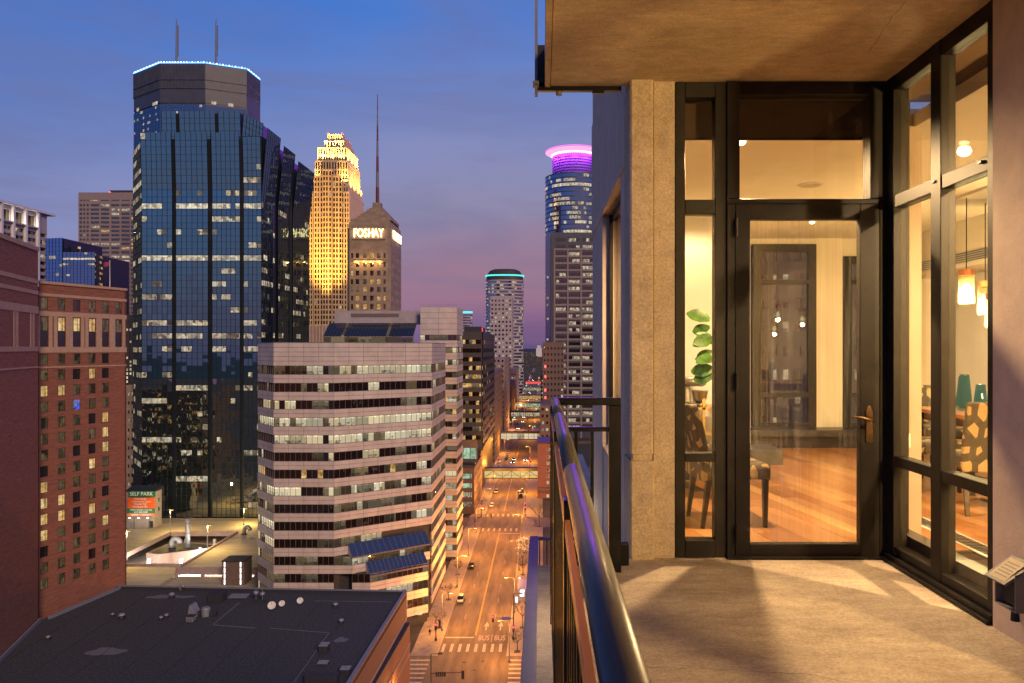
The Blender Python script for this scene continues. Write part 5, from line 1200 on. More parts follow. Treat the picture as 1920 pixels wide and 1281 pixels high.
for px in (331, 405):
    t = thing('roof_mast', (X(px, 490), 490, 240), 'left antenna mast on the tallest tower' if px == 331 else 'right antenna mast on the tallest tower', 'mast', 'masts on the tallest tower')
    b = MB(); x = X(px, 490); b.tube([(x, 490, Z(119.5, 460)), (x, 490, Z(75, 490)), (x, 490, Z(36, 490))], [.75, .55, .3], 6); b.build('pole', 'mast_grey', t)
    b = MB()
    for k in range(14): b.box((x + .5, 489.6, Z(105 - 4.2*k, 490)), (x + 1.3, 490.4, Z(105 - 4.2*k, 490) + .7))
    b.build('antenna_array', 'mast_grey', t)
flush()

# ------------------------------------------------------------------ floodlit stepped tower
wfb = thing('floodlit_gold_tower', (-165, 612, 0), 'stepped stone tower glowing gold under floodlights', 'building')
YW = 590.0
def ribbed(name, x0, x1, y0, y1, z0, z1, m='gold_stone', rib=2.1, floors=True, side=True, mside=None):
    b = MB(); b.box((x0 + .5, y0 + .5, z0), (x1 - .5, y1, z1 - .6)); b.build('window_core', 'brown_glass', wfb)
    b = MB(); n = max(2, round((x1 - x0)/rib)); w = (x1 - x0)/n
    for i in range(n + 1):
        rw = .8 if i % 2 else 1.1
        b.box((max(x0, x0 + i*w - rw/2), y0 - (.35 if i % 2 == 0 else .1), z0), (min(x1, x0 + i*w + rw/2), y0 + .6, z1))
    if side:
        n2 = max(2, round((y1 - y0)/rib)); w2 = (y1 - y0)/n2
        for i in range(n2 + 1): b.box((x1 - .6, max(y0 + .61, y0 + i*w2 - .4), z0), (x1 + (.35 if i % 2 == 0 else .1), min(y1, y0 + i*w2 + .4), z1))
    nf = int((z1 - z0)/4.0)
    for k in range(nf): 
        sp_ = bank(wfb, 'spandrels', m); sp_.box((x0 + .45, y0 + .38, z0 + 4*k), (x1 - .62, y0 + .49, z0 + 4*k + 1.3))
        if side: sp_.box((x1 - .49, y0 + .62, z0 + 4*k), (x1 - .38, y1 - .1, z0 + 4*k + 1.3))
    b.box((x0, y0 - .05, z1 - .9), (x1, y0 + .5, z1 + .3)); b.box((x1 - .5, y0 + .51, z1 - .9), (x1 + .05, y1, z1 + .3))
    b.box((x0 + .3, y0 + .51, z1 - .59), (x1 - .51, y1 - .01, z1 - .4))
    b.build(name, m, wfb)
    rr = random.Random(int(x0*10))
    for k in range(nf):
        for i in range(n):
            if rr.random() < .05: bank(wfb, 'lit_windows', 'lit_tower').box((x0 + i*w + .45, y0 + .40, z0 + 4*k + 1.6), (x0 + (i+1)*w - .45, y0 + .499, z0 + 4*k + 3.8))
xw = lambda p: X(p, YW); zw = lambda p: Z(p, YW)
ribbed('tower_body', xw(577), xw(655), 590, 637, 20, zw(360), 'gold_stone')
ribbed('centre_bay', xw(607), xw(624), 586.5, 590.4, 20, zw(320), 'gold_stone', 2.4, side=False)
ribbed('side_bay', xw(590), xw(606.7), 588.4, 590.6, 20, zw(331), 'gold_stone', 2.4, side=False); ribbed('side_bay', xw(624.3), xw(642), 588.4, 590.6, 20, zw(331), 'gold_stone', 2.4, side=False)
ribbed('crown_tier', xw(583), xw(652), 592, 635, zw(360), zw(337), 'gold_stone'); ribbed('crown_tier', xw(588), xw(650), 593.5, 633, zw(337), zw(300), 'gold_stone')
ribbed('crown_tier', xw(592), xw(647), 595, 631, zw(300), zw(274), 'gold_stone'); ribbed('crown_tier', xw(604), xw(641), 596.5, 629, zw(274), zw(260), 'gold_stone'); ribbed('crown_tier', xw(609), xw(637), 598, 627, zw(260), zw(247), 'gold_stone')
b = MB(); b.box((xw(572), 582, 0), (xw(660), 640, zw(612))); b.build('base_block', 'mauve_stone', wfb)
b = MB()
for i in range(14): b.box((xw(574) + 2.5*i, 581.4, 0), (xw(574) + 2.5*i + .7, 582, zw(612)))
b.build('base_piers', 'gold_stone', wfb)
GOLD = (1.0, 0.54, 0.10)
def flood(x, y, z, w, size, tilt=0, colr=GOLD, rx=None):
    d = bpy.data.lights.new('floodlight', 'SPOT'); d.energy = w; d.color = colr; d.spot_size = R(size); d.spot_blend = .8; d.shadow_soft_size = .6
    o = bpy.data.objects.new('floodlight', d); col.objects.link(o); o.parent = wfb; o.location = Vector((x, y, z)) - base(wfb)
    o.rotation_euler = rx or (R(180 - tilt), 0, 0)
for p in (583, 599, 615, 633, 650): flood(xw(p), 577, zw(606), 9.5e5, 70, -10)
for p in (586, 598, 616, 632, 647): flood(xw(p), 589, zw(345) if p in (586, 647) else zw(333), 7e4, 120, -8, (1.0, .66, .2))
for p in (592, 605, 620, 638): flood(xw(p), 592.2, zw(300), 7e4, 120, -8, (1.0, .66, .2))
for p in (610, 622, 635): flood(xw(p), 594.8, zw(273), 6e4, 120, -8, (1.0, .66, .2))
for p in (613, 623, 633): flood(xw(p), 596.4, zw(259), 1.8e4, 120, -8, (1.0, .66, .2))
for yv in (598, 610, 622, 632): flood(xw(652) + 4.5, yv, zw(352), 5.5e4, 120, 0, (1.0, .58, .15), (R(180), R(-12), 0)); flood(xw(648) + 3.5, yv, zw(300), 7e4, 120, 0, (1.0, .58, .15), (R(180), R(-12), 0)); 
for px in (609, 636): b = MB(); b.box((xw(px) - .5, 598, zw(247) + .31), (xw(px) + .5, 599, zw(247) + 1.4)); b.build('beacon', 'red_small', wfb)
flush()

# ------------------------------------------------------------------ obelisk tower with its lettering
fo = thing('obelisk_tower', (-80, 363, 0), 'limestone obelisk tower with glowing FOSHAY letters and stepped pyramid top', 'building')
YFo = 350.0
fx = lambda p: X(p, YFo); fz = lambda p: Z(p, YFo)
xa, xb, yb2 = fx(655), fx(727), 377.0
fF = Face((xa, YFo), (xb, YFo)); fS = Face((xb + 1.2, YFo + 1.8), (xb + 1.2, yb2))
wr = random.Random(3); ops = []; wins = []
colsF = [660, 670, 684, 697, 710, 721]; rowsF = [479, 496, 512, 528, 543, 559, 575, 591, 607]
for r_, py in enumerate(rowsF):
    for c_, px in enumerate(colsF):
        hw = .55 if c_ in (0, 5) else .85
        s = fF.tpx(px); ops.append((s - hw, s + hw, fz(py + 5), fz(py - 4.5)))
zsh = fz(426)
punched(fo, fF, 0, zsh, ops, 'limestone', .5)
for k, o_ in enumerate(ops):
    r_ = k // 6
    m = 'lit_amber' if wr.random() < (.12, .55, .3, .25, .5, .75, .8, .8, .8)[r_] else ('lit_office_dim' if wr.random() < .4 else 'hotel_glass')
    put_pane(fo, fF, o_[0], o_[1], o_[2], o_[3], -.3, m, 'window', 'sash', 'limestone')
opsS = [(s - .6, s + .6, fz(py + 5), fz(py - 4.5)) for py in rowsF for s in (3, 7, 11, 15, 19, 23)]
punched(fo, fS, 0, zsh, opsS, 'limestone', .5)
for o_ in opsS: put_pane(fo, fS, o_[0], o_[1], o_[2], o_[3], -.3, 'lit_amber' if wr.random() < .12 else 'hotel_glass', 'window', 'sash', 'limestone')
b = MB(); b.prism([(xb, YFo), (xb + 1.2, YFo + 1.8), (xb + .6, YFo + 2), (xb - .2, YFo + .6)], 0, zsh); b.build('chamfer', 'limestone', fo)
core(fo, [(xa + .1, YFo + .6), (xb - .4, YFo + .6), (xb + .5, YFo + 2.4), (xb + .5, yb2), (xa - 1.5, yb2), (xa - 1.5, YFo + 2)], 0, zsh - .1, 'limestone')
b = MB(); b.prism([(xa - .3, YFo + .2), (xb - .1, YFo + .2), (xb + 1.0, YFo + 2), (xb + 1.0, yb2 - .2), (xa - .3, yb2 - .2)], zsh + .002, fz(417)); b.prism([(xa + .5, YFo + .8), (xb - .6, YFo + .8), (xb + .3, YFo + 2.6), (xb + .3, yb2 - 1), (xa + .5, yb2 - 1)], fz(417) + .002, fz(410)); b.build('shoulder', 'limestone', fo)
b = MB(); cxF, cyF = fx(696), 363.5
for k in range(7):
    f = k/6; hx = 8.6*(1 - f) + 2.2*f; hy = 9.6*(1 - f) + 2.2*f; z0 = fz(410) + (fz(378) - fz(410))*k/7; b.box((cxF - hx, cyF - hy, z0), (cxF + hx, cyF + hy, z0 + (fz(378) - fz(410))/7 - .002))
b.box((cxF - 2.0, cyF - 2.0, fz(378)), (cxF + 2.0, cyF + 2.0, fz(371))); b.build('stepped_pyramid', 'limestone', fo)
b = MB(); s0, s1 = fF.tpx(663), fF.tpx(719)
for k in range(5): b.fbox(fF, s0 + (s1 - s0)*k/5 + .1, s0 + (s1 - s0)*(k+1)/5 - .1, fz(493.5) + (k % 2)*.3, fz(489), .002, .7)
b.build('balcony_ledge', 'gold_stone', fo)
for p in (670, 684, 697, 710): o = point('ledge_light', (fx(p), YFo - 1.5, fz(493)), 450, (1.0, .55, .15), .2, fo)
b = MB(); b.fbox(fF, fF.tpx(660), fF.tpx(724), fz(427.2), fz(426.5), .05, .5); b.fbox(fF, fF.tpx(660), fF.tpx(724), fz(449.5), fz(448.6), .05, .5); sgn = b.build('sign_rail', 'mast_grey', fo)
for k, chh in enumerate('FOSHAY'):
    me = text_mesh(chh, 5.7, .15); me.materials.clear(); me.materials.append(M['sign_letters'])
    x, y, _ = fF.at(fF.tpx(666.5 + 9.7*k), .55, 0); o = link('sign_letter', me, fo, (x, y, fz(438))); o.rotation_euler = (R(90), 0, 0); o.scale = (.66, 1, 1)
    x, y, _ = fS.at(3.5 + 3.6*k, .55, 0); o = link('sign_letter', me, fo, (x, y, fz(438))); o.rotation_euler = (R(90), 0, R(90)); o.scale = (.75, 1, 1)
t = thing('antenna_mast', (cxF, cyF, fz(371)), 'red and white antenna mast on top of the obelisk tower', 'mast')
for k in range(7):
    za = fz(371) + (Z(175, 362) - fz(371))*k/7; zb_ = fz(371) + (Z(175, 362) - fz(371))*(k+1)/7; r = .95 - .115*k
    b = MB(); b.tube([(cxF, cyF, za), (cxF, cyF, zb_)], [r, r - .1], 6); b.build('mast_section', 'red_steel' if k % 2 == 0 else 'mast_grey', t)

# ------------------------------------------------------------------ background towers on the left
gr = thing('grey_strip_tower', (-370, 650, 0), 'grey stone tower with rows of dark strip windows behind the hotel', 'building')
YQ = 640.0; fQ = Face((X(147, YQ), YQ), (X(256, YQ), YQ)); ops = []
strips = [(149, 154), (156, 160), (162.5, 166.5), (170, 186), (189, 204.7), (208.6, 224), (227.6, 243), (246, 254)]
for k in range(34):
    zt = Z(383 + 8.05*k, YQ)
    for a, c in strips: ops.append((fQ.tpx(a), fQ.tpx(c), zt - 1.9, zt))
for a, c in strips: ops.append((fQ.tpx(a), fQ.tpx(c), Z(377, YQ), Z(375, YQ)))
punched(gr, fQ, 0, Z(361, YQ), ops, 'grey_stone', .8)
qr = random.Random(8)
for i, o_ in enumerate(ops):
    p = .11 + (.4 if (i // 8) in (9, 10, 12) else 0); m = ('lit_tower' if qr.random() < .75 else 'lit_amber') if qr.random() < p else 'hotel_glass'
    if i < 300 - 8 or i >= len(ops) - 8: put_pane(gr, fQ, o_[0], o_[1], o_[2], o_[3], -.5, m)
    else: bank(gr, 'window_panes', m).fbox(fQ, o_[0], o_[1], o_[2], o_[3], -.6, -.5)
core(gr, [fQ.at(0, -1, 0)[:2], fQ.at(fQ.len, -1, 0)[:2], fQ.at(fQ.len, -40, 0)[:2], fQ.at(0, -40, 0)[:2]], 0, Z(361.5, YQ), 'grey_stone')
b = MB(); b.box((X(208, 650), 648, Z(361.4, YQ)), (X(256, 650), 670, Z(357, 648))); b.build('roof_plant', 'roof_dark', gr)
b = MB(); b.lathe((X(211, 650), 646, Z(361, YQ)), [(.8, 0), (.8, 1.5), (.2, 2)], 8); b.build('beacon', 'red_small', gr)

wo = thing('white_frame_office', (-280, 385, 0), 'white framed office with a flat overhanging roof at the far left', 'building')
XWO = -265.0
yW = lambda p: -XWO*F/(CX - p)
fO = Face((XWO, yW(-60)), (XWO, yW(88))); wrn = random.Random(4); topW = 139.0
ops = []
cpx = [-60, -24, 0, 22.6, 46, 69, 88]
for r_ in range(14):
    zt = 127.6 - 3.7*r_
    for i in range(len(cpx) - 1): ops.append((fO.tpx(cpx[i]) + .9, fO.tpx(cpx[i+1]) - .5, zt - 1.9, zt))
ops += [(fO.tpx(cpx[i]) + 1.2, fO.tpx(cpx[i+1]) - 1.2, 130.2, 135.6) for i in range(len(cpx) - 2)]
punched(wo, fO, 0, 137.6, ops, 'pale_concrete', 1.0)
for i, o_ in enumerate(ops):
    m = 'lit_tower' if wrn.random() < (.5 if i < 24 else .25) else 'hotel_glass'
    if i >= 84: m = 'lit_office_dim' if i == 85 else 'brown_glass'
    n = 3
    for k in range(n): put_pane(wo, fO, o_[0] + (o_[1] - o_[0])*k/n + .05, o_[0] + (o_[1] - o_[0])*(k+1)/n - .05, o_[2], o_[3], -.7, m if wrn.random() < .7 else 'hotel_glass')
for p in cpx[1:-1]: b = MB(); s = fO.tpx(p); b.fbox(fO, s - .7, s + .7, 60, 137.9, .01, 1.3); b.build('column', 'white_concrete', wo)
b = MB(); b.fbox(fO, 0, fO.len + 4.5, 137.95, topW, -14, 1.8); b.build('roof_slab', 'white_concrete', wo)
b = MB(); b.fbox(fO, fO.tpx(-24), fO.tpx(69), 129.2, 130.0, .01, 1.2); b.build('terrace_edge', 'pale_concrete', wo)
for p in (10, 34, 58): point('terrace_light', fO.at(fO.tpx(p), .8, 131.0), 900, (1, .9, .78), .3, wo)
core(wo, [fO.at(0, -1.2, 0)[:2], fO.at(fO.len, -1.2, 0)[:2], fO.at(fO.len, -20, 0)[:2], fO.at(0, -20, 0)[:2]], 0, 130, 'pale_concrete')
fOe = Face(fO.at(fO.len, 0, 0)[:2], fO.at(fO.len, -20, 0)[:2])

bl = thing('blue_glass_block', (-205, 340, 0), 'low blue glass block with orange reflections above the hotel roof', 'building')
br = random.Random(9)
fA = Face((X(86, 332), 332), (X(117, 330), 330)); fB_ = Face((X(118, 330), 330), (X(178, 330), 330)); fC = Face((X(178, 330), 330), (X(192, 342), 342))
curtain(bl, fA, 40, Z(446, 330), 1.6, 3.7, 'blue_glass', lambda s, z: ('lit_tower' if br.random() < .15 and s > 2 else None), jit=.01)
def bll(s, z):
    py = CY - (z - H)*F/330
    if abs(py - 483) < 6: return 'lit_tower_strong' if br.random() < .9 else None
    if abs(py - 493) < 5: return 'lit_tower' if br.random() < .4 else None
    return ('lit_tower' if br.random() < .05 else None)
curtain(bl, fB_, 40, Z(473, 330), 1.5, 2.4, 'blue_glass', bll, jit=.01, vis=.5); curtain(bl, fC, 40, Z(475, 330), 1.5, 2.4, 'blue_glass', lambda s, z: 'lit_amber' if br.random() < .6 else None, jit=.01)  # amber glowing panes at the right stand in for orange reflections
fD = Face((X(122, 336), 336), (X(152, 336), 336)); curtain(bl, fD, 90, Z(462, 336), 1.5, 2.4, 'blue_glass', lambda s, z: 'lit_amber' if (s > 4 and br.random() < .5) else None, jit=.01)  # amber panes here also imitate reflected orange light
core(bl, [(X(86, 332), 333), (X(117, 330), 331), (X(117, 330), 360), (X(86, 332), 360)], 0, Z(446.5, 330), 'mullion_dark'); core(bl, [(X(118, 330), 331), (X(178, 330), 331), (X(192, 342) - .5, 343), (X(192, 342) - .5, 365), (X(118, 330), 365)], 0, Z(474, 330), 'mullion_dark'); core(bl, [(X(122, 336), 337), (X(152, 336), 337), (X(152, 336), 350), (X(122, 336), 350)], 0, Z(462.5, 336), 'mullion_dark')
flush()
st = thing('narrow_stone_block', (-172, 305, 0), 'pale block seen in the gap between hotel and glass tower', 'building')
YS = 300.0; fG = Face((X(225, YS), YS), (X(264, YS), YS)); sr = random.Random(2)
banded(st, fG, 0, Z(722, YS), 3.6, 1.3, 'limestone', 'hotel_glass', lambda s, z, f, i: 'lit_tower' if sr.random() < .3 else None, cw=1.4, pier=.02, pierw=.7, indiv=100)
b = MB(); fG2 = Face((X(225, YS), YS + .6), (X(264, YS), YS + .6)); b.fbox(fG2, 0, fG2.len, Z(721, YS), Z(590, YS), -8, -.4)
for k in range(7): b.fbox(fG2, k*1.4, k*1.4 + .55, Z(721, YS), Z(602, YS), -.4, 0)
b.build('upper_wall', 'dark_stone', st)
for k in range(16):
    for i in range(5):
        if sr.random() < (.5 if k < 6 else .15): put_pane(st, fG2, i*1.4 + .6, i*1.4 + 1.35, Z(718 - 7.5*k, YS), Z(718 - 7.5*k, YS) + .9, -.25, 'lit_tower_strong')
core(st, [fG.at(.1, -.9, 0)[:2], fG.at(fG.len - .1, -.9, 0)[:2], fG.at(fG.len - .1, -9, 0)[:2], fG.at(.1, -9, 0)[:2]], 0, Z(723, YS), 'limestone')
flush()

# ------------------------------------------------------------------ parking ramp
pk = thing('parking_ramp', (-110, 220, 0), 'open parking ramp with a lit opening in its top deck', 'parking ramp')
zd = 8.0
def dp(px, py, z=zd): Yq = (H - z)*F/(py - CY); return X(px, Yq), Yq
def slab(x0, x1, y0, y1, z, m='deck_concrete', th=.5, name='deck'): b = MB(); b.box((x0, y0, z - th), (x1, y1, z)); return b.build(name, m, pk)
hx0, hx1, hy0, hy1 = -118, -96.8, 207.5, 239.6
slab(-165, hx0, 184, 261, zd); slab(hx0, hx1, hy1, 261, zd); slab(hx1, -70, 199.5, 261, zd); slab(hx0, hx1, 184, hy0, zd - 1.2); slab(hx1, -66, 184, 199.4, zd - 1.6)
slab(-164, -71, 185, 260, 3.2, 'lower_deck', .3, 'lower_deck')
for (x0, x1, y0, y1, z0, z1) in ((hx0 - .3, hx0 + .2, hy0, hy1, zd - .6, zd + .7), (hx1 - .2, hx1 + .3, 199.5, hy1, zd - .9, zd + .7), (hx0, hx1, hy1 - .2, hy1 + .3, zd - .9, zd + .6), (hx0, hx1, hy0 - .3, hy0, zd - 1.9, zd - .4)):
    b = MB(); b.box((x0, y0, z0), (x1, y1, z1)); b.build('parapet', 'deck_wall', pk)
b = MB(); b.box((hx1 + .31, 199.2, zd - 1.0), (-70, 199.49, zd + .9)); b.build('parapet', 'deck_wall', pk)
for x in (-97, -90, -83.5, -76): b = MB(); b.box((x, 199.0, 3.3), (x + .9, 199.19, zd - .2)); b.build('pillar', 'deck_wall', pk)
b = MB(); b.box((-165, 183.4, 0), (-66, 183.9, 3.4)); b.box((-165, 183.4, 5.4), (-66, 183.9, 7.6)); b.build('parapet', 'deck_wall', pk)
for k in range(10): b = MB(); b.box((-140 + 7*k, 183.5, 3.4), (-139.2 + 7*k, 183.85, 5.4)); b.build('pillar', 'deck_wall', pk)
for x in (-112, -103): 
    for y in (214, 226, 236): b = MB(); b.box((x, y, 3.2), (x + .7, y + .7, zd - 1)); b.build('pillar', 'white_concrete', pk)
for (x, y) in ((-113, 212), (-100, 212), (-108, 233), (-100, 225), (-88, 204), (-80, 206)): point('garage_light', (x, y, 5.6), 4500, (1, .93, .85), .3, pk)
for k in range(12): flat('bay_line', -121.5 + 0, -119, 210 + 2.6*k, 210.12 + 2.6*k, zd + .004, 'road_yellow', pk, None)
for k in range(22): flat('bay_line', -116 + 2.6*k*.8, -115.86 + 2.6*k*.8, 243, 247.5, zd + .004, 'road_yellow', pk, None)
for k in range(9): flat('bay_line', -116 + 2.7*k, -115.86 + 2.7*k, 198, 203, zd - 1.196, 'road_yellow', pk, None)
for k in range(5): flat('bay_line', -94 + 2.7*k, -93.86 + 2.7*k, 200.5, 205, zd + .004, 'road_yellow', pk, None)
isl = MB(); ip = [dp(274, 1037, 6.6), dp(296, 1040, 6.6), dp(386, 1029, 6.6), dp(408, 1023, 6.6), dp(358, 1017, 6.6), dp(312, 1021, 6.6)]
isl.prism(ip, 3.3, 6.6); isl.build('ramp_island', 'deck_wall', pk)
isl = MB(); isl.prism(inset_poly(ip, 1.0), 6.602, 6.7); isl.build('island_roof', 'roof_dark', pk)
x, y = dp(352, 1027, 6.7)
t = thing('exhaust_stack', (x, y, 6.7), 'tall capped exhaust stack in the parking ramp opening', 'stack')
b = MB(); b.tube([(x, y, 6.7), (x, y, Z(972, y))], .75, 14); b.build('flue', 'roof_metal', t, smooth=True)
for zz_ in (11, 14): b = MB(); b.tube([(x, y, zz_), (x, y, zz_ + .12)], .8, 14); b.build('ring', 'roof_dark', t)
b = MB(); b.lathe((x, y, Z(972, y)), [(1.2, .0), (1.25, .3), (.1, .9)], 14); b.build('cap', 'roof_dark', t)
x, y = dp(322, 1028, 6.7); gooseneck(x, y, 6.7, 2.6, .8, 'gooseneck_duct', 'fat gooseneck duct in the parking ramp opening', 'duct', 0)
x, y = dp(458, 1002); gooseneck(x, y, zd, 2.4, .6, 'gooseneck_duct', 'gooseneck duct at the right of the parking deck', 'duct', 0)
def deck_lamp(px, py, h, label, w=6000, z=zd):
    x, y = dp(px, py, z); t = thing('deck_lamp', (x, y, z), label, 'lamp', 'lamp posts on the parking deck')
    b = MB(); b.tube([(x, y, z), (x, y, z + h)], [.12, .08], 8); b.lathe((x, y, z), [(.3, 0), (.3, .5)], 8); b.build('pole', 'mast_grey', t)
    for s in (-1, 1): b = MB(); b.box((x + s*.15 - .1*(s < 0), y - .15, z + h), (x + s*1.0 + .1, y + .15, z + h + .12)) if s > 0 else b.box((x - 1.1, y - .15, z + h), (x - .15, y + .15, z + h + .12)); b.build('lamp_head', 'mast_grey', t)
    b = MB(); b.box((x + .3, y - .1, z + h - .05), (x + 1.0, y + .1, z + h - .01)); b.build('lens', 'sodium', t)
    point('deck_glow', (x + .4, y, z + h - .6), w, (1, .68, .22), .3, t)
deck_lamp(319, 1001, 7.5, 'parking deck lamp post behind the opening'); deck_lamp(389, 1034, 7.5, 'parking deck lamp post at the edge of the opening'); deck_lamp(237, 1050, 8, 'parking deck lamp post beside the hotel corner'); deck_lamp(457, 985, 5.5, 'parking deck lamp post by the glass tower')
# stair house with the parking sign
YP = 247.0; sx0, sx1 = X(259, YP), X(290, YP)
t = thing('stair_house', ((sx0 + sx1)/2, YP + 2, zd), 'yellow lit stair house at the back of the parking deck', 'stair house')
b = MB(); b.box((sx0 - 4, YP, zd), (sx1, 251.6, Z(922, YP))); b.build('wall', 'pale_concrete', t)
b = MB(); b.hexa([(sx0-4.3,YP-.3,Z(922,YP)),(sx1+.2,YP-.3,Z(922,YP)),(sx1+.2,251.9,Z(922,YP)),(sx0-4.3,251.9,Z(922,YP)),(sx0-4.3,YP-.3,Z(921,YP)),(sx1+.2,YP-.3,Z(921,YP)),(sx1+.2,251.9,Z(915,YP)),(sx0-4.3,251.9,Z(915,YP))]); b.build('roof', 'roof_dark', t)
b = MB(); b.box((X(281, YP), YP - .04, zd), (X(287, YP), YP - .005, zd + 2.2)); b.build('door', 'dark_stone', t)
for z_ in (13, 16): b = MB(); b.box((sx1 + .005, 249.3, z_), (sx1 + .05, 250, z_ + 1.2)); b.build('window', 'hotel_glass', t)
sg = thing('parking_sign', (X(265, 245), 245, Z(968, 245)), 'orange and green SELF PARK billboard above the parking deck', 'sign')
yS = 245.2; SX0, SX1 = X(239, yS), X(290, yS)
def sp(name, py0, py1, m, d=0):
    b = MB(); b.box((SX0 + d, yS, Z(py1, yS)), (SX1 + d*.5, yS + .25, Z(py0, yS))); return b.build(name, m, sg)
sp('header_panel', 921.2, 931.5, 'sign_green', .25); sp('listing_panel', 933, 953.6, 'sign_orange'); sp('rate_panel', 953.9, 963, 'sign_green', -.1); sp('footer_panel', 963.2, 968, 'sign_orange', -.1)
def sign_text(txt, size, px, py, m='sign_white', al='CENTER', sx=1.0):
    me = text_mesh(txt, size, .02); me.materials.clear(); me.materials.append(M[m]); o = link('lettering', me, sg, (X(px, yS), yS - .03, Z(py, yS))); o.rotation_euler = (R(90), 0, 0); o.scale = (sx, 1, 1)
sign_text('SELF PARK', 1.75, 265, 926.5, sx=.93); 
for k, s_ in enumerate(('• Area Hotels', '• Convention Center', '• Nicollet Mall', '• Orchestra Hall')): sign_text(s_, .92, 262 + (3 if k == 1 else 0), 935.5 + 4.9*k, sx=.82)
sign_text('WEEKLY PARKING AVAILABLE', .72, 264.5, 956.2, sx=.74); sign_text('612-334-3400', .92, 264.5, 960.4, sx=.85); sign_text('MONTHLY CONTRACTS', .70, 264.5, 965.6, sx=.85)
for x in (SX0 + 2, SX1 - 2): b = MB(); b.box((x, yS + .05, zd), (x + .25, yS + .2, Z(968.2, yS))); b.build('post', 'mast_grey', sg)
for x in (SX0 + 1.5, (SX0 + SX1)/2, SX1 - 1.5): b = MB(); b.box((x - .3, yS - 1.6, Z(970, yS)), (x + .3, yS - 1.3, Z(970, yS) + .2)); b.build('lamp', 'bulb_white', sg); point('sign_light', (x, yS - 1.7, Z(969.5, yS) + .5), 110, (1, .95, .85), .15, sg)
# lift tower with strip lights
YL = 192.0; lx0, lx1 = X(416, YL), X(458, YL)
t = thing('lift_tower', ((lx0 + lx1)/2, YL + 2, 0), 'brown stair tower with two vertical strip lights at the ramp edge', 'stair tower')
b = MB(); b.box((lx0, YL, 0), (lx1, 197, Z(1054, YL))); b.build('wall', 'brown_stone', t); b = MB(); b.box((lx0 - .1, YL - .1, Z(1054, YL)), (lx1 + .1, 197.2, Z(1052, YL))); b.build('roof', 'roof_dark', t)
for px in (420, 450):
    for k in range(4): b = MB(); b.box((X(px, YL), YL - .08, Z(1063 + 11*k, YL)), (X(px + 2.4, YL), YL - .005, Z(1056 + 11*k, YL) + .3)); b.build('strip_light', 'tube_light', t)

# ------------------------------------------------------------------ street wall beyond the corner office
db = thing('dark_banded_office', (-32, 380, 0), 'dark brown office block with amber lit strip windows', 'building')
YB = 344.0; fb1 = Face((X(840, YB), YB), (-27.0, YB)); fb2 = Face((-27.0, YB), (-27.0, 432)); rb = random.Random(21)
lv = {}
def dbl(s, z, f, i):
    if f not in lv: lv[f] = rb.choice((.2, .5, .85, .35))
    return ('lit_amber' if rb.random() < .7 else 'lit_office_dim') if rb.random() < lv[f] else None
banded(db, fb1, 20, Z(622, YB), 3.97, 1.9, 'dark_stone', 'brown_glass', dbl, cw=1.6, indiv=160); banded(db, fb2, 20, Z(622, YB), 3.97, 1.9, 'dark_stone', 'brown_glass', lambda s, z, f, i: 'lit_amber' if rb.random() < .03 else None, cw=3.2)
core(db, [(X(840, YB), YB + .9), (-27.9, YB + .9), (-27.9, 431), (X(840, YB), 431)], 0, Z(623, YB), 'dark_stone'); b = MB(); b.box((X(868, YB), YB + 5, Z(623, YB)), (X(900, YB), 375, Z(612, YB))); b.build('penthouse', 'roof_dark', db)
b = MB(); b.box((X(902, YB), YB + 4, Z(622, YB)), (X(904, YB), YB + 4.5, Z(614, YB))); b.build('roof_sign', 'bus_red', db)
flush()
pod = thing('arched_podium_block', (-33, 320, 0), 'brown brick low block with lit arched windows and a green lit court', 'building')
YO = 303.0; zp = Z(878, YO); fp1 = Face((X(855, YO), YO), (-27.2, YO)); fp2 = Face((-27.2, YO), (-27.2, 343))
ops = []; 
for py in (893, 911, 928, 946):
    for px0, px1 in ((866, 881), (882.5, 884.5)): ops.append((fp1.tpx(px0), fp1.tpx(px1), Z(py + 4.5, YO), Z(py - 4.5, YO)))
punched(pod, fp1, 0, zp, ops, 'brown_stone', .4)
for o_ in ops: put_pane(pod, fp1, o_[0], o_[1], o_[2], o_[3], -.25, 'lit_green' if o_[2] > 8 else 'lit_office')
ops2 = [(2.5 + 3.6*k, 4.2 + 3.6*k, 3 + 3.7*r_, 5.1 + 3.7*r_) for k in range(10) for r_ in range(4)]
punched(pod, fp2, 0, zp, ops2, 'brown_stone', .3)
for o_ in ops2: put_pane(pod, fp2, o_[0], o_[1], o_[2], o_[3], -.2, 'lit_office_dim' if rb.random() < .3 else 'hotel_glass')
core(pod, [(X(855, YO), YO + .6), (-27.8, YO + .6), (-27.8, 343), (X(855, YO), 343)], 0, zp - .8, 'dark_stone')
b = MB(); b.box((-45, 322, zp - .7), (-27.6, 322.5, zp + 9.0)); b.build('court_wall', 'brown_stone', pod)
for k in range(6): b = MB(); b.box((-44 + 2.7*k, 321.8, zp + 1.0), (-41.6 + 2.7*k, 321.98, zp + 5.6)); b.build('court_glazing', 'lit_green', pod)
b = MB(); b.box((-46, 310, zp - .02), (-27.3, 311, zp + 1.3)); b.box((-46, 303.05, zp + .003), (-27.25, 303.6, zp + .9)); b.build('parapet', 'dark_stone', pod)
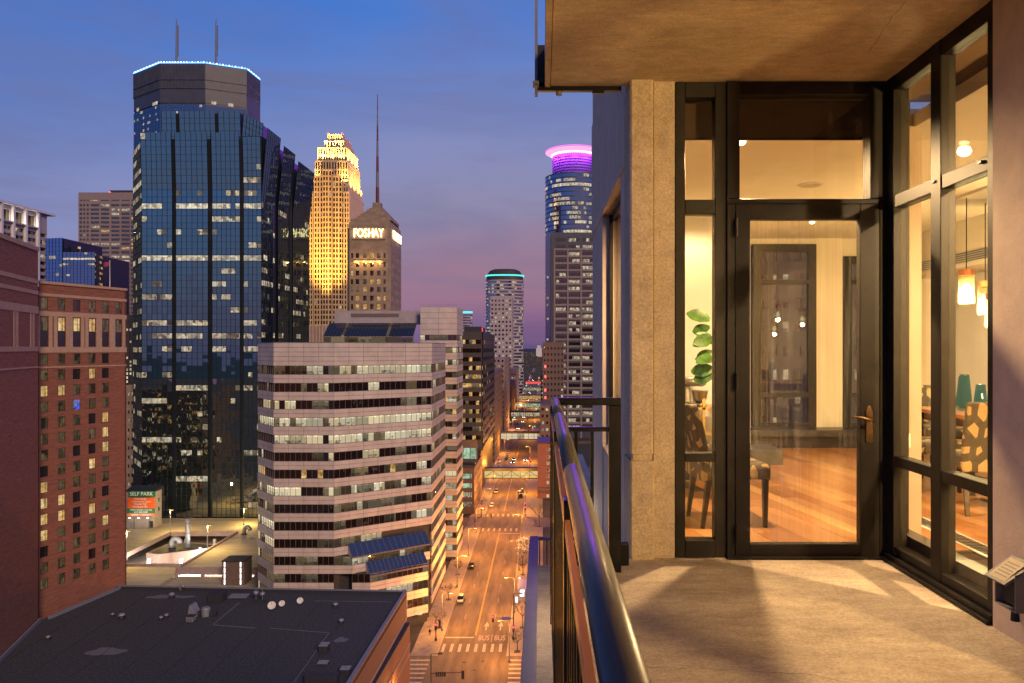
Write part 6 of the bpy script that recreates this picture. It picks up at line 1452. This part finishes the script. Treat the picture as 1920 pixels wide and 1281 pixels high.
def slabtower(name, px_top, y0, y1, ztop, stone, label, seed, cw=3.0, fh=3.7, lp=.08, xr=-27.0, depth=26, wh=1.6, lm='lit_tower', indiv=60):
    t = thing(name, (xr - depth/2, (y0 + y1)/2, 0), label, 'building'); rr = random.Random(seed)
    fa = Face((xr - depth, y0), (xr, y0)); fb = Face((xr, y0), (xr, y1))
    for f in (fa, fb): banded(t, f, 0, ztop, fh, wh, stone, 'hotel_glass', lambda s, z, ff, i: lm if rr.random() < lp else None, cw=cw, pier=.02, pierw=cw*.5, mull=False, indiv=indiv)
    core(t, [(xr - depth, y0 + .9), (xr - .9, y0 + .9), (xr - .9, y1), (xr - depth, y1)], 0, ztop - .3, stone); flush(); return t
slabtower('brown_slab_tower', 0, 436, 518, Z(697, 436), 'brown_stone', 'brown slab tower past the dark office with scattered lit windows', 31)
slabtower('taupe_street_block', 0, 545, 640, Z(672, 545), 'grey_stone', 'taupe block with a stone cornice farther along the left kerb', 32, lp=.1)
slabtower('low_street_block', 0, 668, 770, 34, 'brown_stone', 'lower brown block before the rounded towers on the left', 33, lp=.2)
slabtower('far_street_block', 0, 795, 895, 44, 'grey_stone', 'grey block farthest along the left side of the avenue', 34, lp=.25)
wt = slabtower('white_banded_tower', 0, 960, 1010, Z(556, 960), 'concrete_band', 'pale banded tower in front of the teal topped tower', 35, cw=4.5, fh=5.4, wh=2.5, lp=.3, xr=X(960, 960), depth=27.5)
def round_tower(name, cx_, cy_, rx, ry, z0, z1, fh, stone, glass, label, seed, lp, seg=40, lm='lit_tower'):
    t = thing(name, (cx_, cy_, 0), label, 'building'); rr = random.Random(seed)
    prof = lambda r, z: [(cx_ + rx*r*math.copysign(abs(math.cos(a))**.8, math.cos(a)), cy_ + ry*r*math.copysign(abs(math.sin(a))**.8, math.sin(a)), z) for a in [2*math.pi*k/seg for k in range(seg)]]
    b = MB(); b.loft([prof(.985, z0), prof(.985, z1)]); b.build('glass_drum', glass, t)
    b = MB(); nf = int((z1 - z0)/fh)
    for f in range(nf + 1):
        z = z0 + f*fh; b.loft([prof(1.0, z), prof(1.0, min(z1 + .5, z + fh*.42))])
    b.build('spandrel_bands', stone, t, kind='stuff')
    for f in range(nf):
        for k in range(seg):
            if rr.random() < lp:
                a0, a1 = 2*math.pi*k/seg, 2*math.pi*(k + .9)/seg
                p = prof(.992, z0 + f*fh + fh*.45); q = p[k]; q2 = p[(k+1) % seg]; qb = bank(t, 'lit_windows', lm)
                qb.quad(q, q2, (q2[0], q2[1], q2[2] + fh*.5), (q[0], q[1], q[2] + fh*.5))
    flush(); return t, prof
YV = 1080; t, prof = round_tower('teal_topped_tower', X(946.5, YV), YV, (X(982, YV) - X(911, YV))/2, 20, 0, Z(527, YV), 4.6, 'concrete_band', 'capella_glass', 'rounded banded tower with a teal light line under its top', 41, .25)
b = MB(); b.loft([prof(.97, Z(526, YV)), prof(.97, Z(518, YV))]); b.build('drum_top', 'dark_stone', t); b = MB(); b.loft([prof(1.02, Z(519.5, YV)), prof(1.02, Z(517, YV))]); b.build('light_line', 'teal_light', t)
b = MB(); b.loft([prof(.95, Z(517, YV)), prof(.8, Z(509, YV)), prof(.6, Z(506, YV))]); b.build('roof', 'dark_stone', t)
YV2 = 1300; t, prof = round_tower('small_teal_tower', X(873, YV2), YV2, 12, 12, 0, Z(590, YV2), 4.6, 'concrete_band', 'capella_glass', 'distant rounded tower with a teal rim just right of the granite office', 42, .2, 24)
b = MB(); b.loft([prof(1.02, Z(587, YV2)), prof(1.02, Z(584.5, YV2))]); b.build('light_line', 'teal_light', t)

# ------------------------------------------------------------------ right side of the avenue
cap = thing('crowned_round_tower', (27.5, 648, 0), 'round blue tower with a glowing pink and purple ring crown', 'building')
YC = 648.0; ccx = X(1076, YC); rC = ccx - X(1022.5, YC)
def ring(r, z, n=64): return [(ccx + r*math.cos(2*math.pi*k/n), YC + r*math.sin(2*math.pi*k/n), z) for k in range(n)]
ztC = Z(322, YC - rC); zs1 = Z(437, YC)
b = MB(); b.loft([ring(rC, 0), ring(rC, ztC)]); b.build('glass_drum', 'capella_glass', cap)
b = MB(); nfl = int((ztC - zs1)/3.9)
for f in range(nfl + 20): b.loft([ring(rC + .12, ztC - 3.9*f - .9), ring(rC + .12, ztC - 3.9*f)])
b.build('spandrel_bands', 'ids_stone', cap, kind='stuff')
cr = random.Random(17)
for f in range(nfl + 14):
    p = .9 if f in (2,) else (.75 if f in (10, 12) else cr.choice((.08, .15, .3, .5))); on = False; zq = ztC - 3.9*f - 3.6
    for k in range(32, 64):
        if cr.random() < .5: on = cr.random() < p
        if on:
            r1 = ring(rC + .06, zq); a, c = r1[k], r1[(k+1) % 64]; q = MB(); q.quad(a, c, (c[0], c[1], zq + 2.4), (a[0], a[1], zq + 2.4)); q.build('lit_window', 'lit_tower_strong' if p > .7 else 'lit_tower', cap)
rU = ccx - X(1036, YC)
zU = Z(290, YC - rU)
b = MB(); b.loft([ring(rU, ztC + .01), ring(rU, zU)]); b.build('upper_drum', 'drum_stone', cap)
b = MB()
for k in range(7): z = ztC + 1 + (zU - ztC)*k/7; b.loft([ring(rU + .25, z), ring(rU + .25, z + .5)])
b.build('drum_ribs', 'crown_purple', cap)
b = MB(); b.loft([ring(rU + .3, zU), ring(rU + .3, zU + 1.6)]); b.build('magenta_band', 'crown_magenta', cap)
b = MB(); nz_ = 64
zk0, zk1 = zU + 1.7, Z(271, YC - rC)
b.loft([ring(rU + .6, zk1 - 2.2), ring(rC - 1.0, zk1 - 1.5), ring(rC, zk1 - .9), ring(rC, zk1), ring(rC - 2, zk1 + .3)]); b.loft([ring(rU - .5, zU + 1.6), ring(rU - .5, zk1 - 2.2)]); b.build('crown_ring', 'crown_pink', cap, smooth=True)
q = MB(); q.loft([ring(rC + .05, zk1 - 1.0), ring(rC + .05, zk1 - .3)]); q.build('crown_rim', 'crown_magenta', cap)
for k in range(32, 64, 1):
    a = 2*math.pi*k/64; x, y = ccx + (rU + .9)*math.cos(a), YC + (rU + .9)*math.sin(a); q = MB(); q.box((x - .35, y - .35, zU + 2.0), (x + .35, y + .35, zU + 3.4)); q.build('crown_lamp', 'led_white', cap)
for a in (200, 235, 270, 305): point('crown_glow', (ccx + (rC - .6)*math.cos(R(a)), YC + (rC - .6)*math.sin(R(a)), zk1 - 3.2), 170000, (.34, .04, 1.0), .8, cap)
flush()
cb = thing('grid_office_tower', (35, 580, 0), 'grey grid fronted office tower standing in front of the crowned tower', 'building')
YK = 560.0; fk = Face((X(1033, YK), YK), (X(1190, YK), YK)); kr = random.Random(6); ops = []
for r_ in range(28):
    py = 450 + 13*r_
    for (a, c) in ((1042, 1061), (1066, 1087), (1092, 1112), (1117, 1137), (1142, 1162)): ops.append((fk.tpx(a), fk.tpx(c), Z(py + 3, YK), Z(py - 3, YK)))
punched(cb, fk, 0, Z(436, YK), ops, 'ids_stone', .5)
for i, o_ in enumerate(ops):
    lm = 'lit_tower' if kr.random() < .55 else 'hotel_glass'; n = 3; w = (o_[1] - o_[0])/n
    for k in range(n): bank(cb, 'window_panes', lm if kr.random() < .75 else 'hotel_glass').fbox(fk, o_[0] + k*w + .12, o_[0] + (k+1)*w - .12, o_[2], o_[3], -.5, -.3)
b = MB(); b.fbox(fk, fk.tpx(1038), fk.len, 0, Z(462, YK), .02, .1) if False else None
for i in range(5): bank(cb, 'piers', 'grey_stone').fbox(fk, fk.tpx(1038 + 25*i), fk.tpx(1041 + 25*i), 0, Z(466, YK), .01, .8)
for r_ in range(26): bank(cb, 'sills', 'grey_stone').fbox(fk, fk.tpx(1041), fk.len, Z(469.5 + 13*r_, YK), Z(466 + 13*r_, YK), .005, .5)
core(cb, [fk.at(0, -.7, 0)[:2], fk.at(fk.len, -.7, 0)[:2], fk.at(fk.len, -40, 0)[:2], fk.at(0, -40, 0)[:2]], 0, Z(436.5, YK), 'ids_stone')
fk2 = Face((X(1023, 575), 575), (X(1033, YK), 575.0)); b = MB(); b.fbox(fk2, 0, fk2.len, 0, Z(437, 575), -14, 0); b.build('side_slab', 'capella_glass', cb)
for r_ in range(26):
    if kr.random() < .5: put_pane(cb, fk2, .8, 2.2, Z(470 + 13*r_, 575), Z(466 + 13*r_, 575), .06, 'lit_tower', 'lit_window')
flush()
def rblock(name, x0, x1, y0, y1, ztop, stone, label, seed, lp, lm='lit_tower', cw=2.4, fh=3.8):
    t = thing(name, ((x0 + x1)/2, (y0 + y1)/2, 0), label, 'building'); rr = random.Random(seed)
    fa = Face((x0, y0), (x1, y0)); fb = Face((x0, y1), (x0, y0))
    for f in (fa, fb): banded(t, f, 0, ztop, fh, 1.6, stone, 'hotel_glass', lambda s, z, ff, i: lm if rr.random() < lp else None, cw=cw, pier=.02, pierw=cw*.5, mull=False, indiv=80)
    core(t, [(x0 + .9, y0 + .9), (x1, y0 + .9), (x1, y1), (x0 + .9, y1)], 0, ztop - .4, stone); flush(); return t
nb = rblock('narrow_brown_tower', X(1017.5, 480), 14, 480, 520, Z(642, 480), 'brown_stone', 'narrow dark brown tower with red lit signs on the right of the avenue', 51, .12)
for k, py in enumerate((687, 706, 731, 745)): b = MB(); b.box((X(1021, 480), 479.7, Z(py + 3, 480)), (X(1024, 480), 479.95, Z(py - 2, 480))); b.build('vertical_sign', 'neon_red', nb)
rblock('low_right_block', X(1013, 425), 12, 424, 470, Z(760, 425), 'brown_stone', 'low brown block directly in front of the narrow tower', 52, .25)
rblock('far_right_block', -1.0, 30, 700, 770, 42, 'dark_stone', 'dark block far along the right side of the avenue', 53, .3)
bk = thing('red_brick_house', (4, 350, 0), 'plain red brick building with one column of small windows beside the skyway', 'building')
YR = 335.0; fk = Face((X(1008, YR), YR), (14, YR)); ztb = Z(832, YR); ops = []
for py in (843, 857, 869, 881, 893, 905, 918, 930):
    for px in (1027, 1032.5, 1050, 1056, 1075): ops.append((fk.tpx(px) - .5, fk.tpx(px) + .5, Z(py + 3, YR), Z(py - 3, YR)))
punched(bk, fk, 0, ztb, ops, 'hotel_brick', .25)
for o_ in ops: put_pane(bk, fk, o_[0], o_[1], o_[2], o_[3], -.15, 'lit_office_dim' if rb.random() < .5 else 'lit_office', 'window', 'sash', 'plastic_white')
core(bk, [fk.at(0, -.4, 0)[:2], fk.at(fk.len, -.4, 0)[:2], fk.at(fk.len, -20, 0)[:2], fk.at(0, -20, 0)[:2]], 0, ztb - .4, 'hotel_brick'); b = MB(); b.fbox(fk, -.2, fk.len, ztb + .002, ztb + .7, -20, .25); b.build('cornice', 'dark_stone', bk)
b = MB(); b.fbox(fk, .5, fk.len, 3.4, 5.0, .01, 1.5); b.build('canopy', 'brown_stone', bk)
# tower seen through the far window of the room
rblock('night_office_tower', 36, 74, 120, 150, 105, 'dark_stone', 'dark office tower glimpsed through the far window of the lit room', 54, .16, 'lit_tower', 1.9)
# assumed lit block beyond the left edge of the view, mirrored in the wavy lower glass of the tower
mt = thing('assumed_mirrored_block', (-190, 168, 0), 'assumed lit block whose windows are mirrored in the lower glass of the tower', 'building'); rm = random.Random(55)
fm_ = Face((-150, 186), (-235, 186))
banded(mt, fm_, 0, 48, 3.8, 1.9, 'brown_stone', 'hotel_glass', lambda s, z, f, i: ('lit_amber' if rm.random() < .6 else 'lit_tower_strong') if rm.random() < .45 else None, cw=2.4, pier=.02, pierw=1.0, mull=False, indiv=200)
core(mt, [(-235, 160), (-150, 160), (-150, 185), (-235, 185)], 0, 47.6, 'brown_stone'); flush()

# ------------------------------------------------------------------ skyways over the avenue
def skyway(Y, zb_, zt_, m, label, n, truss=False, xr=-1.5):
    t = thing('skyway', (-14, Y, zb_), label, 'skyway', 'glazed skyways over the avenue')
    x0, x1 = -27.0, xr
    b = MB(); b.box((x0, Y, zb_), (x1, Y + 4, zb_ + .6)); b.build('floor_beam', 'dark_stone', t)
    b = MB(); b.box((x0, Y - .2, zt_ - 1.3), (x1, Y + 4.2, zt_)); b.build('roof', 'dark_stone', t)
    w = (x1 - x0)/n
    for i in range(n):
        b = MB(); b.box((x0 + i*w + .12, Y + .1, zb_ + .62), (x0 + (i+1)*w - .12, Y + .15, zt_ - 1.32)); p = b.build('pane', m, t)
    b = MB()
    for i in range(n + 1): b.box((x0 + i*w - .12, Y, zb_ + .6), (x0 + i*w + .12, Y + .2, zt_ - 1.3))
    zm = zb_ + (zt_ - zb_)*.35; b.box((x0, Y + .02, zm), (x1, Y + .09, zm + .15))
    if truss:
        for i in range(n):
            xa_, xb_ = (x0 + i*w, x0 + (i+1)*w) if i % 2 == 0 else (x0 + (i+1)*w, x0 + i*w); b.tube([(xa_, Y + .05, zb_ + .7), (xb_, Y + .05, zt_ - 1.35)], .12, 6)
    b.build('frame', 'dark_stone', t)
skyway(353, 5.4, 10.5, 'skyway_light', 'nearest skyway with diagonal trusses glowing yellow', 6, True)
skyway(497, 6.2, 11.6, 'lit_office', 'second skyway with square lit panes', 7)
skyway(660, 6.2, 11.5, 'lit_tower', 'third skyway along the avenue', 14); skyway(765, 6.2, 11.5, 'lit_green', 'fourth skyway with pale green glass', 16); skyway(880, 6.2, 12, 'lit_amber', 'fifth skyway glowing amber', 18); skyway(1060, 6.2, 12, 'lit_tower', 'sixth skyway, thin in the distance', 18); skyway(1250, 6.2, 12, 'bus_red', 'farthest skyway tinted red', 18)

# ------------------------------------------------------------------ street furniture
SOD = (1.0, 0.36, 0.045)
def street_lamp(x, y, side, label, w=11000, h=9.0):
    t = thing('street_lamp', (x, y, .13), label, 'street lamp', 'sodium lamps along the avenue')
    b = MB(); b.tube([(x, y, .13), (x, y, h - .4), (x + side*.3, y, h), (x + side*2.2, y, h + .1)], [.11, .08, .07, .05], 8); b.lathe((x, y, .13), [(.25, 0), (.22, .6)], 8); b.build('pole', 'mast_grey', t)
    b = MB(); b.box((x + side*2.2 - .4, y - .18, h + .02), (x + side*2.2 + .4, y + .18, h + .2)); b.build('lamp_head', 'mast_grey', t, bevel=.04)
    b = MB(); b.box((x + side*2.2 - .28, y - .12, h - .03), (x + side*2.2 + .28, y + .12, h + .018)); b.build('lens', 'sodium', t)
    if w: point('sodium_glow', (x + side*2.2, y, h - .45), w, SOD, .25, t)
nthw = ('first', 'second', 'third', 'fourth', 'fifth', 'sixth', 'seventh', 'eighth')
for k, y in enumerate((178, 210, 242, 272, 310, 342, 385)): street_lamp(-23.6, y, 1, f'{nthw[k]} sodium street lamp along the left kerb')
for k, y in enumerate((160, 190, 226, 262, 305, 345, 390)): street_lamp(-6.9, y, -1, f'{nthw[k]} sodium street lamp along the right kerb')
for k, y in enumerate((440, 475, 560, 610, 700, 760, 840, 960)):
    street_lamp(-23.6 if k % 2 else -6.9, y, 1 if k % 2 else -1, f'{nthw[k]} distant street lamp beyond the skyway', 16000)
street_lamp(-27.2, 128, 1, 'street lamp below the gravel roof building, out by the near corner', 3500)
def signal_head(t, x, y, z, face=-1, red=True, back=False, s=1.0):
    b = MB(); b.box((x - .2*s, y - .15, z - .6*s), (x + .2*s, y + .15, z + .6*s)); hd = b.build('signal_head', 'black_rubber', t, bevel=.03)
    if back: return
    for k, m in enumerate(('red_lamp' if red else 'roof_dark', 'roof_dark', 'roof_dark')):
        b = MB(); zc_ = z + (.38 - .38*k)*s; b.loft([[(x + .15*s*math.cos(a), y + face*(.152 + q*.03), zc_ + .15*s*math.sin(a)) for a in [2*math.pi*j/12 for j in range(12)]] for q in (0, 1)]); b.build('lens', m, hd)
def signal(x, y, h, arm, za, label, heads, sign=None, lampon=False):
    t = thing('traffic_signal', (x, y, .13), label, 'traffic light', 'traffic signals at the crossings')
    b = MB(); b.tube([(x, y, .13), (x, y, h)], [.13, .09], 8); b.lathe((x, y, .13), [(.3, 0), (.26, .5)], 8); b.build('pole', 'roof_dark', t)
    if arm: b = MB(); b.tube([(x, y, za), (x + arm, y, za + .15)], [.08, .05], 6); b.build('mast_arm', 'roof_dark', t)
    if h > 9: b = MB(); b.tube([(x, y, h), (x + 1.6, y, h + .1)], .05, 6); b.box((x + 1.3, y - .2, h + .02), (x + 2.1, y + .2, h + .2)); b.build('lamp_arm', 'roof_dark', t)
    for (hx, hz_, red, back) in heads: signal_head(t, hx, y - .2, hz_, -1, red, back, 1.25)
    if sign:
        b = MB(); b.box((x + sign[0], y - .06, za - .35), (x + sign[1], y - .02, za + .35)); b.build('name_plate', 'sign_blue', t)
    return t
b = MB(); b.box((KL, 112, -.01), (-19.6, 137.7, .13)); b.build('pavement', 'sidewalk', kind='structure')
ts_ = signal(X(808, 137), 137, 11.3, 6.1, 7.8, 'black signal mast with a long arm at the bottom of the avenue', [(X(868, 137), 7.6, False, True), (X(808, 137), 4.6, False, True)])
for k in range(5): b = MB(); b.box((X(817 + 4*k, 137), 136.7, 7.3), (X(820 + 4*k, 137), 136.9, 8.1)); b.build('name_plate', 'black_rubber', ts_)
signal(-6.5, 172.7, 10.6, -4.6, 4.95, 'signal mast with a red light over the bus lanes', [(-11.2, 4.9, True, False), (-6.5, 2.6, True, False)], sign=(-2.7, -.6))
signal(-24.2, 172, 5.0, 0, 4, 'red signal post at the left kerb by the granite office', [(-24.2, 3.4, True, False), (-23.3, 4.2, False, False)])
signal(-24.6, 277, 9.5, 6.0, 5.6, 'signal mast at the second crossing on the left', [(-18.6, 5.3, False, True), (-24.6, 3.5, False, True)])
signal(-6.6, 300, 8.5, 0, 6, 'red signal on the right beyond the second crossing', [(-6.6, 4.6, True, False), (-6.6, 3.0, True, False)])
signal(-10.4, 333, 6, 0, 6, 'red signal beside the dark van at the skyway', [(-10.4, 3.2, True, False)])
signal(-24.0, 298.5, 6, 0, 6, 'red signal at the left far corner of the second crossing', [(-24.0, 4.0, True, False)])
signal(-6.8, 424, 8, 0, 6, 'red signal on the right past the nearest skyway', [(-6.8, 4.6, True, False), (-6.2, 3.2, True, False)]); signal(-24.3, 423, 8, 0, 6, 'red signal on the left past the nearest skyway', [(-24.3, 4.6, True, False), (-23.4, 3.0, True, False)])
# bus shelter and pay kiosk
t = thing('bus_shelter', (-5.3, 205, .13), 'small glass bus shelter with lit panels on the right pavement', 'bus shelter')
for y in (201, 205, 209):
    for x in (-6.2, -4.4): b = MB(); b.box((x, y, .13), (x + .1, y + .1, 2.6)); b.build('post', 'steel', t)
b = MB(); b.box((-6.5, 200.6, 2.6), (-4.1, 209.6, 2.75)); b.build('roof', 'roof_metal', t)
b = MB(); b.box((-4.38, 201.2, .5), (-4.34, 209, 2.4)); b.build('back_pane', 'blue_glass', t)
for y in (201, 205.2): b = MB(); b.box((-5.9, y - .1, .6), (-4.7, y - .02, 2.2)); b.build('lit_panel', 'white_panel', t)
for x, y, lb in ((-6.3, 213, 'lit kiosk past the bus shelter'), (-6.6, 196.5, 'lit kiosk nearest the bus shelter')):
    o = MB(); o.box((x - .35, y - .2, .13), (x + .35, y + .2, .5)); o.box((x - .3, y - .15, .5), (x + .3, y + .15, 2.1), 1); o.box((x - .35, y - .2, 2.1), (x + .35, y + .2, 2.25)); tag(o.build('kiosk', ['steel', 'white_panel']), lb, 'kiosk')
# bare trees
def bare_tree(x, y, h, label, seed, fairy=False, planter=True):
    rr = random.Random(seed); t = thing('bare_tree', (x, y, .13), label, 'tree', 'bare winter trees along the pavements')
    tr = MB(); br_ = MB(); tips = []
    tr.tube([(x, y, .13), (x + .05, y, h*.2), (x, y + .05, h*.38)], [.13, .10, .08], 7)
    def grow(p, d, ln, r, lv_):
        e = p + d*ln; m = p + d*ln*.5 + Vector((rr.uniform(-.1, .1), rr.uniform(-.1, .1), .04))*ln
        br_.tube([p, m, e], [r, r*.8, r*.6], 4, cap=False)
        if lv_ == 0: tips.append(e); return
        for k in range(rr.choice((2, 3, 3))):
            nd_ = (d + Vector((rr.uniform(-1, 1), rr.uniform(-1, 1), rr.uniform(-.25, .7)))*.8).normalized(); grow(p + d*ln*rr.uniform(.55, 1), nd_, ln*rr.uniform(.6, .8), r*.62, lv_ - 1)
    p0 = Vector((x, y, .13 + h*.36))
    for k in range(6):
        a = k*1.05 + rr.random()*.5; grow(p0 + Vector((0, 0, -rr.random()*.1*h)), Vector((math.cos(a)*.7, math.sin(a)*.7, .75)).normalized(), h*.25, .055, 4)
    tr.build('trunk', 'bark', t); br_.build('crown', 'bark', t)
    if fairy:
        f = MB()
        for e in tips[::2]: f.box(e - Vector((.035,)*3), e + Vector((.035,)*3))
        f.build('fairy_lights', 'fairy', t, kind='stuff')
    b = MB(); b.box((x - .7, y - .7, .131), (x + .7, y + .7, .16)); b.build('tree_grate', 'roof_dark', t)
for k, (x, y, h, f, lb) in enumerate(((-6.0, 232, 7, True, 'bare tree wound with fairy lights on the right pavement'), (-5.6, 246, 6, True, 'bare tree with fairy lights farther back on the right pavement'), (-4.6, 180, 8, False, 'bare tree behind the red signal mast on the right'), (-5.6, 222, 6, False, 'bare tree just past the bus shelter'),
        (-1.0, 281.5, 11, False, 'large bare tree at the right corner of the second crossing'), (-24.6, 180, 5, False, 'bare young tree at the left kerb near the red signal'), (-24.8, 200, 5, False, 'bare young tree at the left kerb beside the parked silver car'), (-24.8, 222, 5, False, 'bare young tree at the left kerb by the black car'), (-25, 312, 6, False, 'bare tree at the left beyond the second crossing'), (-5.4, 162.8 + 3, 6, False, 'bare tree at the near right street corner'))):
    bare_tree(x, y, h, lb, 60 + k, f)

# ------------------------------------------------------------------ vehicles
def make_car(paint, label, lights=True, suv=False, truck=False):
    t = thing('parked_car', (0, 0, 0), label, 'car', 'cars along the avenue'); BASE[t.name] = Vector((0, 0, 0))
    hh = .12 if suv else 0
    b = MB(); W = .9
    prof_ = [(-2.2, .42, .72), (-2.12, .32, .86 + hh), (-1.2, .3, .92 + hh), (1.2, .3, .95 + hh), (2.1, .32, .92 + hh), (2.25, .42, .78)]
    rings = []
    for (y, z0, z1) in prof_:
        w = W*(.93 if abs(y) > 2.15 else 1.0); rings.append([(-w*.96, y, z0), (w*.96, y, z0), (w, y, (z0 + z1)/2), (w*.94, y, z1), (-w*.94, y, z1), (-w, y, (z0 + z1)/2)])
    b.loft(rings); b.build('body', paint, t, bevel=.05)
    b = MB(); z1 = .9 + hh; z2 = 1.42 + hh*1.8; ys_ = (-1.35, -.55, .95, 1.95) if not suv else (-1.4, -.75, 1.4, 2.1)
    if truck: ys_ = (-1.3, -.7, .4, .6)
    b.hexa([(-.8, ys_[0], z1), (.8, ys_[0], z1), (.8, ys_[3], z1), (-.8, ys_[3], z1), (-.66, ys_[1], z2), (.66, ys_[1], z2), (.66, ys_[2], z2), (-.66, ys_[2], z2)]); b.build('windows', 'car_glass', t)
    b = MB(); b.box((-.64, ys_[1] + .03, z2 - .02), (.64, ys_[2] - .03, z2 + .05)); b.build('car_roof', paint, t, bevel=.03)
    for sx in (-1, 1):
        for y in (-1.4, 1.4):
            b = MB(); b.tube([(sx*.74, y, .33), (sx*.93, y, .33)], .33, 14); w_ = b.build('wheel', 'black_rubber', t)
            b = MB(); b.tube([(sx*.90, y, .33), (sx*.945, y, .33)], .2, 10); b.build('rim', 'steel', w_)
        b = MB(); b.box((sx*.72 - .17, -2.27, .62), (sx*.72 + .17, -2.16, .76)); b.build('headlight', 'headlight' if lights else 'steel', t)
        b = MB(); b.box((sx*.74 - .15, 2.18, .68), (sx*.74 + .15, 2.29, .82)); b.build('tail_light', 'tail_light' if lights else 'red_steel', t)
    return t
protos = {}
def car(kind, x, y, rz, label):
    if kind not in protos:
        p, li, su, tr = {'black': ('car_black', False, False, False), 'silver': ('car_silver', False, True, False), 'white': ('car_white', False, False, False), 'moving': ('car_black', True, False, False), 'van': ('car_black', False, True, False), 'red': ('car_red', True, True, False)}[kind]
        o = protos[kind] = make_car(p, label, li, su, tr)
    else: o = dup_tree(protos[kind])
    tag(o, label, 'car', 'cars along the avenue'); o.location = (x, y, .006); o.rotation_euler.z = R(rz); return o
car('black', -21.5, 230, 0, 'black car parked at the left kerb halfway up the block'); car('silver', -21.4, 199, 0, 'silver car parked at the left kerb nearest the crossing')
car('white', -21.2, 318, 0, 'white car right after the second crossing'); car('silver', -21.0, 348, 0, 'silver car just before the nearest skyway'); car('van', -9.4, 338, 180, 'dark van stopped at the right by the skyway'); car('van', -9.4, 349, 180, 'dark van right behind the first one under the skyway')
cr2 = random.Random(77)
car('moving', -17.0, 437, 0, 'oncoming car with headlights just past the nearest skyway, left one'); car('moving', -16.7, 449, 0, 'oncoming car with headlights, second behind the skyway'); car('moving', -9.6, 445, 0, 'car with headlights near the right kerb past the skyway')
car('black', -21.3, 452, 0, 'dark parked car first in the row beyond the skyway'); car('black', -21.3, 462, 0, 'dark parked car second in the row beyond the skyway'); car('silver', -21.3, 478, 0, 'silver parked car third in the row beyond the skyway')
yy = 548; names = ('third', 'fourth', 'fifth', 'sixth', 'farthest')
for k in range(34):
    kd = ('moving', 'red', 'moving', 'moving', 'red')[k % 5] if k % 7 else 'black'
    x = {'moving': (-17.2, -19.4), 'red': (-10.5, -12.8), 'black': (-21.3, -21.3)}[kd][k % 2]
    car(kd, x, yy, 180 if kd == 'red' else 0, {'red': 'red car showing tail lights, ', 'black': 'unlit parked car, ', 'moving': 'oncoming car with headlights on, '}[kd] + ('before the third skyway' if yy < 660 else 'between the third and fourth skyways' if yy < 765 else 'between the fourth and fifth skyways' if yy < 880 else 'past the fifth skyway')); yy += 9 + 6*cr2.random() + k*1.2
# distant signs and shop lights along the far avenue
for k in range(40):
    y = 560 + k*28; s = cr2.choice((-1, 1)); x = -24.5 if s < 0 else -5.5; z = cr2.uniform(3, 9)
    o = MB(); o.box((x - .6, y, z), (x + .6, y + .3, z + cr2.uniform(.5, 1.6))); o.box((x - .08, y + .1, .1), (x + .08, y + .25, z), 1)
    tag(o.build('shop_sign', [cr2.choice(('lit_amber', 'white_panel', 'neon_red', 'teal_light', 'lit_tower_strong')), 'mast_grey']), 'small lit sign among the distant lights of the avenue', 'sign', 'distant lit signs along the avenue')
# low houses and lights of the far plain
fl = MB(); fd = MB(); fr_ = random.Random(5)
for k in range(700):
    y = fr_.uniform(1500, 9000); x = fr_.uniform(-.06, .06)*y; w = fr_.uniform(4, 14); h = fr_.uniform(4, 16)
    fd.box((x - w, y, 0), (x + w, y + 12, h))
    if fr_.random() < .6: q = y/1600; fl.box((x - .5*q, y - .3, h*.5), (x + .5*q, y - .02, h*.5 + .8*q))
o = fd.build('distant_town', 'dark_stone', kind='stuff'); o['label'] = 'low distant town beyond the end of the avenue'; o['category'] = 'town'
o = fl.build('distant_town_lights', 'lit_amber', kind='stuff'); o['label'] = 'scattered window lights of the distant town'; o['category'] = 'lights'
o = MB(); o.box((-40, 5200, 0), (0, 5230, 64)); o.box((-32, 5199, 64), (-8, 5229, 82)); tag(o.build('distant_tower', 'white_concrete'), 'pale block far off at the end of the avenue', 'building')
# pedestrian
def person(x, y, label):
    t = thing('person', (x, y, .13), label, 'person')
    me = bpy.data.meshes.new('body'); J = [(0,0,.95),(0,0,1.2),(0,0,1.42),(0,0,1.52),(0,.02,1.66),(-.1,0,.9),(-.12,-.12,.5),(-.12,-.02,.06),(.1,0,.9),(.12,.16,.5),(.12,.28,.08),(-.2,0,1.4),(-.26,.02,1.12),(-.24,-.12,.88),(.2,0,1.4),(.26,.02,1.12),(.24,-.08,.88)]
    E = [(0,1),(1,2),(2,3),(3,4),(0,5),(5,6),(6,7),(0,8),(8,9),(9,10),(2,11),(11,12),(12,13),(2,14),(14,15),(15,16)]
    me.from_pydata(J, E, []); me.materials.append(M['cloth_dark']); o = link('body', me, t, (x, y, .13))
    sk = o.modifiers.new('skin', 'SKIN'); rad = [.17,.17,.16,.06,.11,.10,.075,.05,.10,.075,.05,.07,.055,.04,.07,.055,.04]
    for v, r in zip(me.skin_vertices[0].data if me.skin_vertices else [], rad): v.radius = (r, r)
    if not me.skin_vertices:
        pass
    sd = o.modifiers.new('smooth', 'SUBSURF'); sd.levels = 1; sd.render_levels = 1
    return t
try: person(-26.0, 174.8, 'pedestrian in dark coat walking on the pavement at the left corner')
except Exception as e_: print('person failed', e_)
flush()
print('objects', len(bpy.data.objects))
